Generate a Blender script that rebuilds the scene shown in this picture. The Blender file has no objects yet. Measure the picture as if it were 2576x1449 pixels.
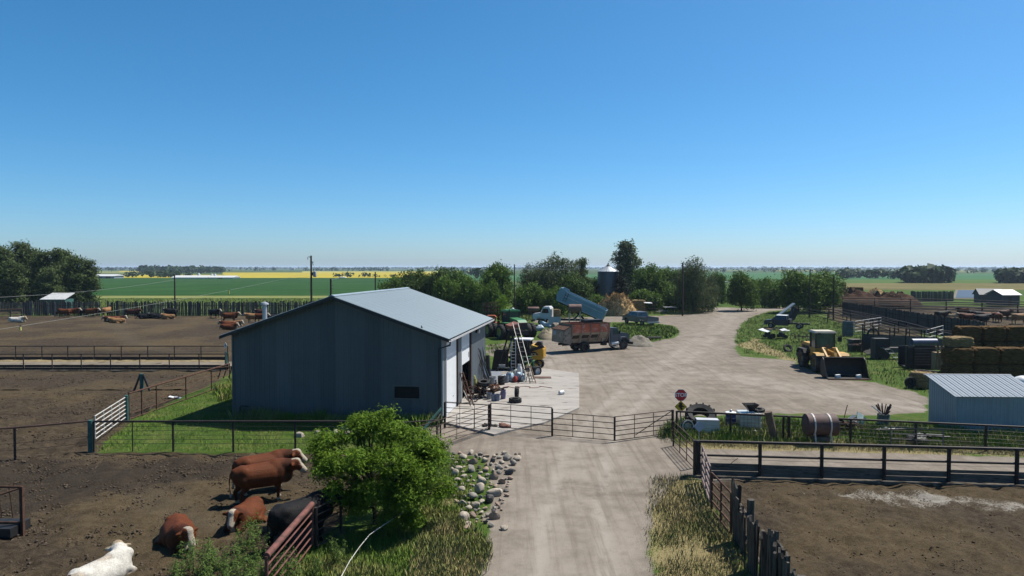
import bpy, bmesh, math, random
import numpy as np
from mathutils import Vector, Matrix
random.seed(7)
rng = np.random.default_rng(7)
SC = bpy.context.scene
COL = SC.collection
# ------------------------------------------------------------------ camera, sky, sun, exposure
CAM_H, FOC, HZ = 8.5, 1717.0, 673.0
HAZE = 1.1e-4
PITCH = math.atan((724.5 - HZ) / FOC)
cam = bpy.data.cameras.new('camera')
cam.sensor_width = 36
cam.lens = 36 * FOC / 2576
cam.clip_start, cam.clip_end = 0.1, 60000
camo = bpy.data.objects.new('camera', cam)
camo.location = (0, 0, CAM_H)
camo.rotation_euler = (math.pi / 2 - PITCH, 0, 0)
COL.objects.link(camo)
SC.camera = camo
SUN_AZ = math.atan2(0.852, 0.523)          # clockwise from +Y
SUN_EL = math.radians(57)
wd = bpy.data.worlds.new('World')
SC.world = wd
wd.use_nodes = True
wn = wd.node_tree
sky = wn.nodes.new('ShaderNodeTexSky')
sky.sky_type = 'NISHITA'
sky.sun_disc = False
sky.sun_elevation = SUN_EL
sky.sun_rotation = SUN_AZ
sky.altitude = 0
sky.air_density = 0.8
sky.dust_density = 0.65
sky.ozone_density = 10.0
hsv = wn.nodes.new('ShaderNodeHueSaturation')
hsv.inputs['Hue'].default_value = 0.487
hsv.inputs['Saturation'].default_value = 1.15
wn.links.new(sky.outputs[0], hsv.inputs['Color'])
wn.links.new(hsv.outputs[0], wn.nodes['Background'].inputs['Color'])
wn.nodes['Background'].inputs['Strength'].default_value = 0.081
sun = bpy.data.lights.new('sun', 'SUN')
sun.energy = 5.0
sun.angle = math.radians(0.5)
sun.color = (1.0, 0.95, 0.86)
suno = bpy.data.objects.new('sun', sun)
sd = Vector((math.sin(SUN_AZ) * math.cos(SUN_EL), math.cos(SUN_AZ) * math.cos(SUN_EL), math.sin(SUN_EL)))
suno.rotation_euler = sd.to_track_quat('Z', 'Y').to_euler()
suno.location = (30, 20, 60)
COL.objects.link(suno)
SC.view_settings.view_transform = 'Standard'
SC.view_settings.look = 'None'
SC.view_settings.exposure = 0.78
SC.view_settings.gamma = 1.0
SC.view_settings.use_curve_mapping = False
SC.cycles.max_bounces = 5
SC.cycles.transparent_max_bounces = 6
SC.cycles.volume_bounces = 0
SC.cycles.use_denoising = True


def dp(px, py, y):
    """world point seen at photo position (px, py) standing at distance y"""
    dx, dy = (px - 1288) / FOC, (724.5 - py) / FOC
    c, s = math.cos(PITCH), math.sin(PITCH)
    d = Vector((dx, dy * s + c, dy * c - s))
    t = y / d.y
    return Vector((d.x * t, y, CAM_H + d.z * t))


def at(px, py, z=0.0):
    dx, dy = (px - 1288) / FOC, (724.5 - py) / FOC
    c, s = math.cos(PITCH), math.sin(PITCH)
    d = Vector((dx, dy * s + c, dy * c - s))
    t = (z - CAM_H) / d.z
    return Vector((d.x * t, d.y * t, z))


# ------------------------------------------------------------------ mesh helpers
def rot3(rx=0, ry=0, rz=0):
    return np.array((Matrix.Rotation(rz, 3, 'Z') @ Matrix.Rotation(ry, 3, 'Y') @ Matrix.Rotation(rx, 3, 'X')))


def basis(d):
    d = np.asarray(d, float)
    d = d / (np.linalg.norm(d) + 1e-12)
    a = np.array((0, 0, 1.0)) if abs(d[2]) < 0.95 else np.array((1.0, 0, 0))
    u = np.cross(a, d)
    u /= np.linalg.norm(u)
    return u, np.cross(d, u), d


class MB:
    def __init__(s):
        s.v, s.f, s.n = [], [], 0

    def add(s, v, f):
        v = np.asarray(v, float).reshape(-1, 3)
        s.v.append(v)
        s.f.extend([tuple(i + s.n for i in q) for q in f])
        s.n += len(v)
        return s

    def box(s, c, d, rx=0, ry=0, rz=0, taper=1.0):
        h = np.array(d, float) / 2
        k = np.array([[x, y, z] for z in (-1, 1) for y in (-1, 1) for x in (-1, 1)], float) * h
        k[4:, :2] *= taper
        if rx or ry or rz:
            k = k @ rot3(rx, ry, rz).T
        return s.add(k + np.array(c, float), [(0, 2, 3, 1), (4, 5, 7, 6), (0, 1, 5, 4), (2, 6, 7, 3), (0, 4, 6, 2), (1, 3, 7, 5)])

    def bb(s, x0, x1, y0, y1, z0, z1):
        return s.box(((x0 + x1) / 2, (y0 + y1) / 2, (z0 + z1) / 2), (x1 - x0, y1 - y0, z1 - z0))

    def cyl(s, p, q, r, r2=None, n=8, cap=True):
        p, q = np.array(p, float), np.array(q, float)
        r2 = r if r2 is None else r2
        u, w, _ = basis(q - p)
        a = np.arange(n) * 2 * math.pi / n
        ring = np.cos(a)[:, None] * u + np.sin(a)[:, None] * w
        f = [(i, (i + 1) % n, n + (i + 1) % n, n + i) for i in range(n)]
        if cap:
            f += [tuple(range(n))[::-1], tuple(range(n, 2 * n))]
        return s.add(np.vstack((p + ring * r, q + ring * r2)), f)

    def tube(s, pts, r, n=6):
        pts = np.array([tuple(p) for p in pts], float)
        k = len(pts)
        rr = np.full(k, r, float) if np.isscalar(r) else np.array(r, float)
        vs = []
        u0 = None
        for i in range(k):
            d = pts[min(i + 1, k - 1)] - pts[max(i - 1, 0)]
            u, w, dd = basis(d)
            if u0 is not None:
                u = u0 - dd * np.dot(u0, dd)
                if np.linalg.norm(u) < 1e-3:
                    u, w, dd = basis(d)
                u /= np.linalg.norm(u)
                w = np.cross(dd, u)
            u0 = u
            a = np.arange(n) * 2 * math.pi / n
            vs.append(pts[i] + (np.cos(a)[:, None] * u + np.sin(a)[:, None] * w) * rr[i])
        f = []
        for i in range(k - 1):
            for j in range(n):
                f.append((i * n + j, i * n + (j + 1) % n, (i + 1) * n + (j + 1) % n, (i + 1) * n + j))
        f += [tuple(range(n))[::-1], tuple(range((k - 1) * n, k * n))]
        return s.add(np.vstack(vs), f)

    def ell(s, c, r, n=12, m=8, R=None):
        r = np.array((r, r, r) if np.isscalar(r) else r, float)
        v = [(0, 0, -1)]
        for i in range(1, m):
            t = math.pi * i / m
            for j in range(n):
                a = 2 * math.pi * j / n
                v.append((math.sin(t) * math.cos(a), math.sin(t) * math.sin(a), -math.cos(t)))
        v.append((0, 0, 1))
        f = [(0, 1 + (j + 1) % n, 1 + j) for j in range(n)]
        for i in range(m - 2):
            b = 1 + i * n
            f += [(b + j, b + (j + 1) % n, b + n + (j + 1) % n, b + n + j) for j in range(n)]
        b = 1 + (m - 2) * n
        f += [(b + j, b + (j + 1) % n, b + n) for j in range(n)]
        v = np.array(v) * r
        if R is not None:
            v = v @ R.T
        return s.add(v + np.array(c, float), f)

    def cap(s, p, q, r, r2, n=12):
        s.cyl(p, q, r, r2, n)
        s.ell(p, r * 0.995, n, 8)
        s.ell(q, r2 * 0.995, n, 8)
        return s

    def ext(s, poly, y0, y1, in0=None):
        """polygon in x-z pulled along y"""
        k = len(poly)
        v = [(x, y0, z) for x, z in poly] + [(x, y1, z) for x, z in poly]
        f = [(i, (i + 1) % k, k + (i + 1) % k, k + i) for i in range(k)] + [tuple(range(k))[::-1], tuple(range(k, 2 * k))]
        return s.add(v, f)

    def extz(s, poly, z0, z1):
        k = len(poly)
        v = [(p[0], p[1], z0) for p in poly] + [(p[0], p[1], z1) for p in poly]
        f = [(i, (i + 1) % k, k + (i + 1) % k, k + i) for i in range(k)] + [tuple(range(k))[::-1], tuple(range(k, 2 * k))]
        return s.add(v, f)

    def lathe(s, prof, c=(0, 0, 0), axis='Z', n=16, closed=False):
        v = []
        for r, t in prof:
            for j in range(n):
                a = 2 * math.pi * j / n
                p = (r * math.cos(a), r * math.sin(a), t)
                if axis == 'Y':
                    p = (p[0], t, p[1])
                elif axis == 'X':
                    p = (t, p[0], p[1])
                v.append(p)
        k = len(prof)
        f = []
        for i in range(k if closed else k - 1):
            i2 = (i + 1) % k
            f += [(i * n + j, i * n + (j + 1) % n, i2 * n + (j + 1) % n, i2 * n + j) for j in range(n)]
        if not closed:
            f += [tuple(range(n))[::-1], tuple(range((k - 1) * n, k * n))]
        return s.add(np.array(v) + np.array(c, float), f)

    def mesh(s, name, smooth=False):
        me = bpy.data.meshes.new(name)
        me.from_pydata(np.vstack(s.v).tolist(), [], s.f)
        bm = bmesh.new()
        bm.from_mesh(me)
        bmesh.ops.recalc_face_normals(bm, faces=bm.faces)
        bm.to_mesh(me)
        bm.free()
        if smooth:
            me.shade_smooth()
            me.set_sharp_from_angle(angle=0.75)
        return me


def fast_mesh(name, v, quads=None, tris=None):
    me = bpy.data.meshes.new(name)
    fl = quads if quads is not None else tris
    k = fl.shape[1]
    me.vertices.add(len(v))
    me.vertices.foreach_set('co', np.ascontiguousarray(v, np.float32).ravel())
    me.loops.add(fl.size)
    me.loops.foreach_set('vertex_index', np.ascontiguousarray(fl, np.int32).ravel())
    me.polygons.add(len(fl))
    me.polygons.foreach_set('loop_start', np.arange(0, fl.size, k, dtype=np.int32))
    me.update(calc_edges=True)
    me.validate()
    return me


def obj(name, mb, m, par=None, loc=(0, 0, 0), rot=(0, 0, 0), smooth=False, scale=None):
    me = mb if isinstance(mb, bpy.types.Mesh) else mb.mesh(name, smooth)
    if m is not None and not me.materials:
        me.materials.append(m)
    o = bpy.data.objects.new(name, me)
    o.location = loc
    o.rotation_euler = rot
    if scale is not None:
        o.scale = scale if not np.isscalar(scale) else (scale,) * 3
    COL.objects.link(o)
    o.parent = par
    return o


def tag(o, label, cat, group=None, kind=None):
    if label:
        o['label'] = label
    if cat:
        o['category'] = cat
    if group:
        o['group'] = group
    if kind:
        o['kind'] = kind
    return o


def thing(name, label, cat, loc=(0, 0, 0), rz=0.0, group=None, scale=None):
    o = bpy.data.objects.new(name, None)
    o.empty_display_size = 0.2
    o.location = (loc[0], loc[1], loc[2] if len(loc) > 2 else 0)
    o.rotation_euler = (0, 0, rz)
    if scale is not None:
        o.scale = scale if not np.isscalar(scale) else (scale,) * 3
    COL.objects.link(o)
    return tag(o, label, cat, group)


def dup(o, loc=None, rz=None, label=None, group=None, scale=None):
    def cp(s, par):
        c = s.copy()
        COL.objects.link(c)
        c.parent = par
        for k in s.children:
            cp(k, c)
        return c
    r = cp(o, None)
    if loc is not None:
        r.location = (loc[0], loc[1], loc[2] if len(loc) > 2 else 0)
    if rz is not None:
        r.rotation_euler = (0, 0, rz)
    if label:
        r['label'] = label
    if group:
        r['group'] = group
    if scale is not None:
        r.scale = scale if not np.isscalar(scale) else (scale,) * 3
    return r


def sub(v, o):
    return [(p[0] - o[0], p[1] - o[1], (p[2] if len(p) > 2 else 0) - (o[2] if len(o) > 2 else 0)) for p in v]


# ------------------------------------------------------------------ materials
def _n(nt, t, **kw):
    n = nt.nodes.new(t)
    for k, v in kw.items():
        setattr(n, k, v)
    return n


KA = 0.68          # the picture is exposed bright: surface colours sit at the low end of their real range


def mixc(nt, f, a, b, blend='MIX'):
    m = _n(nt, 'ShaderNodeMix', data_type='RGBA', blend_type=blend)
    for sk, v in ((0, f), (6, a), (7, b)):
        if hasattr(v, 'is_linked'):
            nt.links.new(v, m.inputs[sk])
        elif sk == 0:
            m.inputs[0].default_value = v
        else:
            m.inputs[sk].default_value = (*(c * KA for c in v), 1)
    return m.outputs[2]


def noise_(nt, vec, scale, detail=4, rough=0.6):
    n = _n(nt, 'ShaderNodeTexNoise')
    n.inputs['Scale'].default_value = scale
    n.inputs['Detail'].default_value = detail
    n.inputs['Roughness'].default_value = rough
    nt.links.new(vec, n.inputs['Vector'])
    return n.outputs[0]


def mathn(nt, op, a, b=0.0, c=0.0):
    m = _n(nt, 'ShaderNodeMath', operation=op)
    for i, v in enumerate((a, b, c)):
        if hasattr(v, 'is_linked'):
            nt.links.new(v, m.inputs[i])
        else:
            m.inputs[i].default_value = v
    return m.outputs[0]


def ramp(nt, f, lo, hi):
    m = _n(nt, 'ShaderNodeMapRange', interpolation_type='SMOOTHSTEP')
    nt.links.new(f, m.inputs[0])
    m.inputs[1].default_value = lo
    m.inputs[2].default_value = hi
    return m.outputs[0]


def newmat(name):
    m = bpy.data.materials.new(name)
    m.use_nodes = True
    nt = m.node_tree
    return m, nt, nt.nodes['Principled BSDF']


def bump(nt, bs, h, dist=0.02, strength=0.6):
    b = _n(nt, 'ShaderNodeBump')
    b.inputs['Strength'].default_value = strength
    b.inputs['Distance'].default_value = dist
    nt.links.new(h, b.inputs['Height'])
    nt.links.new(b.outputs[0], bs.inputs['Normal'])


_mats = {}


def M(name, col=None, rough=0.75, metal=0.0, var=0.18, scale=2.5, col2=None, lo=0.52, hi=0.66, bmp=0.0, spec=0.4, stretch=None):
    """paint with uneven tone, and patches of col2 (rust, dirt) where noise passes lo..hi"""
    if name in _mats:
        return _mats[name]
    m, nt, bs = newmat(name)
    tc = _n(nt, 'ShaderNodeTexCoord')
    vec = tc.outputs['Object']
    if stretch:
        mp = _n(nt, 'ShaderNodeMapping')
        mp.inputs['Scale'].default_value = stretch
        nt.links.new(vec, mp.inputs[0])
        vec = mp.outputs[0]
    n1 = noise_(nt, vec, scale, 5, 0.65)
    d = tuple(c * (1 - var) for c in col)
    l = tuple(min(1, c * (1 + var)) for c in col)
    c = mixc(nt, ramp(nt, n1, 0.3, 0.7), d, l)
    if col2 is not None:
        n2 = noise_(nt, vec, scale * 1.7 + 0.31, 6, 0.7)
        c = mixc(nt, ramp(nt, n2, lo, hi), c, col2)
    nt.links.new(c, bs.inputs['Base Color'])
    bs.inputs['Roughness'].default_value = rough
    bs.inputs['Metallic'].default_value = metal
    bs.inputs['Specular IOR Level'].default_value = spec
    if bmp:
        bump(nt, bs, noise_(nt, vec, scale * 8, 4, 0.7), bmp)
    _mats[name] = m
    return m


RUST = M('rust', (0.10, 0.052, 0.035), 0.9, var=0.35, scale=4, col2=(0.05, 0.028, 0.022), spec=0.2)
PIPE = M('pipe_brown', (0.075, 0.042, 0.034), 0.8, var=0.3, scale=3, col2=(0.035, 0.024, 0.022), spec=0.3)
DPIPE = M('pipe_dark', (0.028, 0.02, 0.018), 0.7, var=0.3, scale=3, col2=(0.06, 0.034, 0.026), spec=0.35)
REDPIPE = M('pipe_red', (0.16, 0.062, 0.05), 0.8, var=0.25, scale=3, col2=(0.07, 0.035, 0.03), spec=0.3)
WIRE = M('fence_wire', (0.05, 0.045, 0.042), 0.6, metal=0.4)
WHITE = M('white_paint', (0.76, 0.77, 0.78), 0.5, var=0.06, scale=2, col2=(0.55, 0.54, 0.50), lo=0.62, hi=0.8)
WHITEPIPE = M('white_pipe', (0.55, 0.53, 0.50), 0.6, var=0.15, scale=4, col2=(0.28, 0.22, 0.19), lo=0.55, hi=0.7)
TEAL = M('teal_paint', (0.035, 0.13, 0.115), 0.7, var=0.3, scale=4, col2=(0.05, 0.05, 0.045))
WOOD = M('grey_wood', (0.11, 0.098, 0.085), 0.95, var=0.4, scale=2, col2=(0.05, 0.043, 0.038), stretch=(6, 6, 0.7), spec=0.1)
DWOOD = M('dark_wood', (0.055, 0.048, 0.043), 0.95, var=0.4, scale=2, col2=(0.025, 0.022, 0.02), stretch=(6, 6, 0.7), spec=0.1)
PLANK = M('plank_wood', (0.15, 0.135, 0.12), 0.95, var=0.35, scale=1.5, col2=(0.07, 0.06, 0.052), stretch=(0.7, 6, 6), spec=0.1)
TANWOOD = M('tan_wood', (0.34, 0.25, 0.16), 0.9, var=0.3, scale=2, stretch=(6, 6, 0.7), spec=0.1)
RUBBER = M('rubber', (0.018, 0.018, 0.019), 0.85, var=0.3, scale=5, col2=(0.06, 0.052, 0.045), lo=0.5, hi=0.75)
RUBBERD = M('rubber_dusty', (0.05, 0.046, 0.043), 0.9, var=0.3, scale=5, col2=(0.11, 0.095, 0.08), lo=0.5, hi=0.7)
BLACK = M('black_steel', (0.012, 0.012, 0.013), 0.6, var=0.3, scale=3, col2=(0.03, 0.024, 0.02))
DARK = M('dark_inside', (0.008, 0.008, 0.009), 0.9)
STEEL = M('bare_steel', (0.35, 0.36, 0.37), 0.45, metal=0.7, var=0.2)
ALU = M('aluminium', (0.55, 0.56, 0.57), 0.4, metal=0.5, var=0.1)
GLASS = M('window_glass', (0.02, 0.03, 0.035), 0.08, var=0.3, scale=1, spec=0.8)
CABGLASS = M('cab_glass', (0.03, 0.075, 0.085), 0.1, var=0.4, scale=1.2, spec=0.8)
CONC = M('concrete', (0.36, 0.335, 0.30), 0.9, var=0.14, scale=0.6, col2=(0.20, 0.175, 0.15), lo=0.55, hi=0.75, bmp=0.01, spec=0.15)
GALV = M('galvanised', (0.40, 0.43, 0.46), 0.42, metal=0.35, var=0.12, scale=1.2)
STRAW = M('straw', (0.52, 0.36, 0.17), 0.95, var=0.35, scale=5, col2=(0.30, 0.19, 0.09), bmp=0.05, spec=0.1)
# ------------------------------------------------------------------ ground
def wp(pts):
    return [tuple(at(x, y).xy) for x, y in pts]


YARD = wp([(1150, 1640), (1190, 1449), (1222, 1385), (1228, 1330), (1226, 1250), (1235, 1190), (1225, 1150), (1180, 1142),
           (1112, 1122), (1050, 1085), (1090, 1060), (1241, 1060), (1380, 935), (1345, 905), (1235, 895), (1228, 868), (1340, 856),
           (1410, 853), (1560, 864), (1610, 868), (1690, 852), (1714, 836), (1692, 820), (1655, 813), (1640, 809), (1350, 812), (1345, 800), (1640, 795),
           (1740, 792), (1795, 776), (1765, 758), (1768, 751), (1800, 752), (1838, 768), (1880, 775), (1980, 768), (2085, 760), (2090, 769),
           (1990, 777), (1930, 784), (1880, 801), (1852, 830), (1846, 868), (1872, 896), (1990, 907), (2085, 955), (2190, 962),
           (2290, 985), (2345, 1008), (2340, 1040), (2180, 1046), (1960, 1042), (1830, 1042), (1720, 1047), (1690, 1092),
           (1702, 1125), (1742, 1172), (1748, 1204), (1690, 1206), (1645, 1245), (1638, 1330), (1665, 1449), (1690, 1640)])
LANE = wp([(1660, 1128), (1800, 1132), (2576, 1150), (2900, 1160), (2900, 1228), (2576, 1216), (1764, 1206), (1690, 1182)])
PENS = wp([(-700, 794.5), (844, 794.5), (840, 840), (592, 850), (586, 945), (574, 947), (325, 1058), (240, 1139), (905, 1141), (1010, 1160),
           (870, 1290), (790, 1375), (672, 1449), (560, 1640), (-1500, 1640), (-1200, 1300)])
RPEN = wp([(1765, 1203), (2576, 1212), (3200, 1226), (3300, 1640), (1960, 1640), (1908, 1449), (1850, 1345), (1800, 1270)])
CORRAL = wp([(2010, 772), (2110, 758), (2576, 762), (3000, 770), (3000, 860), (2480, 862), (2350, 815), (2140, 790)])
SORT = wp([(2060, 782), (2140, 782), (2330, 830), (2380, 880), (2300, 880), (2150, 835), (2070, 800)])
ALLEY = wp([(-700, 907), (572, 907), (571, 926), (-700, 926)])
APRON = wp([(2030, 1243), (2085, 1234), (2300, 1240), (2576, 1258), (3000, 1275), (3000, 1330), (2576, 1292), (2300, 1272), (2110, 1254)])
DRY = [wp([(1590, 1200), (1760, 1195), (1850, 1345), (1910, 1449), (1960, 1640), (1600, 1640), (1590, 1400)]),
       wp([(1060, 1340), (1130, 1240), (1240, 1390), (1180, 1640), (1000, 1640)]),
       wp([(1690, 1100), (2900, 1118), (2900, 1160), (1680, 1135)]),
       wp([(1640, 800), (1800, 760), (1870, 790), (1800, 800)]),
       wp([(1846, 868), (1900, 850), (2080, 940), (2000, 915)])]
DARKM = wp([(-60, 1140), (230, 1146), (900, 1143), (900, 1165), (300, 1250), (-60, 1330)])
PATHS = [wp([(285, 805), (320, 850), (345, 866), (420, 882), (480, 895)]), wp([(100, 1220), (250, 1180), (420, 1270), (520, 1330), (640, 1300)]), wp([(230, 1145), (120, 1240), (-60, 1300)])]
STRAWP = wp([(500, 850), (700, 830), (760, 850), (640, 880), (520, 870)])
TRACKS = [wp([(1420, 1640), (1440, 1449), (1440, 1300), (1470, 1150), (1540, 1040), (1640, 950), (1740, 880), (1810, 820), (1840, 790), (1800, 765), (1775, 755)]),
          wp([(1600, 940), (1480, 960), (1400, 905), (1300, 880)]),
          wp([(1680, 920), (1900, 960), (2150, 1000), (2340, 1025)]),
          wp([(1830, 790), (1920, 779), (2085, 765)])]


def sdist(P, poly):
    """signed distance, positive inside"""
    poly = np.array(poly)
    d2 = np.full(len(P), 1e18)
    ins = np.zeros(len(P), bool)
    k = len(poly)
    for i in range(k):
        a, b = poly[i], poly[(i + 1) % k]
        e = b - a
        t = np.clip(((P - a) @ e) / (e @ e + 1e-12), 0, 1)
        q = P - (a + t[:, None] * e)
        d2 = np.minimum(d2, (q * q).sum(1))
        c = (a[1] > P[:, 1]) != (b[1] > P[:, 1])
        with np.errstate(divide='ignore', invalid='ignore'):
            xi = (b[0] - a[0]) * (P[:, 1] - a[1]) / (b[1] - a[1] + 1e-15) + a[0]
        ins ^= c & (P[:, 0] < xi)
    d = np.sqrt(d2)
    return np.where(ins, d, -d)


def pdist(P, line):
    line = np.array(line)
    d2 = np.full(len(P), 1e18)
    for i in range(len(line) - 1):
        a, b = line[i], line[i + 1]
        e = b - a
        t = np.clip(((P - a) @ e) / (e @ e + 1e-12), 0, 1)
        q = P - (a + t[:, None] * e)
        d2 = np.minimum(d2, (q * q).sum(1))
    return np.sqrt(d2)


def sst(x, lo, hi):
    t = np.clip((x - lo) / (hi - lo), 0, 1)
    return t * t * (3 - 2 * t)


def vnoise(P, s, seed=0):
    """smooth value noise on the plane"""
    r = np.random.default_rng(seed)
    T = r.random((256, 256))
    Q = P * s
    i = np.floor(Q).astype(int)
    f = Q - i
    f = f * f * (3 - 2 * f)
    g = lambda a, b: T[a % 256, b % 256]
    x0, y0 = i[:, 0], i[:, 1]
    return ((g(x0, y0) * (1 - f[:, 0]) + g(x0 + 1, y0) * f[:, 0]) * (1 - f[:, 1]) +
            (g(x0, y0 + 1) * (1 - f[:, 0]) + g(x0 + 1, y0 + 1) * f[:, 0]) * f[:, 1])


def ground_material():
    m, nt, bs = newmat('ground_mix')
    geo = _n(nt, 'ShaderNodeNewGeometry')
    pos = geo.outputs['Position']
    A = _n(nt, 'ShaderNodeVertexColor', layer_name='zone_a')
    B = _n(nt, 'ShaderNodeVertexColor', layer_name='zone_b')
    sa, sb = _n(nt, 'ShaderNodeSeparateColor'), _n(nt, 'ShaderNodeSeparateColor')
    nt.links.new(A.outputs[0], sa.inputs[0])
    nt.links.new(B.outputs[0], sb.inputs[0])
    n0 = noise_(nt, pos, 0.11, 3)
    n1 = noise_(nt, pos, 0.7, 5, 0.65)
    n2 = noise_(nt, pos, 3.5, 5, 0.7)
    n3 = noise_(nt, pos, 16, 4, 0.75)
    n4 = noise_(nt, pos, 60, 2, 0.6)
    edge = mathn(nt, 'ADD', mathn(nt, 'MULTIPLY', n1, 0.55), mathn(nt, 'MULTIPLY', n3, 0.5))
    edge = mathn(nt, 'SUBTRACT', edge, 0.52)

    def mask(w, k=1.0):
        return ramp(nt, mathn(nt, 'ADD', w, mathn(nt, 'MULTIPLY', edge, k)), 0.4, 0.6)
    # grass
    g = mixc(nt, ramp(nt, n2, 0.3, 0.7), (0.045, 0.092, 0.014), (0.088, 0.142, 0.024))
    g = mixc(nt, ramp(nt, n1, 0.45, 0.75), g, (0.14, 0.155, 0.045))
    dry = mixc(nt, ramp(nt, n3, 0.3, 0.7), (0.20, 0.17, 0.075), (0.38, 0.31, 0.16))
    g = mixc(nt, mask(sb.outputs[0], 1.5), g, dry)
    g = mixc(nt, ramp(nt, n3, 0.55, 0.85), g, (0.05, 0.065, 0.018))
    # dirt of the pens
    d = mixc(nt, ramp(nt, n2, 0.32, 0.68), (0.040, 0.030, 0.021), (0.094, 0.071, 0.047))
    d = mixc(nt, ramp(nt, n0, 0.42, 0.62), d, mixc(nt, ramp(nt, n2, 0.3, 0.7), (0.082, 0.060, 0.032), (0.132, 0.098, 0.056)))
    d = mixc(nt, mathn(nt, 'MULTIPLY', sb.outputs[2], 0.8), d, (0.115, 0.092, 0.062))
    d = mixc(nt, ramp(nt, n3, 0.52, 0.75), d, (0.026, 0.019, 0.015))
    d = mixc(nt, ramp(nt, n4, 0.62, 0.8), d, (0.15, 0.12, 0.085))
    d = mixc(nt, mask(sb.outputs[1], 1.4), d, mixc(nt, ramp(nt, n3, 0.35, 0.65), (0.027, 0.0205, 0.0155), (0.068, 0.053, 0.039)))
    c = mixc(nt, mask(sa.outputs[1]), g, d)
    # gravel
    v = mixc(nt, ramp(nt, n1, 0.3, 0.7), (0.18, 0.152, 0.124), (0.275, 0.235, 0.193))
    v = mixc(nt, ramp(nt, n2, 0.5, 0.75), v, (0.16, 0.132, 0.107))
    v = mixc(nt, mathn(nt, 'MULTIPLY', sb.outputs[2], ramp(nt, n1, 0.15, 0.6)), v, (0.34, 0.302, 0.26))
    mp = _n(nt, 'ShaderNodeMapping')
    mp.inputs['Rotation'].default_value = (0, 0, 0.06)
    mp.inputs['Scale'].default_value = (2.6, 0.11, 1)
    nt.links.new(pos, mp.inputs[0])
    v = mixc(nt, mathn(nt, 'MULTIPLY', ramp(nt, noise_(nt, mp.outputs[0], 1.0, 4, 0.7), 0.45, 0.7), 0.55), v, (0.145, 0.118, 0.094))
    v = mixc(nt, mathn(nt, 'MULTIPLY', ramp(nt, noise_(nt, pos, 0.22, 5, 0.75), 0.52, 0.68), 0.65), v, (0.125, 0.102, 0.081))
    v = mixc(nt, ramp(nt, n3, 0.55, 0.75), v, (0.17, 0.148, 0.128))
    v = mixc(nt, ramp(nt, n4, 0.62, 0.78), v, (0.45, 0.42, 0.37))
    c = mixc(nt, mask(sa.outputs[0]), c, v)
    # bare concrete showing through
    k = mixc(nt, ramp(nt, n2, 0.35, 0.65), (0.27, 0.24, 0.20), (0.38, 0.355, 0.31))
    c = mixc(nt, mask(sa.outputs[2], 2.2), c, k)
    nt.links.new(c, bs.inputs['Base Color'])
    bs.inputs['Roughness'].default_value = 0.97
    bs.inputs['Specular IOR Level'].default_value = 0.08
    h = mathn(nt, 'ADD', n3, mathn(nt, 'MULTIPLY', n4, 0.35))
    bump(nt, bs, h, 0.09, 0.85)
    b = nt.nodes['Bump'] if 'Bump' in nt.nodes else [n for n in nt.nodes if n.type == 'BUMP'][0]
    nt.links.new(mathn(nt, 'SUBTRACT', 0.85, mathn(nt, 'MULTIPLY', sa.outputs[0], 0.62)), b.inputs['Strength'])
    return m


GMAT = ground_material()
HOLE = None


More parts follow.
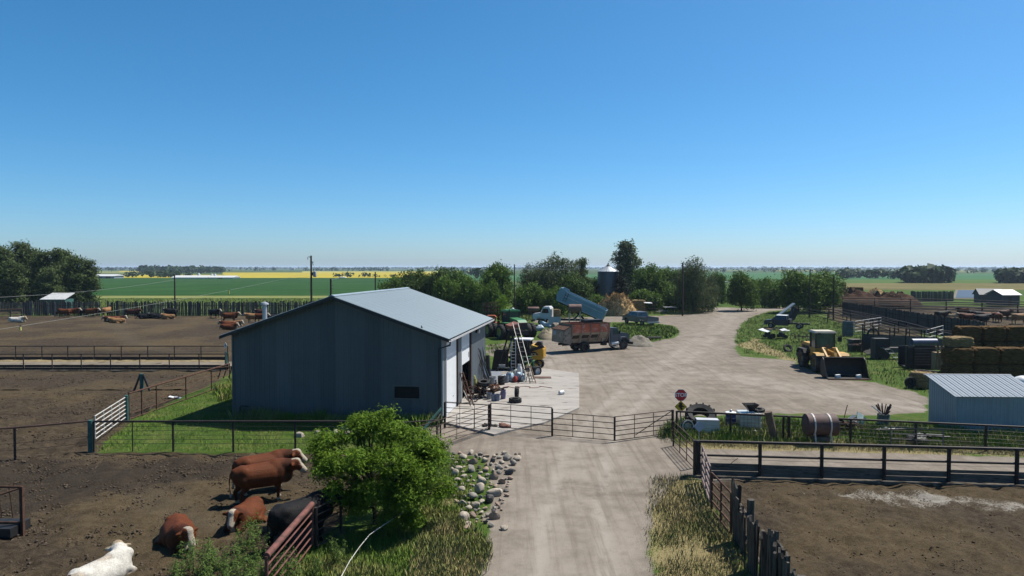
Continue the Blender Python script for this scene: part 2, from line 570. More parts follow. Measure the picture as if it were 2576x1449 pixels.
def ground_patch(x0, x1, y0, y1, step, amp, edge_drop):
    nx, ny = int(round((x1 - x0) / step)) + 1, int(round((y1 - y0) / step)) + 1
    X, Y = np.meshgrid(np.linspace(x0, x1, nx), np.linspace(y0, y1, ny))
    P = np.column_stack((X.ravel(), Y.ravel()))
    wob = (vnoise(P, 0.35, 1) - 0.5) * 1.6 + (vnoise(P, 1.3, 2) - 0.5) * 0.7
    farw = 0.4 + np.clip(P[:, 1] / 90, 0, 1) * 0.9
    S = lambda poly, w=1.0: sst(sdist(P, poly) + wob * 0.5, -w, w)
    grav = np.maximum(S(YARD, farw), S(LANE, 0.7))
    dirt = np.maximum.reduce([S(PENS, 0.35), S(RPEN, 0.4), S(CORRAL, 1.0), 0.6 * S(SORT, 2.0)])
    conc = 0.55 * S(APRON, 1.2)
    dry = np.maximum.reduce([S(p, 1.5) for p in DRY]) * 0.75
    mud = S(DARKM, 1.5) * 0.62
    tr = np.zeros(len(P))
    for ln in TRACKS:
        d = pdist(P, ln)
        tr = np.maximum(tr, np.exp(-((d - 0.95) / 0.42) ** 2) * 0.9)
        tr = np.maximum(tr, 0.45 * np.exp(-(d / 2.6) ** 2))
    for ln in PATHS:
        tr = np.maximum(tr, 0.6 * np.exp(-(pdist(P, ln) / (0.5 + P[:, 1] / 120)) ** 2))
    # relief: hoof-rough dirt, worn drive, soft lawn
    clod = (vnoise(P, 2.6, 3) - 0.5) + 0.7 * (vnoise(P, 5.2, 4) - 0.5) + 0.8 * (vnoise(P, 1.1, 5) - 0.5)
    soft = (vnoise(P, 0.5, 6) - 0.5)
    z = dirt * (1 - grav) * clod * amp + grav * (soft * 0.02 - 0.02 * tr) + (1 - dirt) * (1 - grav) * soft * 0.06
    ed = np.minimum.reduce([P[:, 0] - x0, x1 - P[:, 0], P[:, 1] - y0, y1 - P[:, 1]])
    z *= sst(ed, 0.2, 2.0)
    if edge_drop:
        z -= edge_drop * (1 - sst(ed, 0, 12))
    idx = np.arange(nx * ny).reshape(ny, nx)
    q = np.column_stack((idx[:-1, :-1].ravel(), idx[:-1, 1:].ravel(), idx[1:, 1:].ravel(), idx[1:, :-1].ravel()))
    V = np.column_stack((P, z))
    cen = P[q].mean(1)
    za = np.column_stack((grav, dirt, conc, np.ones(len(P)))).astype(np.float32)
    zb = np.column_stack((dry, mud, tr, np.ones(len(P)))).astype(np.float32)
    cls = np.where(grav[q].mean(1) > 0.5, 1, np.where(dirt[q].mean(1) > 0.5, 2, 0))
    keep = np.ones(len(q), bool)
    if HOLE is not None and step > 0.3:
        hx0, hx1, hy0, hy1 = HOLE
        keep = ~((cen[:, 0] > hx0) & (cen[:, 0] < hx1) & (cen[:, 1] > hy0) & (cen[:, 1] < hy1))
    for k, nm in ((0, 'grass_ground'), (1, 'gravel_driveway'), (2, 'pen_dirt_ground')):
        f = q[keep & (cls == k)]
        if not len(f):
            continue
        u, inv = np.unique(f, return_inverse=True)
        me = fast_mesh(nm, V[u], quads=inv.reshape(-1, 4))
        for an, arr in (('zone_a', za), ('zone_b', zb)):
            at_ = me.color_attributes.new(an, 'FLOAT_COLOR', 'POINT')
            at_.data.foreach_set('color', arr[u].ravel())
        me.materials.append(GMAT)
        me.shade_smooth()
        o = obj(nm, me, None)
        tag(o, None, None, kind='structure')


HOLE = (-40.0, 40.0, 11.0, 47.0)
ground_patch(-40.0, 40.0, 11.0, 47.0, 0.2, 0.16, 0)
ground_patch(-140.0, 150.0, -9.0, 151.0, 0.8, 0.16, 0.35)


def field_mat(name, a, b, scale=0.05, rows=None):
    m, nt, bs = newmat(name)
    geo = _n(nt, 'ShaderNodeNewGeometry')
    pos = geo.outputs['Position']
    n1 = noise_(nt, pos, scale, 5, 0.7)
    n2 = noise_(nt, pos, scale * 14, 4, 0.7)
    f = mathn(nt, 'ADD', mathn(nt, 'MULTIPLY', n1, 0.6), mathn(nt, 'MULTIPLY', n2, 0.4))
    nt.links.new(mixc(nt, ramp(nt, f, 0.35, 0.65), a, b), bs.inputs['Base Color'])
    bs.inputs['Roughness'].default_value = 1.0
    bs.inputs['Specular IOR Level'].default_value = 0.03
    return m


def sheet(name, pts, z, m, thick=None):
    mb = MB()
    if thick:
        mb.extz(pts, z - thick, z)
    else:
        mb.add([(p[0], p[1], z) for p in pts], [tuple(range(len(pts)))])
    return tag(obj(name, mb, m), None, None, kind='structure')


R_ = 26000
sheet('prairie_ground', [(-R_, -600), (R_, -600), (R_, R_), (-R_, R_)], -0.62, field_mat('prairie', (0.045, 0.085, 0.030), (0.085, 0.120, 0.045), 0.004))
GR2 = field_mat('meadow', (0.050, 0.098, 0.020), (0.095, 0.135, 0.034), 0.06)
sheet('meadow_ground', [(-420, -300), (600, -300), (600, 360), (100, 360), (-10, 250), (-420, 250)], -0.45, GR2)


def fld(name, x0, x1, p_far, p_near, m, z):
    z = -0.40 + 0.1 * z
    """field between two photo rows, sides along photo columns"""
    a, b, c, d = at(x0, p_near, z), at(x1, p_near, z), at(x1, p_far, z), at(x0, p_far, z)
    return sheet(name, [a.xy, b.xy, c.xy, d.xy], z, m)


CROP = field_mat('green_crop', (0.019, 0.064, 0.015), (0.038, 0.096, 0.026), 0.03)
CANOLA = field_mat('canola_bloom', (0.36, 0.29, 0.03), (0.47, 0.385, 0.05), 0.01)
PALEG = field_mat('pale_grain', (0.15, 0.18, 0.06), (0.24, 0.25, 0.09), 0.006)
BLUEG = field_mat('green_grain', (0.045, 0.125, 0.055), (0.075, 0.165, 0.07), 0.01)
HAYF = field_mat('cut_hay', (0.12, 0.115, 0.045), (0.20, 0.165, 0.075), 0.02)
PAST = field_mat('pasture', (0.06, 0.12, 0.03), (0.11, 0.155, 0.05), 0.02)
fld('crop_field', -900, 1150, 699, 743, CROP, 0.15)
fld('crop_margin', -900, 1150, 744, 750, PALEG, 0.05)
fld('canola_field', 560, 1130, 685.5, 699, CANOLA, 0.35)
fld('canola_field', 180, 562, 691.2, 699, CANOLA, 0.35)
fld('pale_field', -200, 420, 682, 688, PALEG, 0.2)
fld('canola_field', 300, 540, 681.5, 684, CANOLA, 0.6)
fld('canola_field', 760, 1260, 682.8, 685.3, field_mat('canola_pale', (0.40, 0.37, 0.09), (0.50, 0.45, 0.14), 0.01), 0.5)
fld('grain_field', 1100, 1700, 690, 706, BLUEG, 0.1)
fld('grain_field', 1760, 2300, 686, 703, BLUEG, 0.1)
fld('grain_field', 2150, 3000, 689, 714, BLUEG, 0.12)
fld('hay_field', 2080, 3200, 712.5, 729, HAYF, 0.2)
fld('pasture_field', 2080, 3200, 703, 712.5, PAST, 0.18)
fld('canola_field', 1940, 2080, 680.4, 681.6, CANOLA, 1.2)
fld('canola_field', 2250, 2460, 679.6, 680.4, CANOLA, 1.4)
fld('pale_field', 2050, 2440, 682.5, 684.5, PALEG, 1.0)
fld('pale_field', 1750, 1900, 680.4, 681.6, PALEG, 1.0)
# pond beyond the right-hand corrals
WATER = M('pond_water', (0.075, 0.115, 0.17), 0.8, var=0.12, scale=0.2, spec=0.05)
pz = -0.26
sheet('pond_bank', wp([(2396, 748), (2404, 726.5), (2498, 727), (2506, 749)]), pz - 0.08, field_mat('pond_bank', (0.17, 0.16, 0.12), (0.24, 0.22, 0.18), 0.3))
sheet('pond_water', wp([(2404, 746.5), (2410, 728), (2490, 728.5), (2497, 747)]), pz, WATER)
# ------------------------------------------------------------------ the metal shop
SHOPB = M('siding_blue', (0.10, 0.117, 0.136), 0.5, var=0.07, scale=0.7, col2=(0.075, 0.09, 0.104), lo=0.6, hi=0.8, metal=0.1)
ROOFB = M('roof_pale_blue', (0.25, 0.32, 0.365), 0.5, var=0.10, scale=0.9, metal=0.1, col2=(0.20, 0.25, 0.28), lo=0.58, hi=0.75, stretch=(0.25, 2.5, 1))
SHOPV = [SHOPB, M('siding_blue_worn', (0.088, 0.104, 0.122), 0.55, var=0.1, scale=0.9, col2=(0.115, 0.125, 0.132), lo=0.58, hi=0.75, metal=0.1, stretch=(1, 1, 0.25)),
         M('siding_blue_pale', (0.115, 0.132, 0.150), 0.5, var=0.08, scale=0.8, col2=(0.085, 0.098, 0.112), lo=0.6, hi=0.75, metal=0.1, stretch=(1, 1, 0.25))]
for _m in SHOPV:                      # dust splashed up from the ground
    _nt = _m.node_tree
    _bs = _nt.nodes['Principled BSDF']
    _src = _bs.inputs['Base Color'].links[0].from_socket
    _tc = _n(_nt, 'ShaderNodeTexCoord')
    _sp = _n(_nt, 'ShaderNodeSeparateXYZ')
    _nt.links.new(_tc.outputs['Object'], _sp.inputs[0])
    _h = mathn(_nt, 'ADD', _sp.outputs[2], mathn(_nt, 'MULTIPLY', noise_(_nt, _tc.outputs['Object'], 1.6, 5, 0.7), -1.1))
    _f = mathn(_nt, 'MULTIPLY', mathn(_nt, 'SUBTRACT', 1.0, ramp(_nt, _h, -0.6, 0.35)), 0.55)
    _nt.links.new(mixc(_nt, _f, _src, (0.17, 0.145, 0.115)), _bs.inputs['Base Color'])
TRIMD = M('dark_trim', (0.02, 0.024, 0.028), 0.5, var=0.2)
DOORW = M('door_white', (0.82, 0.84, 0.86), 0.5, var=0.05, scale=1.5, col2=(0.45, 0.45, 0.44), lo=0.62, hi=0.8)
JAMB = M('jamb_brown', (0.055, 0.035, 0.028), 0.85, var=0.3, scale=4, stretch=(4, 4, 0.6))

SIDEP = M('siding_lit_side', (0.175, 0.20, 0.22), 0.5, var=0.08, scale=0.8, col2=(0.14, 0.155, 0.168), lo=0.6, hi=0.8)  # gable paint made paler; sunlight on this wall is put into the colour
L_ = at(587, 1046)
R0 = at(1113, 1062)
gx = (R0 - L_).xy
SHW = gx.length                       # gable width
SANG = math.atan2(gx.y, gx.x)
SHL, EAVE, RIDGE, OVH = 13.9, 4.78, 6.9, 0.5
SLOPE = (RIDGE - EAVE) / (SHW / 2)
shop = thing('workshop', 'large slate blue metal workshop with pale roof and open doors on its right side', 'building', L_, SANG)
# local frame: x along the gable, y to the back


def roofz(x):
    return RIDGE - abs(x - SHW / 2) * SLOPE


def ribbed_panel(x0, x1, ztop, y=0.0, nrib=3, depth=0.022, along='x', flip=1, z0=0.0):
    """one ribbed wall sheet; ztop(x) gives its upper edge"""
    mb = MB()
    w = x1 - x0
    prof = [(x0 + 0.006, 0)]
    for k in range(nrib):
        c = x0 + w * (k + 0.5) / nrib
        prof += [(c - 0.032, 0), (c - 0.016, depth), (c + 0.016, depth), (c + 0.032, 0)]
    prof += [(x1 - 0.006, 0)]
    v = []
    for px_, d in prof:
        for z in (z0, ztop(px_)):
            v.append((px_, y - flip * d, z) if along == 'x' else (y + flip * d, px_, z))
    n = len(prof)
    f = [(2 * i, 2 * i + 2, 2 * i + 3, 2 * i + 1) for i in range(n - 1)]
    # give the sheet its thickness by a returned edge
    k = len(v)
    v += [(p[0], p[1] + 0.012, p[2]) if along == 'x' else (p[0] - 0.012 * flip, p[1], p[2]) for p in v]
    f += [tuple(j + k for j in q[::-1]) for q in f]
    f += [(0, 1, k + 1, k), (2 * n - 2, k + 2 * n - 2, k + 2 * n - 1, 2 * n - 1)]
    f += [(2 * i + 1, 2 * i + 3, k + 2 * i + 3, k + 2 * i + 1) for i in range(n - 1)]
    return mb.add(v, f)


frame_in = MB()                       # dark backing just inside the sheets
frame_in.ext([(0.05, 0), (SHW - 0.05, 0), (SHW - 0.05, EAVE - 0.1), (SHW / 2, RIDGE - 0.1), (0.05, EAVE - 0.1)], 0.03, 0.06)
frame_in.bb(0.03, 0.06, 0.1, SHL - 0.1, 0, EAVE - 0.1)
obj('inner_wall', frame_in, TRIMD, shop)
nP = 14
pw = SHW / nP
WX0, WX1, WZ0, WZ1 = 0, 0, 0, 0


def on_gable(px, py):
    """gable coordinates of a photo point"""
    o, d = Vector((0, 0, CAM_H)), dp(px, py, 10.0) - Vector((0, 0, CAM_H))
    n = Vector((-math.sin(SANG), math.cos(SANG), 0))
    t = (L_ - o).dot(n) / d.dot(n)
    p = o + d * t - L_
    return p.x * math.cos(SANG) + p.y * math.sin(SANG), p.z


WX0, WZ1 = on_gable(990, 969)
WX1, WZ0 = on_gable(1058, 1005)
for i in range(nP):
    x0, x1 = i * pw, (i + 1) * pw
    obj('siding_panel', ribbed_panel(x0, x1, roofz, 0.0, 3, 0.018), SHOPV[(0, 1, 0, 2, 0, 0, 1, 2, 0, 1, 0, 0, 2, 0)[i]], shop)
# side wall facing the yard, around two door openings
D1, D2, DH = (1.0, 3.95), (5.15, 8.15), 4.25
wall_x = SHW
segs = [(0.12, D1[0], 0), (D1[1], D2[0], 0), (D2[1], 8.9, 0), (8.9, 9.85, 0), (9.85, 10.8, 0), (10.8, 11.75, 0), (11.75, 12.7, 0), (12.7, SHL - 0.05, 0)]
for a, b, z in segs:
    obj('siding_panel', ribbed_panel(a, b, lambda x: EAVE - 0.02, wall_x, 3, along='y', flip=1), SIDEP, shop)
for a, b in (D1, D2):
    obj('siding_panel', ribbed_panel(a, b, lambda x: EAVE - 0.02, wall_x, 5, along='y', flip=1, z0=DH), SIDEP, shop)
for i in range(14):
    a = i * SHL / 14
    obj('siding_panel', ribbed_panel(a, a + SHL / 14, lambda x: EAVE - 0.02, 0.0, 3, along='y', flip=-1), SHOPB, shop)
    if i < 13:
        obj('siding_panel', ribbed_panel(i * SHW / 13, (i + 1) * SHW / 13, roofz, SHL, 3, flip=-1), SHOPB, shop)
# white overhead doors in sections
sec = MB().bb(wall_x - 0.10, wall_x - 0.055, D1[0] + 0.06, D1[1] - 0.06, 0.0, DH / 8 - 0.012)
dm = sec.mesh('door_section')
dm.materials.append(DOORW)
door = obj('overhead_door', MB().bb(wall_x - 0.12, wall_x - 0.105, D1[0] + 0.03, D1[1] - 0.03, 0.1, DH), DOORW, shop)
for k in range(8):
    obj('door_section', dm, None, door, loc=(0, 0, 0.12 + k * (DH - 0.12) / 8))
obj('door_handle', MB().cyl((wall_x - 0.04, 2.9, 0.9), (wall_x - 0.04, 3.05, 0.9), 0.015), BLACK, door)
door2 = obj('overhead_door', MB().bb(wall_x - 0.12, wall_x - 0.105, D2[0] + 0.03, D2[1] - 0.2, 2.35, DH), DOORW, shop)
door2['label'] = 'white overhead door raised half way'
for k in range(4):
    s_ = MB().bb(wall_x - 0.10, wall_x - 0.055, D2[0] + 0.06, D2[1] - 0.2, 0.0, 0.47)
    obj('door_section', s_, DOORW, door2, loc=(0, 0, 2.35 + k * 0.478))
obj('door_handle', MB().bb(wall_x - 0.055, wall_x - 0.035, D2[1] - 0.5, D2[1] - 0.42, 2.6, 2.95), BLACK, door2)
for y in (D1[0], D1[1], D2[0], D2[1]):
    obj('door_jamb', MB().bb(wall_x - 0.16, wall_x + 0.03, y - 0.09 if y in (D1[0], D2[0]) else y - 0.02, y + 0.02 if y in (D1[0], D2[0]) else y + 0.22, 0, DH), JAMB if y in (D1[1], D2[1]) else WHITE, shop)
for a, b in (D1, D2):
    obj('door_lintel', MB().bb(wall_x - 0.16, wall_x + 0.028, a + 0.025, b - 0.025, DH + 0.003, DH + 0.12), WHITE, shop)
# dark inside of the workshop behind the half open door
obj('interior_floor', MB().bb(wall_x - 6, wall_x - 0.17, 0.4, SHL - 0.4, 0.02, 0.1), CONC, shop)
# roof sheets
rp = MB()
nR = 16
rl = math.hypot(SHW / 2 + OVH, (SHW / 2 + OVH) * SLOPE)
ra = math.atan(SLOPE)
pwid = (SHL + 2 * OVH) / nR
for k in range(4):
    c = pwid * (k + 0.5) / 4
    rp.add([(0, c - 0.05, 0.012), (0, c - 0.02, 0.036), (0, c + 0.02, 0.036), (0, c + 0.05, 0.012),
            (rl, c - 0.05, 0.012), (rl, c - 0.02, 0.036), (rl, c + 0.02, 0.036), (rl, c + 0.05, 0.012)],
           [(0, 1, 5, 4), (1, 2, 6, 5), (2, 3, 7, 6), (0, 3, 2, 1), (4, 5, 6, 7)])
rp.bb(0, rl, 0.004, pwid - 0.004, -0.02, 0.012)
rme = rp.mesh('roof_sheet')
rme.materials.append(ROOFB)
for i in range(nR):
    for sgn in (1, -1):
        o = obj('roof_sheet', rme, None, shop, loc=(SHW / 2, -OVH + i * pwid + (0 if sgn > 0 else pwid), RIDGE + 0.03), rot=(0, ra, 0 if sgn > 0 else math.pi))
        if sgn < 0:
            o.rotation_euler = (Matrix.Rotation(math.pi, 3, 'Z') @ Matrix.Rotation(ra, 3, 'Y')).to_euler()
obj('ridge_cap', MB().add([(SHW / 2 - 0.2, -OVH, RIDGE + 0.02), (SHW / 2, -OVH, RIDGE + 0.1), (SHW / 2 + 0.2, -OVH, RIDGE + 0.02),
                           (SHW / 2 - 0.2, SHL + OVH, RIDGE + 0.02), (SHW / 2, SHL + OVH, RIDGE + 0.1), (SHW / 2 + 0.2, SHL + OVH, RIDGE + 0.02)],
                          [(0, 1, 4, 3), (1, 2, 5, 4), (0, 2, 1), (3, 4, 5), (0, 3, 5, 2)]), ROOFB, shop)
for sgn in (1, -1):
    xe, ze = SHW / 2 + sgn * (SHW / 2 + OVH), RIDGE - (SHW / 2 + OVH) * SLOPE
    for yy in (-OVH - 0.03, SHL + OVH + 0.003):
        m_ = MB()
        m_.add([(SHW / 2, yy, RIDGE + 0.02), (xe, yy, ze + 0.02), (xe, yy, ze - 0.15), (SHW / 2, yy, RIDGE - 0.15),
                (SHW / 2, yy + 0.025, RIDGE + 0.02), (xe, yy + 0.025, ze + 0.02), (xe, yy + 0.025, ze - 0.15), (SHW / 2, yy + 0.025, RIDGE - 0.15)],
               [(0, 1, 2, 3), (4, 7, 6, 5), (0, 4, 5, 1), (2, 6, 7, 3), (1, 5, 6, 2), (0, 3, 7, 4)])
        obj('barge_board', m_, TRIMD, shop)
    # soffit closing the overhang
    s2 = MB()
    s2.add([(SHW / 2 + sgn * SHW / 2, -OVH, EAVE - 0.06), (xe, -OVH, ze - 0.06), (xe, SHL + OVH, ze - 0.06), (SHW / 2 + sgn * SHW / 2, SHL + OVH, EAVE - 0.06)], [(0, 1, 2, 3)])
    s2.add([(SHW / 2, -OVH, RIDGE - 0.06), (SHW / 2 + sgn * SHW / 2, -OVH, EAVE - 0.06), (SHW / 2 + sgn * SHW / 2, -0.04, EAVE - 0.06), (SHW / 2, -0.04, RIDGE - 0.06)], [(0, 1, 2, 3)])
    obj('soffit', s2, TRIMD, shop)
xe, ze = SHW + OVH, RIDGE - (SHW / 2 + OVH) * SLOPE
obj('gutter', MB().ext([(xe - 0.02, ze - 0.13), (xe + 0.09, ze - 0.13), (xe + 0.12, ze - 0.0), (xe + 0.1, ze + 0.0), (xe + 0.075, ze - 0.11), (xe - 0.02, ze - 0.11)], -OVH - 0.02, SHL + OVH), WHITE, shop)
obj('downspout', MB().tube([(xe + 0.05, -OVH + 0.05, ze - 0.14), (xe + 0.04, -OVH + 0.05, ze - 0.3), (SHW - 0.15, -0.12, ze - 0.55), (SHW - 0.15, -0.1, 0.35), (SHW - 0.1, -0.3, 0.12)], 0.05, 8), TRIMD, shop)
obj('corner_trim', MB().bb(SHW - 0.06, SHW + 0.035, -0.035, 0.12, 0, EAVE), ROOFB, shop)
obj('corner_trim', MB().bb(-0.035, 0.06, -0.035, 0.06, 0, EAVE), SHOPB, shop)
win = obj('window', MB().bb(WX0 + 0.06, WX1 - 0.06, -0.03, 0.02, WZ0 + 0.06, WZ1 - 0.06), M('window_dull', (0.012, 0.013, 0.015), 0.45, var=0.4, scale=2, spec=0.12), shop)
fr = MB()
for a in ((WX0, WX1, WZ0, WZ0 + 0.06), (WX0, WX1, WZ1 - 0.06, WZ1)):
    fr.bb(a[0], a[1], -0.055, 0.0, a[2], a[3])
for a in (WX0, WX1 - 0.06):
    fr.bb(a, a + 0.06, -0.053, 0.0, WZ0 + 0.06, WZ1 - 0.06)
obj('window_frame', fr, M('frame_grey', (0.12, 0.125, 0.13), 0.5, metal=0.2), win)
gxp, gzp = on_gable(608, 1021)
obj('drain_pipe', MB().tube([(gxp + 0.45, -0.05, gzp), (gxp, -0.09, gzp), (gxp - 0.05, -0.1, gzp - 0.1), (gxp - 0.05, -0.1, gzp - 0.75)], 0.04), TRIMD, shop)
# wall lamp under the eave
wl = obj('wall_lamp', MB().bb(SHW + 0.02, SHW + 0.14, 9.75, 10.0, 4.0, 4.3), BLACK, shop)
obj('lamp_shade', MB().lathe([(0.05, 0.12), (0.13, 0.2), (0.14, 0.3), (0.02, 0.32)], (SHW, 9.88, 4.1), 'X', 10), WHITE, wl)
# roof vent
vx = 1.35
vent = obj('roof_vent', MB().lathe([(0.13, 0), (0.13, 1.1), (0.1, 1.1)], (vx, 1.2, roofz(vx)), 'Z', 12), GALV, shop)
obj('vent_cap', MB().lathe([(0.02, 0.18), (0.2, 0.1), (0.24, 0.02), (0.22, 0.0)][::-1], (vx, 1.2, roofz(vx) + 1.08), 'Z', 12), GALV, vent)
obj('vent_collar', MB().lathe([(0.22, -0.1), (0.16, 0.1), (0.14, 0.1)], (vx, 1.2, roofz(vx)), 'Z', 12), GALV, vent)
cor = MB()
cor.lathe([(0.02, 0), (0.07, 0.02), (0.0, 0.2)], (SHW - 1.1, -0.2, roofz(SHW - 1.1)), 'Z', 8)
obj('roof_finial', cor, BLACK, shop)

# concrete pad in front of the doors
pad_pts = [at(1100, 1062), at(1243, 1097), at(1319, 1078), at(1368, 1067), at(1415, 1048), at(1457, 1029), at(1457, 985), at(1456, 941), at(1372, 930), at(1300, 925), at(1214, 935)]
pad = MB().extz([tuple(p.xy) for p in pad_pts], -0.2, 0.10)
PADM = M('pad_concrete', (0.36, 0.335, 0.305), 0.9, var=0.12, scale=0.5, col2=(0.15, 0.125, 0.105), lo=0.54, hi=0.68, bmp=0.01, spec=0.15, stretch=(0.6, 1.6, 1))
tag(obj('concrete_pad', pad, PADM), None, None, kind='structure')
# ------------------------------------------------------------------ fences and gates
DIRTYC = M('concrete_dirty', (0.16, 0.14, 0.115), 0.95, var=0.3, scale=1.2, col2=(0.06, 0.048, 0.036), lo=0.45, hi=0.62, spec=0.1)


def fence(name, label, pts, h, rails, pr=0.045, pm=PIPE, group=None, cat='fence', pn='post', n=8, below=0.3):
    b = pts[0]
    t = thing(name, label, cat, b, 0, group)
    pm_ = MB().cyl((0, 0, -below), (0, 0, h), pr, n=n).mesh(pn, True)
    pm_.materials.append(pm)
    L = sub(pts, b)
    for p in L:
        obj(pn, pm_, None, t, loc=(p[0], p[1], 0))
    for z, r, nm, m in rails:
        mid = []
        for i, p in enumerate(L):
            mid.append((p[0], p[1], z))
            if nm == 'wire' and i < len(L) - 1:
                q = L[i + 1]
                mid.append(((p[0] + q[0]) / 2, (p[1] + q[1]) / 2, z - 0.02))
        obj(nm, MB().tube(mid, r, 8 if r > 0.02 else 5), m, t, smooth=True)
    return t


def gate(name, label, p0, p1, z0, z1, nr=5, nu=2, r=0.022, m=PIPE, dz=(0, 0), brace=None, group=None, endr=0.03):
    t = thing(name, label, 'gate', (p0[0], p0[1], 0), 0, group)
    d = Vector((p1[0] - p0[0], p1[1] - p0[1], 0))
    P = lambda k, z: (d.x * k, d.y * k, z + dz[0] * (1 - k) + dz[1] * k)
    for k in (0, 1):
        obj('end_post', MB().cyl(P(k, z0 - 0.02), P(k, z1 + 0.02), endr), m, t, smooth=True)
    for i in range(nr):
        z = z0 + (z1 - z0) * i / (nr - 1)
        obj('rail', MB().cyl(P(0, z), P(1, z), r, n=6), m, t, smooth=True)
    for i in range(nu):
        k = (i + 1) / (nu + 1)
        obj('upright', MB().cyl(P(k, z0), P(k, z1), r * 0.9, n=6), m, t, smooth=True)
    for (ka, za, kb, zb) in brace or []:
        obj('brace', MB().cyl(P(ka, za), P(kb, zb), r, n=6), m, t, smooth=True)
    return t


def gpost(name, label, p, h, r=0.06, m=DPIPE, group=None, lean=(0, 0), r2=None):
    o = obj(name, MB().cyl((0, 0, -0.3), (lean[0], lean[1], h), r, r2, n=10), m, loc=(p[0], p[1], 0), smooth=True)
    return tag(o, label, 'post', group)


W_ = lambda zs, r=0.006, m=WIRE: [(z, r, 'wire', m) for z in zs]
# lawn fence in front of the shop
fy = at(234, 1136).y
lawn_pts = [(at(x, 1136).x, fy) for x in (236, 436, 587, 743, 900)]
fence('lawn_fence', 'dark pipe and wire fence along the near edge of the green lawn', lawn_pts, 1.38,
      [(1.40, 0.05, 'top_rail', DPIPE)] + W_((0.38, 0.58, 0.78, 0.98, 1.18), 0.009), 0.05, DPIPE)
gpost('lawn_stay', 'thin upright stay between the first two posts of the lawn fence', (at(334, 1136).x, fy), 1.36, 0.025, DPIPE)
gpost('corner_post', 'thick corner post with teal foot at the left end of the lawn fence', (at(233, 1136).x - 0.12, fy + 0.05), 1.45, 0.11, TEAL)
a, b = at(900, 1136), at(1060, 1124)
fence('lawn_fence', 'short dark fence run from the lawn fence behind the big maple bush', [(lawn_pts[-1][0] + 0.3, fy + 0.1), (-3.6, fy + 1.2), tuple(at(1108, 1102).xy)], 1.2,
      [(1.2, 0.03, 'top_rail', DPIPE)] + W_((0.4, 0.7, 0.95), 0.008), 0.04, DPIPE)
# fence running off the left edge
e0, e1, e2 = (lawn_pts[0][0] - 0.2, fy), at(38, 1156), at(-180, 1172)
fence('pen_fence', 'single rail rusty fence from the lawn corner post to the left edge', [e0, tuple(e1.xy), tuple(e2.xy)], 1.42,
      [(1.42, 0.045, 'top_rail', PIPE)] + W_((0.42, 0.72), 0.008), 0.05, PIPE)
# white gate and the rusty fence behind the lawn
gate('white_gate', 'white curved-rail pipe gate standing open at the left corner of the lawn', at(240, 1120), at(317, 1060), 0.25, 1.35, 6, 3, 0.028, WHITEPIPE, dz=(0.05, 0.0))
gpost('gate_post', 'teal gate post where the white gate meets the rusty fence', at(319, 1060), 1.45, 0.1, TEAL)
rp_ = [tuple(at(x, y).xy) for x, y in ((325, 1057), (357, 1046), (394, 1032), (468, 1006), (532, 983), (578, 966))]
fence('rusty_fence', 'rusty pipe fence climbing from the white gate to the shop corner', rp_, 1.5,
      [(1.5, 0.05, 'top_rail', RUST), (1.08, 0.018, 'rail', RUST), (0.72, 0.018, 'rail', RUST), (0.36, 0.018, 'rail', RUST), (0.06, 0.03, 'rail', RUST)], 0.04, RUST)
# feed alley on the left: two fences with planks
ny_, fy2 = at(300, 932).y, at(300, 905).y
nx = [at(x, 932).x for x in (-85, -13, 59, 131, 204, 277.5, 351, 425, 500, 573)]
npts = [(x, ny_ + 0.01 * i) for i, x in enumerate(nx)]
t = fence('feed_alley_fence', 'near rusty pipe fence with dark bunk planks beside the left feed alley', npts, 1.38,
          [(1.36, 0.045, 'top_rail', DPIPE)], 0.045, DPIPE)
for i in range(len(npts) - 1):
    for z in (0.14, 0.36):
        o = obj('bunk_plank', MB().bb(0.05, npts[i + 1][0] - npts[i][0] - 0.02, 0.05, 0.1, z - 0.1, z + 0.1), DWOOD, t, loc=(npts[i][0] - npts[0][0], 0, 0))
obj('bunk_kerb', MB().bb(-0.5, npts[-1][0] - npts[0][0] + 0.3, -0.3, -0.06, -0.1, 0.06), DIRTYC, t)
fx = [at(x, 905).x for x in (-95, -27, 40, 106, 171, 237.5, 305.5, 372, 439, 506, 573)]
fpts = [(x, fy2) for x in fx]
t = fence('feed_alley_fence', 'far rusty pipe fence with brown bunk planks beside the left feed alley', fpts, 1.28,
          [(1.26, 0.045, 'top_rail', DPIPE), (0.72, 0.02, 'rail', DPIPE), (0.5, 0.02, 'rail', DPIPE)], 0.045, DPIPE)
for i in range(len(fpts) - 1):
    obj('bunk_plank', MB().bb(0.05, fpts[i + 1][0] - fpts[i][0] - 0.02, -0.12, -0.06, 0.02, 0.28), JAMB, t, loc=(fpts[i][0] - fpts[0][0], 0, 0))
gpost('gate_post', 'teal post at the right end of the left feed alley', at(569, 930), 1.5, 0.1, TEAL)
# spilled feed along the alley: a low uneven windrow
sp = []
fd = MB()
for k in range(150):
    x = fx[0] + (fx[-1] - fx[0]) * k / 150
    fd.ell((x, fy2 - 1.2 + random.uniform(-0.25, 0.25), 0.0), (random.uniform(0.5, 0.9), random.uniform(0.4, 0.7), random.uniform(0.05, 0.13)), 7, 4)
tag(obj('feed', fd, M('feed_straw', (0.235, 0.185, 0.10), 0.95, var=0.3, scale=3, spec=0.1), smooth=True), 'pale windrow of spilled feed lying along the left feed alley', 'feed', kind='stuff')
fl = tag(obj('alley_floor', MB().bb(fx[0], nx[-1] + 0.3, ny_ + 1.0, fy2 - 1.7, -0.1, 0.06), M('alley_slab', (0.20, 0.172, 0.132), 0.95, var=0.2, scale=0.5, col2=(0.16, 0.13, 0.09), spec=0.1)), None, None, kind='structure')

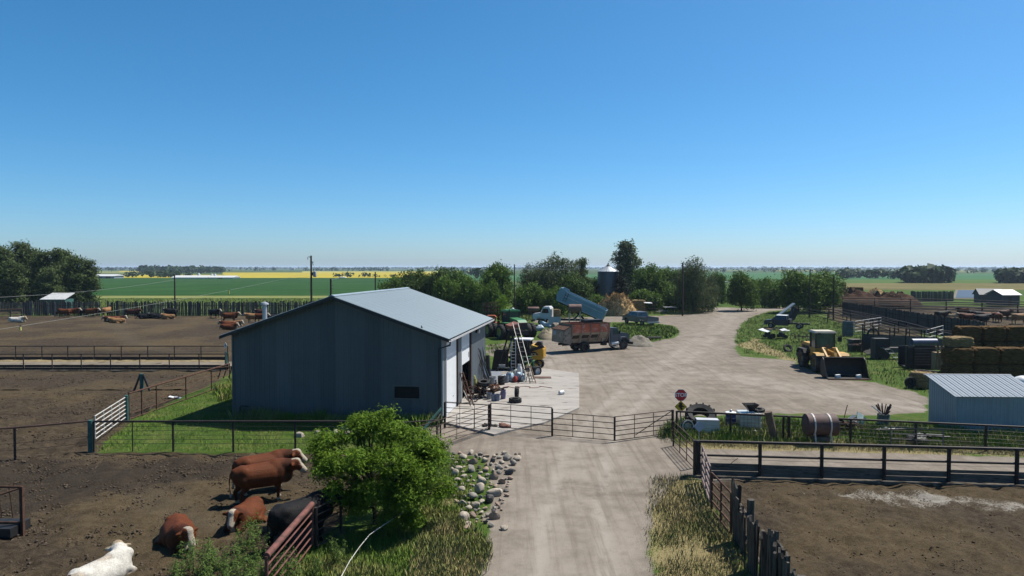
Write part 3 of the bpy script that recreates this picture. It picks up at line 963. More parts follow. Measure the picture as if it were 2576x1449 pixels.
# feed bunk fence on the right
q0, q1 = at(1758, 1197), at(2557, 1221)
FB = [(q0.lerp(q1, (x - 1758) / 799)).xy for x in (1758, 1917, 2075, 2232, 2392, 2557)]
st = FB[-1] - FB[-2]
FB += [FB[-1] + st, FB[-1] + 2 * st]
FB = [tuple(p) for p in FB]
t = fence('feed_bunk_fence', 'dark pipe fence over a timber feed bunk at the front of the right-hand pen', FB, 1.42,
          [(1.42, 0.06, 'top_rail', DPIPE), (0.86, 0.05, 'rail', DPIPE), (0.72, 0.007, 'wire', WIRE)], 0.075, DPIPE)
fd_ = Vector(FB[1]) - Vector(FB[0])
fa = math.atan2(fd_.y, fd_.x)
for i in range(len(FB) - 1):
    for k, (z0, z1) in enumerate(((0.02, 0.20), (0.205, 0.37), (0.375, 0.5))):
        w = (Vector(FB[i + 1]) - Vector(FB[i])).length
        dzz = random.uniform(-0.015, 0.015) - (0.05 if i == 3 and k == 2 else 0)
        obj('bunk_plank', MB().box((w / 2, 0.13 + random.uniform(-0.01, 0.01), (z0 + z1) / 2 + dzz), (w - 0.03, 0.06, z1 - z0), ry=random.uniform(-0.004, 0.004)), PLANK, t, loc=(*sub([FB[i]], FB[0])[0][:2], 0), rot=(0, 0, fa))
obj('bunk_kerb', MB().box((11.5, -0.26, 0.03), (24.5, 0.2, 0.1)), DIRTYC, t, rot=(0, 0, fa))
gpost('gate_post', 'big dark post where the right-hand pen gates hang', (FB[0][0] - 0.12, FB[0][1]), 1.46, 0.12, DPIPE)
obj_ = obj('wire_knot', MB().tube([(0, 0, 0.72), (-0.2, -0.05, 0.6), (-0.42, -0.05, 0.42)], 0.012), WIRE, t, loc=(1.6, 0.03, 0))

# rail fence behind it along the grass strip
r0, r1 = at(1702, 1094), at(2576, 1140)
RF = [tuple(r0.lerp(r1, (x - 1702) / 874).xy) for x in (1702, 1850, 1990, 2162, 2322, 2488, 2660, 2830)]
t = fence('rail_fence', 'dark rail fence with wires along the grass strip by the junk row', RF, 1.22,
          [(1.2, 0.05, 'top_rail', DPIPE)] + W_((0.25, 0.42, 0.6, 0.78, 0.97), 0.007), 0.055, DPIPE)
gpost('leaning_post', 'stout weathered wood post leaning left beside the fence, right of the caged tank', at(1953, 1110), 1.45, 0.17, M('post_wood', (0.13, 0.095, 0.07), 0.95, var=0.35, scale=3, stretch=(6, 6, 0.6)), lean=(-0.42, 0.0), r2=0.19)
gpost('short_post', 'black short post just right of the leaning wood post', at(1984, 1110), 1.25, 0.07, DPIPE)

# yard gates across the drive
gate('stub_gate', 'short dark panel with a thick sloping top pipe at the shop corner', at(1119, 1100), at(1230, 1086), 0.45, 1.7, 6, 2, 0.016, DPIPE, dz=(0.05, -0.32), endr=0.06,
     brace=[(0, 1.74, 1, 1.72)])
gate('drive_gate', 'open pipe gate swung from the shop side post towards the maple bush', at(1233, 1086), at(1052, 1152), 0.25, 1.42, 6, 3, 0.016, PIPE)
gate('drive_gate', 'left leaf of the closed drive gates, nearest the concrete pad', at(1235, 1082), at(1388, 1096), 0.2, 1.42, 5, 2, 0.02, DPIPE)
gate('drive_gate', 'middle leaf of the closed drive gates across the track', at(1390, 1097), at(1545, 1111), 0.06, 1.2, 5, 2, 0.02, DPIPE)
gate('drive_gate', 'right leaf of the closed drive gates with a long diagonal brace', at(1547, 1111), at(1690, 1092), 0.06, 1.22, 6, 2, 0.02, PIPE,
     brace=[(0.35, 0.2, 1.0, 1.2)])
gpost('gate_post', 'dark post between the stub panel and the drive gates', at(1231, 1085), 1.42, 0.06, DPIPE)
gpost('gate_post', 'dark post between the left and middle drive gate leaves', at(1389, 1097), 1.4, 0.055, DPIPE)
gpost('gate_post', 'dark hinge post at the right end of the drive gates', at(1692, 1098), 1.35, 0.06, DPIPE)
gate('lane_gate', 'open five rail gate slanting from the drive hinge post to the big dark post', at(1694, 1122), at(1746, 1178), 0.0, 1.18, 5, 2, 0.022, PIPE, endr=0.045)
gate('pen_gate', 'pinkish pipe gate leaning beside the big dark post', at(1766, 1212), at(1786, 1273), 0.15, 1.42, 6, 1, 0.035, M('pipe_pink', (0.20, 0.145, 0.135), 0.7, var=0.3, scale=3, col2=(0.07, 0.045, 0.04)))
gate('pen_gate', 'rusty pipe gate between the pink gate and the board fence', at(1790, 1286), at(1839, 1347), 0.05, 1.35, 5, 1, 0.035, RUST, endr=0.045)
gpost('gate_post', 'rusty square post at the start of the near board fence', at(1851, 1360), 1.55, 0.06, RUST)

# bottom left red fence beside the drive
s0, s1, s2 = at(672, 1545), at(786, 1388), at(858, 1352)
gate('red_fence', 'red-brown pipe panel with five rails beside the black bull', s0, s1, 0.25, 1.42, 6, 0, 0.022, REDPIPE, endr=0.045, brace=[(0, 1.44, 1, 1.44)])
b_ = [o for o in bpy.data.objects if o.name.startswith('brace')][-1]
b_.name = 'top_pipe'
b_.data = MB().cyl((0, 0, 1.44), (s1.x - s0.x, s1.y - s0.y, 1.44), 0.085, n=12).mesh('top_pipe', True)
b_.data.materials.append(REDPIPE)
gate('red_fence', 'short rail panel under the maple bush beyond the red pipe panel', s1 + Vector((0.1, 0.05, 0)), s2, 0.15, 1.3, 6, 0, 0.022, DPIPE, endr=0.05)
# left edge feeder rack
c0 = at(57, 1342)
t = thing('feeder_rack', 'rusty slanted hay feeder rack at the left edge of the near pen', 'feeder', c0)
for z, nm in ((1.5, 'top_rail'), (0.35, 'trough_rail')):
    obj(nm, MB().cyl((0, 0, z), (-3.5, 0.1, z), 0.04), RUST, t, smooth=True)
obj('post', MB().bb(-0.05, 0.05, -0.05, 0.05, -0.1, 1.52), RUST, t)
obj('post', MB().bb(-3.45, -3.35, -0.05, 0.05, -0.1, 1.52), RUST, t)
obj('trough', MB().bb(-3.4, -0.06, -0.45, 0.45, 0.02, 0.32), BLACK, t)
obj('brace', MB().cyl((0, 0, 1.48), (-1.6, -0.5, 1.0), 0.03), RUST, t)
for k in range(9):
    obj('slant_bar', MB().cyl((-0.25 - k * 0.36, 0.42, 0.36), (-0.05 - k * 0.36, 0.0, 1.48), 0.014, n=5), RUST, t)

# near board fence on the right
bt = [(1849, 1204), (1860, 1215), (1867, 1300), (1876, 1300), (1894, 1296), (1902, 1316), (1908, 1319), (1916, 1332), (1925, 1338), (1933, 1340), (1941, 1336), (1950, 1352), (1956, 1362), (1962, 1366),
      (1969, 1390), (1976, 1388), (1981, 1400), (1986, 1408), (1993, 1426), (2002, 1448), (2010, 1462), (2016, 1476), (2022, 1492), (2030, 1512)]
t = thing('board_fence', 'rough grey upright board fence at the bottom right beside the verge', 'fence', at(1851, 1360))
base = at(1851, 1360)
dirv = (Vector((6.05, 13.6, 0)) - base).normalized()
bt2 = []
for (xa, ya), (xb, yb) in zip(bt[:-1], bt[1:]):
    bt2 += [(xa, ya), ((xa + xb) / 2, (ya + yb) / 2 + random.uniform(-14, 14))]
for i, (px, py) in enumerate(bt2):
    lo_, hi_ = 0.0, 9.0            # walk along the fence line
    for _ in range(40):
        md = (lo_ + hi_) / 2
        p = base + dirv * md
        if 1288 + FOC * p.x / p.y < px:
            lo_ = md
        else:
            hi_ = md
    p = base + dirv * lo_
    top = min(max(dp(px, py, p.y).z, 1.3), 2.2)
    w = random.uniform(0.12, 0.20)
    th = random.uniform(0.02, 0.045)
    bm_ = MB().ext([(-w / 2, -0.1), (w / 2, -0.1), (w / 2, top - random.uniform(0, 0.16)), (random.uniform(-0.05, 0.05), top), (-w / 2, top - random.uniform(0, 0.16))], -th, th)
    obj('board', bm_, random.choice((WOOD, WOOD, DWOOD)), t, loc=(p.x - base.x + random.uniform(-.05, .05), p.y - base.y, 0), rot=(random.uniform(-0.05, 0.05), random.uniform(-0.05, 0.05), math.atan2(dirv.y, dirv.x) + random.choice((random.uniform(-0.3, 0.3), random.uniform(-1.2, 1.2)))))
for z in (0.45, 1.15):
    obj('cross_rail', MB().cyl((0.12, 0, z), (dirv.x * 8 + 0.12, dirv.y * 8, z), 0.05, n=7), WOOD, t, smooth=True)
for k in (0.9, 3.4, 6.0):
    obj('post', MB().cyl((dirv.x * k + 0.25, dirv.y * k, -0.2), (dirv.x * k + 0.25, dirv.y * k, 1.6), 0.11, n=9), WOOD, t, smooth=True)

# windbreak board fences
_bm = []
for v in range(5):
    w = (0.23, 0.27, 0.20, 0.25, 0.29)[v]
    s_ = (0.05, -0.06, 0.0, 0.1, -0.02)[v]
    me = MB().ext([(-w / 2, 0), (w / 2, 0), (w / 2, 1 - max(s_, 0)), (-w / 2, 1 + min(s_, 0))], -0.02, 0.02).mesh('board')
    _bm.append(me)


def windbreak(name, label, p0, p1, h, pitch, mats, skip=(), wob=0.1, rails=(0.4, 1.7), side=-0.06):
    t = thing(name, label, 'fence', (p0[0], p0[1], 0))
    d = Vector((p1[0] - p0[0], p1[1] - p0[1], 0))
    n = int(d.length / pitch)
    a = math.atan2(d.y, d.x)
    for i in range(n):
        k = (i + random.uniform(-0.12, 0.12)) / n
        if any(s[0] < k < s[1] for s in skip):
            continue
        me = random.choice(_bm)
        hh = h * (1 + random.uniform(-wob, wob * 0.5))
        o = obj('board', me, None, t, loc=(d.x * k, d.y * k, 0), rot=(0, random.uniform(-0.025, 0.025), a), scale=(1, 1, hh))
        if not me.materials:
            me.materials.append(mats[0])
        if random.random() < 0.45:
            o.material_slots[0].link = 'OBJECT'
            o.material_slots[0].material = random.choice(mats)
    nrm = Vector((-d.y, d.x, 0)).normalized() * side
    for z in rails:
        obj('cross_rail', MB().cyl((nrm.x, nrm.y, z * h / 2.4), (d.x + nrm.x, d.y + nrm.y, z * h / 2.4), 0.05, n=6), mats[0], t)
    for i in range(int(d.length / 4) + 1):
        k = min(1, i * 4 / d.length)
        obj('post', MB().cyl((d.x * k - nrm.x, d.y * k - nrm.y, -0.2), (d.x * k - nrm.x, d.y * k - nrm.y, h * 0.98), 0.09, n=6), mats[0], t)
    return t


WB = M('board_grey', (0.10, 0.09, 0.083), 0.95, var=0.4, scale=1.2, col2=(0.06, 0.052, 0.048), spec=0.1)
WB2 = M('board_pale', (0.19, 0.172, 0.155), 0.95, var=0.35, scale=1.2, col2=(0.06, 0.053, 0.048), spec=0.1)
y8 = at(300, 794).y
windbreak('windbreak_fence', 'long grey board windbreak behind the far left pen', (at(271, 794).x, y8), (at(860, 794).x, y8), 2.55, 0.31, (WB, WB2))
windbreak('windbreak_fence', 'grey board windbreak left of the gap in front of the small white roof', (at(57, 794).x, y8 + 0.3), (at(255, 794).x, y8), 2.6, 0.31, (WB, WB2))
windbreak('windbreak_fence', 'grey board windbreak at the far left edge under the poplars', (at(-120, 785).x, at(0, 785).y), (at(58, 792).x, at(0, 790).y), 2.2, 0.36, (WB2, WB))
# low tan plank fence at far left
p0, p1 = at(-60, 806), at(57, 800)
t = thing('plank_fence', 'low tan horizontal plank fence at the far left edge of the far pen', 'fence', p0)
d = p1 - p0
for k in range(5):
    obj('plank', MB().box((d.x / 2, d.y / 2, 0.2 + k * 0.27), (d.length, 0.05, 0.2), rz=math.atan2(d.y, d.x)), M('plank_tan', (0.17, 0.125, 0.085), 0.95, var=0.3, scale=1.5, spec=0.1), t)
for k in range(5):
    obj('post', MB().cyl((d.x * k / 4, d.y * k / 4 - 0.1, -0.2), (d.x * k / 4, d.y * k / 4 - 0.1, 1.6), 0.07, n=6), WB, t)
obj('top_rail', MB().cyl((0, -0.1, 1.58), (d.x, d.y - 0.1, 1.58), 0.06, n=6), RUST, t)

# right-hand corrals
windbreak('windbreak_fence', 'dark board windbreak running from the far right corral towards the bale stack', tuple(at(2120, 792).xy), tuple(at(2478, 862).xy), 2.4, 0.235, (DWOOD, WB), wob=0.04)
windbreak('windbreak_fence', 'pale grey board fence beyond the right corral near the pond', tuple(at(2292, 758).xy), tuple(at(2400, 758).xy), 2.6, 0.24, (WB2, WB), wob=0.05)
cr = [(2120, 765), (2200, 766), (2290, 768), (2380, 770), (2470, 773), (2560, 777), (2660, 780)]
BUNKP = M('bunk_pale', (0.20, 0.17, 0.13), 0.95, var=0.3, scale=1.0, spec=0.1)
for lb_, yo_, k0, k1 in (('far pipe corral fence crossing the right-hand pens', 4, 0, 7), ('second pipe corral fence with planks just in front of the far one', 12, 0, 7), ('third pipe corral fence with pale bunk planks in front of the cattle', 28, 2, 7)):
    fence('corral_fence', lb_, [tuple(at(x, y + yo_).xy) for x, y in cr[k0:k1]], 1.75,
          [(1.72, 0.085, 'top_rail', DPIPE), (1.25, 0.06, 'rail', DPIPE), (0.85, 0.06, 'rail', DPIPE), (0.28, 0.16, 'bunk_plank', DWOOD if yo_ != 28 else BUNKP)], 0.11, DPIPE)
for lb_, pp in (('pipe sorting fence farthest back under the spreading tree', ((1985, 782), (2040, 786), (2095, 790), (2150, 794))), ('pipe sorting fence running towards the loading chute', ((2085, 800), (2140, 815), (2195, 832), (2250, 850))), ('pipe sorting fence along the dark board windbreak', ((2140, 806), (2210, 822), (2280, 842), (2340, 862), (2400, 880)))):
    fence('corral_fence', lb_, [tuple(at(x, y).xy) for x, y in pp], 1.6, [(1.55, 0.06, 'top_rail', DPIPE), (1.15, 0.045, 'rail', DPIPE), (0.75, 0.045, 'rail', DPIPE), (0.35, 0.045, 'rail', DPIPE)], 0.085, DPIPE)
fence('corral_fence', 'pipe sorting fence behind the dark blue truck under the spreading tree', [tuple(at(x, y).xy) for x, y in ((1990, 790), (2035, 800), (2082, 812), (2130, 824), (2175, 838))], 1.55,
      [(1.5, 0.045, 'top_rail', DPIPE), (1.05, 0.035, 'rail', DPIPE), (0.6, 0.035, 'rail', DPIPE)], 0.07, DPIPE)
fence('corral_fence', 'pipe sorting fence with pale top rail in the middle of the corrals', [tuple(at(x, y).xy) for x, y in ((2010, 778), (2070, 785), (2120, 800), (2190, 822), (2260, 838))], 1.55,
      [(1.5, 0.045, 'top_rail', DPIPE), (0.95, 0.035, 'rail', WIRE), (0.5, 0.035, 'rail', DPIPE)], 0.07, DPIPE)
gate('corral_gate', 'pale pipe gate catching the sun inside the sorting pens', at(2150, 842), at(2216, 830), 0.4, 1.7, 4, 1, 0.035, WHITEPIPE)
gate('corral_gate', 'green pipe gate in the sorting pens right of the steel tank', at(2118, 845), at(2200, 850), 0.3, 1.5, 5, 2, 0.03, TEAL)
gate('corral_gate', 'pale ended pipe gate beside the loading chute', at(2330, 872), at(2372, 858), 0.5, 1.8, 4, 1, 0.035, WHITEPIPE)
fence('shed_rails', 'brown rail fence behind the bush where the road bends', [tuple(at(x, y).xy) for x, y in ((1800, 757), (1830, 759), (1866, 763), (1900, 765))], 1.3,
      [(1.2, 0.06, 'rail', DWOOD), (0.75, 0.06, 'rail', DWOOD)], 0.09, DWOOD)
windbreak('windbreak_fence', 'weathered board fence behind the spreading tree at the road fork', tuple(at(1900, 766).xy), tuple(at(1962, 766).xy), 2.6, 0.3, (WB, WB2))
# ------------------------------------------------------------------ machines
_wh = {}


def text_mesh(name, body, size, m, ext=0.006, bold=0.0):
    fc = bpy.data.curves.new(name, 'FONT')
    fc.body, fc.size, fc.extrude, fc.offset = body, size, ext, bold
    fc.align_x, fc.align_y = 'CENTER', 'CENTER'
    fo = bpy.data.objects.new(name, fc)
    COL.objects.link(fo)
    bpy.context.view_layer.update()
    me = bpy.data.meshes.new_from_object(fo.evaluated_get(bpy.context.evaluated_depsgraph_get()))
    bpy.data.objects.remove(fo)
    bpy.data.curves.remove(fc)
    me.name = name
    me.materials.clear()
    me.materials.append(m)
    return me



def wheel(par, x, y, z, r, w, rim, lug=0, side=1, tm=RUBBER, rr=0.55):
    """tyre (with lugs) and its rim, axle along y"""
    k = (round(r, 2), round(w, 2), lug, side, rim.name, tm.name)
    if k not in _wh:
        hw = w / 2
        ty = MB().lathe([(r * rr, -hw * 0.8), (r * 0.86, -hw), (r * 0.97, -hw * 0.75), (r, -hw * 0.3), (r, hw * 0.3), (r * 0.97, hw * 0.75), (r * 0.86, hw), (r * rr, hw * 0.8)], axis='Y', n=28, closed=True)
        if lug:
            for i in range(lug):
                for s in (-1, 1):
                    a = 2 * math.pi * (i + (0.5 if s > 0 else 0)) / lug
                    c = (math.cos(a) * r * 0.985, s * hw * 0.48, math.sin(a) * r * 0.985)
                    R = Matrix.Rotation(-a, 3, 'Y') @ Matrix.Rotation(s * 0.6, 3, 'X')
                    h = np.array([[a_, b_, c_] for c_ in (-1, 1) for b_ in (-1, 1) for a_ in (-1, 1)], float) * (r * 0.045, hw * 0.5, r * 0.05)
                    ty.add(h @ np.array(R).T + np.array(c), [(0, 2, 3, 1), (4, 5, 7, 6), (0, 1, 5, 4), (2, 6, 7, 3), (0, 4, 6, 2), (1, 3, 7, 5)])
        o = side * hw
        ri = MB().lathe([(0.02, o * 0.35), (r * 0.2, o * 0.4), (r * 0.24, o * 0.15), (r * rr * 0.85, o * 0.1), (r * rr, o * 0.82), (r * rr * 1.04, o * 0.82), (r * rr * 1.04, -o * 0.7), (0.02, -o * 0.7)], axis='Y', n=20)
        a_, b_ = ty.mesh('tyre', True), ri.mesh('rim', True)
        a_.materials.append(tm)
        b_.materials.append(rim)
        _wh[k] = (a_, b_)
    a_, b_ = _wh[k]
    t = obj('tyre', a_, None, par, loc=(x, y, z), rot=(0, random.uniform(0, 6), 0))
    obj('rim', b_, None, t)
    return t


def heading(p, q):
    return math.atan2(q[1] - p[1], q[0] - p[0])


# ---- feed mixer truck
CABB = M('cab_grey_blue', (0.085, 0.10, 0.125), 0.45, var=0.12, scale=1.5, col2=(0.05, 0.055, 0.065), spec=0.5)
OLDORANGE = M('faded_orange', (0.62, 0.15, 0.07), 0.75, var=0.25, scale=1.6, col2=(0.60, 0.46, 0.38), lo=0.52, hi=0.64)
BEIGE = M('faded_beige', (0.42, 0.33, 0.24), 0.8, var=0.25, scale=1.4, col2=(0.10, 0.06, 0.04), lo=0.52, hi=0.7)
pr_, pf_ = at(1473, 886), at(1572, 879)
t = thing('feed_truck', 'old feed mixer truck with faded orange hopper box and grey-blue cab', 'truck', pr_, heading(pr_, pf_))
# near side is -y
yo = 1.02
X0, X1 = -1.75, 2.85
up = MB()
for s in (-1, 1):
    up.box(((X0 + X1) / 2, yo + s * 1.17, 2.42), (X1 - X0, 0.05, 0.86))
obj('hopper_side', up, OLDORANGE, t)
lowr = MB()
for s in (-1, 1):
    lowr.add([(X0, yo + s * 1.17, 1.985), (X1, yo + s * 1.17, 1.985), (X1 - 0.25, yo + s * 0.62, 0.95), (X0 + 0.1, yo + s * 0.62, 0.95),
              (X0, yo + s * 1.12, 1.985), (X1, yo + s * 1.12, 1.985), (X1 - 0.25, yo + s * 0.57, 0.95), (X0 + 0.1, yo + s * 0.57, 0.95)],
             [(0, 1, 2, 3), (4, 7, 6, 5), (0, 4, 5, 1), (2, 6, 7, 3), (1, 5, 6, 2), (0, 3, 7, 4)])
obj('hopper_slope', lowr, BEIGE, t)
endm = MB()
for x, dx in ((X0 - 0.03, 0.15), (X1 - 0.02, -0.25)):
    endm.add([(x, yo - 1.2, 2.85), (x, yo + 1.2, 2.85), (x, yo + 1.2, 1.98), (x + dx * 0.5, yo + 0.65, 0.9), (x + dx * 0.5, yo - 0.65, 0.9), (x, yo - 1.2, 1.98)] +
             [(x + 0.05, yo - 1.2, 2.85), (x + 0.05, yo + 1.2, 2.85), (x + 0.05, yo + 1.2, 1.98), (x + 0.05 + dx * 0.5, yo + 0.65, 0.9), (x + 0.05 + dx * 0.5, yo - 0.65, 0.9), (x + 0.05, yo - 1.2, 1.98)],
             [(0, 1, 2, 3, 4, 5), (6, 11, 10, 9, 8, 7)] + [(i, (i + 1) % 6, 6 + (i + 1) % 6, 6 + i) for i in range(6)])
obj('hopper_end', endm, BEIGE, t)
# rear discharge housing with rusty roof
rear = MB().ext([(X0 - 0.95, 1.05), (X0 - 0.06, 0.85), (X0 - 0.06, 2.65), (X0 - 0.85, 2.3)], yo - 1.15, yo + 1.1)
rh = obj('rear_housing', rear, M('housing_grey', (0.34, 0.27, 0.205), 0.8, var=0.25, scale=1.5, col2=(0.09, 0.05, 0.035)), t)
obj('housing_roof', MB().box((X0 - 0.46, yo - 0.02, 2.52), (0.95, 2.4, 0.05), ry=-0.41), RUST, rh)
obj('housing_door', MB().box((X0 - 0.915, yo - 0.55, 1.7), (0.03, 0.7, 0.9), ry=0.075), BEIGE, rh)
obj('warning_panel', MB().box((X0 - 0.89, yo + 0.6, 1.95), (0.03, 0.5, 0.45), ry=0.075), M('panel_pale_blue', (0.35, 0.40, 0.45), 0.6), rh)
for k in range(5):
    x = X0 + 0.06 + k * (X1 - X0 - 0.12) / 4
    rb = MB()
    for s in (-1,):
        rb.box((x, yo + s * 1.22, 2.42), (0.08, 0.06, 0.9))
        rb.add([(x - 0.04, yo + s * 1.2, 1.99), (x + 0.04, yo + s * 1.2, 1.99), (x + 0.02, yo + s * 0.68, 0.95), (x - 0.06, yo + s * 0.68, 0.95),
                (x - 0.04, yo + s * 1.26, 1.98), (x + 0.04, yo + s * 1.26, 1.98), (x + 0.02, yo + s * 0.74, 0.93), (x - 0.06, yo + s * 0.74, 0.93)],
               [(0, 1, 2, 3), (4, 7, 6, 5), (0, 4, 5, 1), (2, 6, 7, 3), (1, 5, 6, 2), (0, 3, 7, 4)])
    obj('rib', rb, M('rib_cream', (0.36, 0.27, 0.2), 0.8, var=0.25, scale=3, col2=(0.2, 0.09, 0.06)), t)
for k in (1, 2, 3):
    x = X0 + 0.06 + k * (X1 - X0 - 0.12) / 4
    obj('dark_panel', MB().add([(x - 0.95, yo - 1.06, 1.78), (x - 0.12, yo - 1.06, 1.78), (x - 0.16, yo - 0.87, 1.4), (x - 0.98, yo - 0.87, 1.4),
                                (x - 0.95, yo - 1.0, 1.78), (x - 0.12, yo - 1.0, 1.78), (x - 0.16, yo - 0.81, 1.4), (x - 0.98, yo - 0.81, 1.4)],
                               [(0, 1, 2, 3), (4, 7, 6, 5), (0, 4, 5, 1), (2, 6, 7, 3), (1, 5, 6, 2), (0, 3, 7, 4)]), M('side_dark_brown', (0.05, 0.034, 0.026), 0.8, var=0.3), t)
rimb = MB()
for s in (-1, 1):
    rimb.box(((X0 + X1) / 2, yo + s * 1.2, 2.87), (X1 - X0 + 0.1, 0.1, 0.06))
for x in (X0, X1):
    rimb.box((x, yo, 2.872), (0.1, 2.3, 0.05))
obj('hopper_rim', rimb, RUST, t)
obj('hopper_floor', MB().bb(X0 + 0.1, X1 - 0.1, yo - 0.6, yo + 0.6, 0.9, 1.0), RUST, t)
obj('hopper_cover', MB().box((1.55, yo + 0.1, 3.02), (2.1, 0.9, 0.28)), BLACK, t)
obj('chassis', MB().bb(X0 - 0.6, 5.9, yo - 0.42, yo - 0.3, 0.7, 0.92).bb(X0 - 0.6, 5.9, yo + 0.3, yo + 0.42, 0.7, 0.92).bb(-0.12, 0.12, yo - 0.9, yo + 0.9, 0.45, 0.6).bb(4.7, 4.9, yo - 0.9, yo + 0.9, 0.4, 0.52), BLACK, t)
for xx in (-0.6, 2.2):
    obj('hopper_bracket', MB().ext([(xx - 0.1, 1.35), (xx + 0.15, 1.35), (xx + 0.08, 0.95), (xx - 0.02, 0.95)], yo - 0.85, yo - 0.78), BEIGE, t)
obj('drive_box', MB().bb(2.2, 2.75, yo - 0.85, yo - 0.45, 0.55, 0.9), BLACK, t)
cabm = MB().ext([(3.1, 0.85), (4.35, 0.85), (4.35, 1.55), (3.95, 2.3), (3.15, 2.34), (3.1, 2.2)], yo - 1.0, yo + 1.0)
cab = obj('cab', cabm, CABB, t)
obj('hood', MB().ext([(4.36, 0.95), (5.75, 0.95), (5.8, 1.45), (5.6, 1.62), (4.36, 1.78)], yo - 0.62, yo + 0.62), CABB, t)
obj('side_window', MB().ext([(3.42, 1.62), (4.2, 1.62), (3.88, 2.14), (3.42, 2.14)], yo - 1.03, yo - 0.995), CABGLASS, cab)
obj('windscreen', MB().add([(4.36, yo - 0.9, 1.62), (4.36, yo + 0.9, 1.62), (4.0, yo + 0.9, 2.24), (4.0, yo - 0.9, 2.24), (4.33, yo - 0.9, 1.6), (4.33, yo + 0.9, 1.6), (3.97, yo + 0.9, 2.22), (3.97, yo - 0.9, 2.22)],
                             [(0, 1, 2, 3), (4, 7, 6, 5), (0, 4, 5, 1), (2, 6, 7, 3), (1, 5, 6, 2), (0, 3, 7, 4)]), GLASS, cab)
for s in (-1, 1):
    fp = [(4.15, 0.75), (4.22, 1.05), (4.5, 1.32), (5.1, 1.32), (5.42, 1.05), (5.5, 0.75), (5.4, 0.75), (5.3, 1.0), (5.05, 1.2), (4.55, 1.2), (4.32, 1.0), (4.25, 0.75)]
    obj('fender', MB().ext(fp, yo + s * 0.62, yo + s * 1.1), CABB, t)
obj('front_bumper', MB().bb(5.78, 5.92, yo - 1.1, yo + 1.1, 0.5, 0.75), BLACK, t)
obj('exhaust_stack', MB().tube([(2.98, yo - 0.95, 0.6), (2.98, yo - 0.95, 2.5), (2.9, yo - 0.95, 2.62)], 0.055, 8), STEEL, t, smooth=True)
ft = obj('fuel_tank', MB().cyl((3.2, yo - 0.85, 0.68), (4.1, yo - 0.85, 0.68), 0.24, n=14), ALU, t, smooth=True)
obj('step', MB().bb(3.35, 3.95, yo - 1.15, yo - 0.9, 0.36, 0.4), ALU, t)
obj('mirror', MB().box((4.1, yo - 1.2, 1.85), (0.06, 0.16, 0.36)), BLACK, cab)
for s in (-1, 1):
    wheel(t, 0, yo + s * 0.85, 0.52, 0.52, 0.5 if s > 0 else 0.48, STEEL if s > 0 else BLACK, 14, s, RUBBERD)
    wheel(t, 4.8, yo + s * 0.92, 0.5, 0.5, 0.28, M('rim_grey', (0.12, 0.10, 0.09), 0.7), 0, s, RUBBERD)

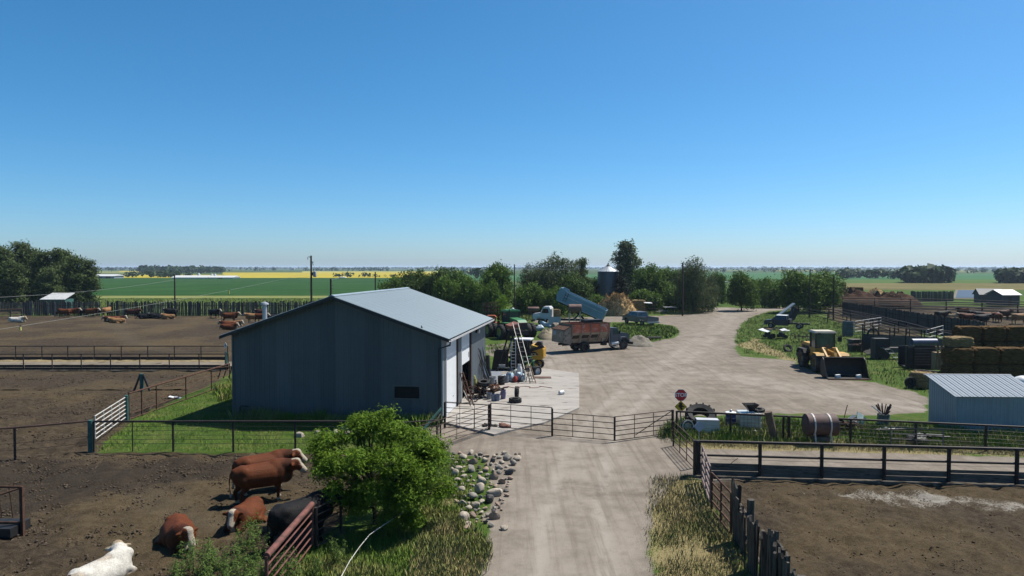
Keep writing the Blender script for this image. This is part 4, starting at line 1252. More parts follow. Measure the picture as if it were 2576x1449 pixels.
# ---- pickups
def pickup(name, label, pr, pf, paint, bed=True, length=5.6, wb=3.6, roofm=None, rimm=STEEL, cab0=1.0):
    t = thing(name, label, 'truck', pr, heading(pr, pf))
    hw = 0.96
    f = wb
    # rear axle x=0, front axle x=wb
    x0, x1 = -1.25, wb + 0.85
    cabx0, cabx1 = cab0, wb - 0.35
    body = MB().ext([(cabx0 - 0.05, 0.42), (f - 0.55, 0.42), (f - 0.48, 0.6), (f - 0.3, 0.82), (f, 0.9), (f + 0.3, 0.82), (f + 0.45, 0.6), (f + 0.52, 0.45), (x1, 0.5), (x1 + 0.03, 0.9), (x1 - 0.06, 1.08), (cabx1 + 0.35, 1.18), (cabx0 - 0.05, 1.16)], -hw, hw)
    obj('body', body, paint, t)
    cabp = MB()
    a, b = (cabx0, cabx1 + 0.3), (cabx0 + 0.12, cabx1 - 0.35)
    v = [(a[0], -hw + .02, 1.15), (a[1], -hw + .02, 1.15), (a[1], hw - .02, 1.15), (a[0], hw - .02, 1.15), (b[0], -hw + .18, 1.78), (b[1], -hw + .18, 1.78), (b[1], hw - .18, 1.78), (b[0], hw - .18, 1.78)]
    cabp.add(v, [(0, 1, 5, 4), (1, 2, 6, 5), (2, 3, 7, 6), (3, 0, 4, 7), (4, 5, 6, 7), (0, 3, 2, 1)])
    cab = obj('cab', cabp, paint, t)
    if roofm:
        obj('cab_roof', MB().box(((b[0] + b[1]) / 2, 0, 1.8), (b[1] - b[0] + 0.1, 2 * hw - 0.34, 0.05)), roofm, cab)

    def quad(p, q, lo, hi, u0, u1, nm):
        p, q = np.array(p), np.array(q)      # bottom edge p[0]-p[1], top edge q[0]-q[1]
        P = lambda u, w: (p[0] + (p[1] - p[0]) * u) * (1 - w) + (q[0] + (q[1] - q[0]) * u) * w
        c = [P(u0, lo), P(u1, lo), P(u1, hi), P(u0, hi)]
        n_ = np.cross(c[1] - c[0], c[3] - c[0])
        n_ = n_ / np.linalg.norm(n_) * 0.012
        if np.dot(n_, (c[0] - np.array(((a[0] + a[1]) / 2, 0, 1.45)))) < 0:
            n_ = -n_
        obj(nm, MB().add([x + n_ for x in c] + [x - n_ for x in c], [(0, 1, 2, 3), (4, 7, 6, 5), (0, 4, 5, 1), (2, 6, 7, 3), (1, 5, 6, 2), (0, 3, 7, 4)]), GLASS, cab)
    V = [np.array(q) for q in v]
    for s in (0, 1):
        p = (V[0], V[1]) if s == 0 else (V[3], V[2])
        q = (V[4], V[5]) if s == 0 else (V[7], V[6])
        if cabx1 - cabx0 > 1.8:
            quad(p, q, 0.12, 0.85, 0.06, 0.40, 'side_window')
        quad(p, q, 0.12, 0.85, 0.45 if cabx1 - cabx0 > 1.8 else 0.1, 0.86, 'side_window')
    quad((V[1], V[2]), (V[5], V[6]), 0.1, 0.9, 0.06, 0.94, 'windscreen')
    quad((V[0], V[3]), (V[4], V[7]), 0.15, 0.85, 0.1, 0.9, 'rear_window')
    if bed:
        bd = MB()
        for s in (-1, 1):
            bd.ext([(x0, 0.5), (-0.55, 0.5), (-0.45, 0.72), (-0.25, 0.86), (0, 0.9), (0.25, 0.86), (0.45, 0.72), (0.55, 0.5), (cabx0 - 0.08, 0.5), (cabx0 - 0.08, 1.16), (x0, 1.16)], s * hw, s * (hw - 0.06))
        bd.bb(x0, cabx0 - 0.08, -hw + 0.06, hw - 0.06, 0.62, 0.68)
        bd.bb(cabx0 - 0.12, cabx0 - 0.081, -hw + 0.06, hw - 0.06, 0.68, 1.15)
        obj('bed', bd, paint, t)
        obj('tailgate', MB().bb(x0 - 0.05, x0 - 0.002, -hw + 0.07, hw - 0.07, 0.55, 1.15), paint, t)
        for s in (-1, 1):
            obj('tail_light', MB().box((x0 - 0.02, s * (hw - 0.035), 0.9), (0.05, 0.075, 0.36)), M('tail_red', (0.35, 0.02, 0.02), 0.3), t)
        obj('rear_bumper', MB().bb(x0 - 0.2, x0 - 0.052, -hw, hw, 0.4, 0.6), ALU, t)
    else:
        fl = MB().bb(x0, cabx0 - 0.1, -0.42, -0.32, 0.6, 0.78).bb(x0, cabx0 - 0.1, 0.32, 0.42, 0.6, 0.78)
        for k in range(4):
            fl.bb(x0 + k * 0.65, x0 + k * 0.65 + 0.1, -0.9, 0.9, 0.782, 0.84)
        obj('chassis', fl, BLACK, t)
        obj('headache_rack', MB().bb(cabx0 - 0.4, cabx0 - 0.08, -0.85, 0.85, 0.75, 1.3), BLACK, t)
    obj('front_bumper', MB().bb(x1 + 0.03, x1 + 0.15, -hw, hw, 0.4, 0.6), ALU, t)
    obj('grille', MB().bb(x1 + 0.0, x1 + 0.06, -0.6, 0.6, 0.66, 0.92), BLACK, t)
    for s in (-1, 1):
        obj('headlight', MB().bb(x1 - 0.02, x1 + 0.05, s * 0.64 if s > 0 else -0.9, 0.9 if s > 0 else -0.64, 0.7, 0.9), ALU, t)
        obj('mirror', MB().box((cabx1 + 0.0, s * (hw + 0.14), 1.25), (0.1, 0.2, 0.18)), BLACK, t)
        wheel(t, 0, s * 0.82, 0.38, 0.38, 0.25, rimm, 0, s)
        wheel(t, f, s * 0.82, 0.38, 0.38, 0.25, rimm, 0, s)
    return t


SILV = M('silver_paint', (0.135, 0.145, 0.16), 0.4, var=0.06, metal=0.1, spec=0.6)
pk = pickup('pickup_truck', 'silver extended cab pickup parked facing left by the straw pile', at(1628, 818.5), at(1574, 811.5), SILV, wb=3.7)
pk.scale = (1.08,) * 3
NAVY = M('navy_paint', (0.018, 0.022, 0.045), 0.4, var=0.2, col2=(0.05, 0.05, 0.06))
ot = pickup('old_truck', 'dark navy flatbed farm truck with white cab roof in the grass', at(2012, 827), at(1945, 824), NAVY, bed=False, roofm=WHITE, wb=3.7, cab0=1.55)

# ---- white dump truck with its blue box raised
WCAB = M('cab_white', (0.66, 0.67, 0.68), 0.4, var=0.05)
BOXB = M('dump_blue', (0.22, 0.36, 0.45), 0.5, var=0.10, scale=0.7, col2=(0.16, 0.25, 0.32), lo=0.6, hi=0.75)
pd_r, pd_f = at(1492, 822), at(1362, 819)
t = thing('dump_truck', 'white cab dump truck with its long blue box tipped up', 'truck', pd_r, heading(pd_r, pd_f))
wbD = (pd_f - pd_r).length
yo = -0.95                        # near side is +y when heading left
obj('chassis', MB().bb(-1.2, wbD + 0.8, yo - 0.42, yo - 0.3, 0.75, 1.0).bb(-1.2, wbD + 0.8, yo + 0.3, yo + 0.42, 0.75, 1.0), BLACK, t)
cab = obj('cab', MB().ext([(wbD - 1.35, 1.0), (wbD + 0.15, 1.0), (wbD + 0.15, 1.8), (wbD - 0.2, 2.62), (wbD - 1.2, 2.68), (wbD - 1.35, 2.5)], yo - 1.05, yo + 1.05), WCAB, t)
obj('cab_roof', MB().ext([(wbD - 0.15, 2.6), (wbD - 0.3, 2.78), (wbD - 1.1, 2.82), (wbD - 1.25, 2.69)], yo - 0.9, yo + 0.9), WCAB, cab)
obj('hood', MB().ext([(wbD + 0.16, 1.0), (wbD + 1.35, 0.95), (wbD + 1.4, 1.5), (wbD + 1.25, 1.72), (wbD + 0.16, 1.9)], yo - 0.75, yo + 0.75), WCAB, t)
for s in (-1, 1):
    obj('side_window', MB().ext([(wbD - 1.1, 1.85), (wbD + 0.0, 1.85), (wbD - 0.28, 2.5), (wbD - 1.0, 2.5)], yo + s * 1.03, yo + s * 1.075), GLASS, cab)
    obj('fender', MB().ext([(wbD - 0.7, 0.8), (wbD - 0.6, 1.15), (wbD - 0.3, 1.42), (wbD + 0.5, 1.45), (wbD + 0.85, 1.2), (wbD + 0.95, 0.8), (wbD + 0.75, 0.8), (wbD + 0.6, 1.1), (wbD + 0.3, 1.25), (wbD - 0.2, 1.25), (wbD - 0.45, 1.05), (wbD - 0.55, 0.8)], yo + s * 0.76, yo + s * 1.12), WCAB, t)
    wheel(t, wbD, yo + s * 0.95, 0.52, 0.52, 0.3, ALU, 0, s)
    for x in (0.0, 1.3):
        wheel(t, x, yo + s * 0.82, 0.52, 0.52, 0.55, STEEL, 0, s)
obj('windscreen', MB().add([(wbD + 0.165, yo - 0.9, 1.9), (wbD + 0.165, yo + 0.9, 1.9), (wbD - 0.16, yo + 0.9, 2.55), (wbD - 0.16, yo - 0.9, 2.55), (wbD + 0.1, yo - 0.9, 1.9), (wbD + 0.1, yo + 0.9, 1.9), (wbD - 0.22, yo + 0.9, 2.55), (wbD - 0.22, yo - 0.9, 2.55)],
                             [(0, 1, 2, 3), (4, 7, 6, 5), (0, 4, 5, 1), (2, 6, 7, 3), (1, 5, 6, 2), (0, 3, 7, 4)]), GLASS, cab)
obj('front_bumper', MB().bb(wbD + 1.38, wbD + 1.5, yo - 1.1, yo + 1.1, 0.5, 0.8), BLACK, t)
obj('grille', MB().bb(wbD + 1.36, wbD + 1.42, yo - 0.55, yo + 0.55, 0.95, 1.5), BLACK, t)
obj('mirror', MB().box((wbD - 0.1, yo + 1.25, 2.1), (0.06, 0.16, 0.4)), WHITE, cab)
# tipped box: hinge at the tail, raised 22 degrees; local box x runs from the tail forward
TL = math.radians(23)
BL, BHh, BW = 7.2, 1.75, 1.2
bx = obj('dump_box', MB().ext([(0, 0), (BL - 0.1, 0.12), (BL + 0.15, BHh * 0.5), (BL, BHh + 0.25), (BL - 0.9, BHh + 0.25), (BL - 1.1, BHh), (0.2, BHh - 0.1), (-0.05, BHh - 0.2)], -BW, -BW + 0.07)
         .ext([(0, 0), (BL - 0.1, 0.12), (BL + 0.15, BHh * 0.5), (BL, BHh + 0.25), (BL - 0.9, BHh + 0.25), (BL - 1.1, BHh), (0.2, BHh - 0.1), (-0.05, BHh - 0.2)], BW - 0.07, BW)
         .bb(0.05, BL - 0.1, -BW + 0.071, BW - 0.071, 0.0, 0.12), BOXB, t, loc=(-1.15, yo, 0.95), rot=(0, -TL, 0))
obj('head_board', MB().ext([(BL - 0.1, 0.12), (BL + 0.13, BHh * 0.5), (BL - 0.02, BHh + 0.24), (BL - 0.1, BHh + 0.24), (BL + 0.03, BHh * 0.5), (BL - 0.2, 0.12)], -BW + 0.072, BW - 0.072), BOXB, bx)
obj('tail_gate', MB().ext([(-0.08, 0.05), (-0.02, 0.05), (-0.06, BHh - 0.2), (-0.12, BHh - 0.2)], -BW, BW), BOXB, bx)
obj('side_moulding', MB().bb(0.2, BL - 0.9, BW, BW + 0.05, BHh * 0.58, BHh * 0.66).bb(0.1, BL - 0.4, BW, BW + 0.05, 0.06, 0.16), M('moulding_pale', (0.42, 0.50, 0.56), 0.5), bx)
ld = MB().cyl((BL - 1.05, BW + 0.08, 0.3), (BL - 1.05, BW + 0.08, BHh - 0.05), 0.025).cyl((BL - 1.45, BW + 0.08, 0.3), (BL - 1.45, BW + 0.08, BHh - 0.05), 0.025)
for k in range(4):
    ld.cyl((BL - 1.05, BW + 0.08, 0.45 + k * 0.38), (BL - 1.45, BW + 0.08, 0.45 + k * 0.38), 0.02)
obj('side_ladder', ld, BLACK, bx)
sub_ = MB().bb(0.05, BL - 0.3, -0.45, -0.3, -0.22, 0).bb(0.05, BL - 0.3, 0.3, 0.45, -0.22, 0)
obj('box_subframe', sub_, BLACK, bx)
obj('hoist_arm', MB().cyl((1.5, yo, 1.0), (3.1, yo, 2.55), 0.14).cyl((3.0, yo, 0.95), (1.9, yo, 1.9), 0.12), BLACK, t)

# ---- articulated green tractor
JG = M('tractor_green', (0.035, 0.19, 0.06), 0.45, var=0.12, scale=2, col2=(0.02, 0.07, 0.03), spec=0.5)
JY = M('rim_yellow', (0.42, 0.36, 0.09), 0.6, var=0.15, col2=(0.2, 0.17, 0.08))
ta, tb = at(1241, 847), at(1272, 853)
hd = heading(ta, tb)
t = thing('green_tractor', 'big green articulated tractor with yellow rims parked behind the shop', 'tractor', ta, hd)
WBt, trk, wr = (tb - ta).length, 1.45, 0.88
yo = trk                              # viewer side wheels at y=0 .. body centre left of them
for x in (0, WBt):
    for y, s in ((0.0, -1), (2 * trk, 1)):
        wheel(t, x, y, wr, wr, 0.6, JY, 18, s)
        wheel(t, x, y + s * 0.68, wr, wr, 0.55, JY, 18, s)
obj('rear_frame', MB().bb(-0.9, 1.2, yo - 0.55, yo + 0.55, 0.75, 1.35).bb(-0.3, 0.3, 0.4, 2 * trk - 0.4, 0.65, 1.0), JG, t)
obj('rear_deck', MB().ext([(-0.9, 1.35), (1.0, 1.36), (0.9, 1.75), (-0.6, 1.6)], yo - 0.6, yo + 0.6), JG, t)
obj('front_frame', MB().bb(1.6, WBt + 1.4, yo - 0.45, yo + 0.45, 0.7, 1.2).bb(WBt - 0.3, WBt + 0.3, 0.4, 2 * trk - 0.4, 0.65, 1.0), BLACK, t)
hood = obj('hood', MB().ext([(WBt - 0.9, 1.2), (WBt + 1.6, 1.2), (WBt + 1.65, 2.05), (WBt + 1.2, 2.3), (WBt - 0.9, 2.5)], yo - 0.58, yo + 0.58), JG, t)
obj('grille', MB().ext([(WBt + 1.62, 1.25), (WBt + 1.69, 1.25), (WBt + 1.72, 2.0), (WBt + 1.65, 2.05)], yo - 0.5, yo + 0.5), BLACK, hood)
for s in (-1, 1):
    obj('side_grille', MB().bb(WBt + 0.5, WBt + 1.55, yo + s * 0.58 - 0.02, yo + s * 0.58 + 0.02, 1.35, 1.95), JG, hood)
cx = WBt - 1.9
cab = obj('cab', MB().ext([(cx - 0.15, 1.35), (cx + 1.15, 1.35), (cx + 1.15, 1.75), (cx - 0.15, 1.75)], yo - 0.9, yo + 0.9), JG, t)
for (px_, py_) in ((cx - 0.1, yo - 0.85), (cx + 1.1, yo - 0.85), (cx - 0.1, yo + 0.85), (cx + 1.1, yo + 0.85)):
    obj('cab_pillar', MB().bb(px_ - 0.05, px_ + 0.05, py_ - 0.05, py_ + 0.05, 1.75, 3.15), BLACK, cab)
obj('cab_glass', MB().bb(cx - 0.1, cx + 1.1, yo - 0.84, yo + 0.84, 1.76, 3.14), CABGLASS, cab)
obj('cab_roof', MB().bb(cx - 0.25, cx + 1.25, yo - 0.98, yo + 0.98, 3.15, 3.3).bb(cx - 0.1, cx + 1.1, yo - 0.8, yo + 0.8, 3.3, 3.38), JG, cab)
obj('exhaust', MB().cyl((cx + 1.35, yo - 0.65, 2.3), (cx + 1.35, yo - 0.65, 3.55), 0.06), BLACK, t)
obj('beacon', MB().ell((cx + 0.5, yo + 0.3, 3.48), (0.18, 0.18, 0.12)), WHITE, cab)
obj('fender', MB().ext([(WBt - 1.1, 1.5), (WBt - 0.6, 1.95), (WBt + 0.6, 1.95), (WBt + 0.6, 1.9), (WBt - 0.6, 1.88), (WBt - 1.1, 1.45)], -0.3, 0.9), JG, t)
obj('front_weights', MB().bb(WBt + 1.6, WBt + 2.0, yo - 0.6, yo + 0.6, 0.6, 1.1), BLACK, t)

# ---- wheel loader
LY = M('loader_yellow', (0.55, 0.30, 0.05), 0.6, var=0.2, scale=2, col2=(0.28, 0.17, 0.06), lo=0.52, hi=0.7)
lr, lb = Vector((25.95, 58.2, 0)), Vector((25.55, 51.6, 0))
hd = heading(lr, lb)
t = thing('wheel_loader', 'dusty yellow wheel loader with a wide black bucket lowered to the ground', 'loader', lr, hd)
WBl, wr = 3.0, 0.75
for x in (0, WBl):
    for s in (-1, 1):
        wheel(t, x, s * 1.0, wr, wr, 0.55, M('rim_dull_yellow', (0.22, 0.16, 0.07), 0.8), 16, s, RUBBERD)
obj('rear_frame', MB().bb(-1.3, 1.2, -0.6, 0.6, 0.7, 1.2).bb(-0.2, 0.2, -0.9, 0.9, 0.55, 0.9), LY, t)
hood = obj('engine_hood', MB().ext([(-1.5, 1.0), (0.75, 1.0), (0.75, 2.1), (-0.9, 2.1), (-1.5, 1.85)], -0.72, 0.72), LY, t)
for k in range(2):
    obj('side_louvre', MB().bb(-1.0 + k * 0.8, -0.35 + k * 0.8, -0.75, -0.715, 1.3, 1.85), BLACK, hood)
obj('counterweight', MB().ext([(-1.9, 0.75), (-1.5, 0.65), (-1.5, 1.3), (-1.85, 1.25)], -0.95, 0.95), BLACK, t)
obj('exhaust', MB().tube([(-0.3, -0.2, 2.1), (-0.3, -0.2, 2.75), (-0.42, -0.2, 2.85)], 0.06, 8), BLACK, hood)
obj('air_cleaner', MB().cyl((0.2, 0.3, 2.1), (0.2, 0.3, 2.55), 0.09), BLACK, hood)
for s in (-1, 1):
    obj('fender', MB().ext([(-0.9, 1.2), (-0.6, 1.62), (0.7, 1.65), (0.95, 1.3), (0.88, 1.3), (0.65, 1.58), (-0.55, 1.55), (-0.82, 1.2)], s * 0.73, s * 1.3), BLACK, t)
    obj('front_fender', MB().ext([(2.3, 1.45), (2.4, 1.6), (3.5, 1.6), (3.7, 1.42), (3.62, 1.42), (3.48, 1.54), (2.42, 1.54)], s * 0.6, s * 1.3), LY, t)
cx = 0.85
cab = obj('cab', MB().bb(cx, cx + 1.25, -0.78, 0.78, 1.2, 1.85), LY, t)
for px_ in (cx + 0.05, cx + 1.2):
    for s in (-1, 1):
        obj('cab_pillar', MB().bb(px_ - 0.05, px_ + 0.05, s * 0.74 - 0.05, s * 0.74 + 0.05, 1.85, 3.1), BLACK, cab)
obj('cab_glass', MB().bb(cx + 0.05, cx + 1.21, -0.73, 0.73, 1.86, 3.09), CABGLASS, cab)
obj('cab_roof', MB().box((cx + 0.6, 0, 3.18), (1.55, 1.75, 0.16), taper=0.9), M('roof_cream', (0.52, 0.47, 0.36), 0.6), cab)
obj('work_light', MB().box((cx + 1.42, -0.55, 3.05), (0.1, 0.2, 0.16)), BLACK, cab)
obj('mirror', MB().box((cx + 1.3, 1.15, 2.6), (0.08, 0.3, 0.4)).cyl((cx + 1.2, 0.75, 2.7), (cx + 1.3, 1.15, 2.7), 0.02), BLACK, cab)
obj('front_frame', MB().bb(1.9, WBl + 0.7, -0.5, 0.5, 0.7, 1.3).bb(WBl - 0.2, WBl + 0.2, -0.9, 0.9, 0.55, 0.9).ext([(2.5, 1.3), (3.4, 1.3), (3.1, 2.0), (2.7, 2.0)], -0.45, -0.3).ext([(2.5, 1.3), (3.4, 1.3), (3.1, 2.0), (2.7, 2.0)], 0.3, 0.45), LY, t)
for s in (-1, 1):
    obj('lift_arm', MB().ext([(2.65, 1.95), (2.95, 2.02), (4.6, 0.95), (5.25, 0.55), (5.15, 0.4), (4.4, 0.72)], s * 0.52 - 0.07, s * 0.52 + 0.07), LY, t)
    obj('lift_cylinder', MB().cyl((2.4, s * 0.42, 0.95), (4.2, s * 0.42, 1.0), 0.07), STEEL, t)
obj('bell_crank', MB().ext([(3.7, 1.7), (4.1, 1.75), (4.6, 0.95), (4.4, 0.9)], -0.1, 0.1).cyl((2.7, 0, 1.75), (3.9, 0, 1.68), 0.08), LY, t)
bw = 1.53
prof = [(6.75, 0.05), (5.75, 0.02), (5.42, 0.12), (5.25, 0.45), (5.22, 0.9), (5.32, 1.3), (5.6, 1.6), (5.64, 1.54), (5.39, 1.25), (5.3, 0.89), (5.33, 0.48), (5.48, 0.2), (5.77, 0.09), (6.75, 0.09)]
bk = obj('bucket', MB().ext(prof, -bw, bw), BLACK, t)
for s in (-1, 1):
    obj('bucket_side', MB().ext([(6.6, 0.06), (5.7, 0.03), (5.4, 0.12), (5.24, 0.45), (5.22, 0.9), (5.33, 1.3), (5.62, 1.58), (5.85, 1.42)], s * bw, s * (bw + 0.04)), BLACK, bk)
obj('cutting_edge', MB().box((6.8, 0, 0.05), (0.22, 2 * bw + 0.08, 0.04)), RUST, bk)
for k, (y, sx) in enumerate(((-0.72, 0.34), (0.82, 0.32))):  # white blocks added for the sunlight showing through the bucket bottom
    p = Vector((6.45, y, 0.24))
    c, s = math.cos(hd), math.sin(hd)
    tag(obj('sun_spot_block', MB().box((0, 0, 0), (0.22, sx, 0.24), rz=0.2, rx=0.1), WHITE, loc=(lr.x + p.x * c - p.y * s, lr.y + p.x * s + p.y * c, p.z - 0.02), rot=(0, 0, hd)),
        'white block for a sunlit spot in the loader bucket towards its ' + ('left end' if k == 0 else 'right end') + ' as seen', 'light spot', 'sunlit spots in the loader bucket')

# ---- yellow skid loader in front of the shop, behind the ladder
SY = M('machine_yellow', (0.55, 0.30, 0.02), 0.45, var=0.1, scale=3, col2=(0.4, 0.22, 0.03))
kp = at(1338, 940)
t = thing('yellow_skid_loader', 'yellow and black compact loader with white roof behind the hoist frame', 'loader', (kp.x - 0.2, kp.y + 2.2), math.radians(-12))
obj('engine_cover', MB().ext([(0.25, 0.95), (1.25, 0.95), (1.3, 1.9), (0.35, 2.15)], -0.75, 0.75), SY, t)
obj('cover_stripe', MB().ext([(0.24, 1.62), (0.75, 1.58), (0.95, 1.35), (0.24, 1.25)], -0.775, -0.752), BLACK, t)
obj('badge', text_mesh('badge', 'JCB', 0.3, M('badge_cream', (0.7, 0.6, 0.4), 0.5)), None, t, loc=(0.55, -0.785, 1.35), rot=(math.pi / 2, 0, 0))
obj('engine_side', MB().box((1.32, 0, 1.45), (0.06, 1.3, 0.7)), SY, t)
cab = obj('cab_frame', MB().bb(-1.2, 0.25, -0.7, 0.7, 0.6, 1.3), BLACK, t)
for a_ in (-1.15, 0.15):
    for s in (-1, 1):
        obj('cab_pillar', MB().bb(a_ - 0.05, a_ + 0.05, s * 0.65 - 0.05, s * 0.65 + 0.05, 1.3, 2.5), BLACK, cab)
obj('cab_glass', MB().bb(-1.13, 0.13, -0.63, 0.63, 1.31, 2.49), GLASS, cab)
obj('cab_roof', MB().box((-0.45, 0, 2.55), (1.5, 1.4, 0.1)), WHITE, cab)
obj('lift_arm', MB().ext([(1.3, 2.2), (1.5, 2.0), (-1.4, 1.0), (-1.6, 1.15)], -0.98, -0.82), BLACK, t)
obj('exhaust_hood', MB().ext([(0.5, 2.12), (1.2, 1.98), (1.1, 2.35), (0.8, 2.4)], -0.3, 0.3), BLACK, t)
for x in (-0.75, 0.75):
    for s in (-1, 1):
        wheel(t, x, s * 0.85, 0.42, 0.42, 0.32, SY, 12, s)
# green mower frame with one fat tyre beside it
mp = at(1347, 946)
t = thing('green_mower', 'green implement frame with one white-hubbed tyre beside the step ladder', 'implement', (mp.x, mp.y + 0.2), math.radians(35))
wheel(t, 0, -0.15, 0.4, 0.4, 0.42, WHITE, 0, -1)
GI = M('implement_green', (0.02, 0.12, 0.05), 0.6, var=0.2)
for a_, b_ in (((0.0, 0.15, 0.4), (0.0, 0.5, 1.45)), ((0, 0.5, 1.45), (-0.9, 0.5, 1.5)), ((-0.9, 0.5, 1.5), (-0.9, 0.2, 0.5)), ((0.1, 0.3, 1.1), (-0.9, 0.3, 1.1)), ((0.3, 0.1, 0.1), (0, 0.5, 1.4)), ((-0.4, 0.4, 1.2), (0.3, 0.6, 1.0)), ((-0.9, 0.3, 0.75), (0.2, 0.3, 0.7))):
    obj('frame_bar', MB().cyl(a_, b_, 0.045), GI, t)
obj('seat', MB().box((-0.25, 0.4, 1.25), (0.4, 0.4, 0.1)), BLACK, t)
wheel(t, -0.95, 0.5, 0.36, 0.36, 0.3, WHITE, 0, -1)
# ------------------------------------------------------------------ cattle
def hide_mat():
    m, nt, bs = newmat('hide')
    vc = _n(nt, 'ShaderNodeVertexColor', layer_name='coat')
    tc = _n(nt, 'ShaderNodeTexCoord')
    n1 = noise_(nt, tc.outputs['Object'], 3.0, 4, 0.6)
    n2 = noise_(nt, tc.outputs['Object'], 22, 4, 0.75)
    f = mathn(nt, 'ADD', mathn(nt, 'MULTIPLY', n1, 0.8), mathn(nt, 'MULTIPLY', n2, 1.0))
    mul = mathn(nt, 'ADD', mathn(nt, 'MULTIPLY', f, 1.25), -0.12)
    mx = _n(nt, 'ShaderNodeMix', data_type='RGBA', blend_type='MULTIPLY')
    mx.inputs[0].default_value = 1
    nt.links.new(vc.outputs[0], mx.inputs[6])
    nt.links.new(mul, mx.inputs[7])
    nt.links.new(mx.outputs[2], bs.inputs['Base Color'])
    bs.inputs['Roughness'].default_value = 0.62
    bs.inputs['Specular IOR Level'].default_value = 0.12
    bump(nt, bs, n2, 0.03, 0.8)
    return m


HIDE = hide_mat()
COATS = {'red': (0.082, 0.0225, 0.0065), 'dark': (0.040, 0.012, 0.007), 'black': (0.0065, 0.0065, 0.0075), 'white': (0.40, 0.38, 0.34), 'tan': (0.20, 0.105, 0.045)}
CREAM = (0.27, 0.235, 0.185)
_cow = {}


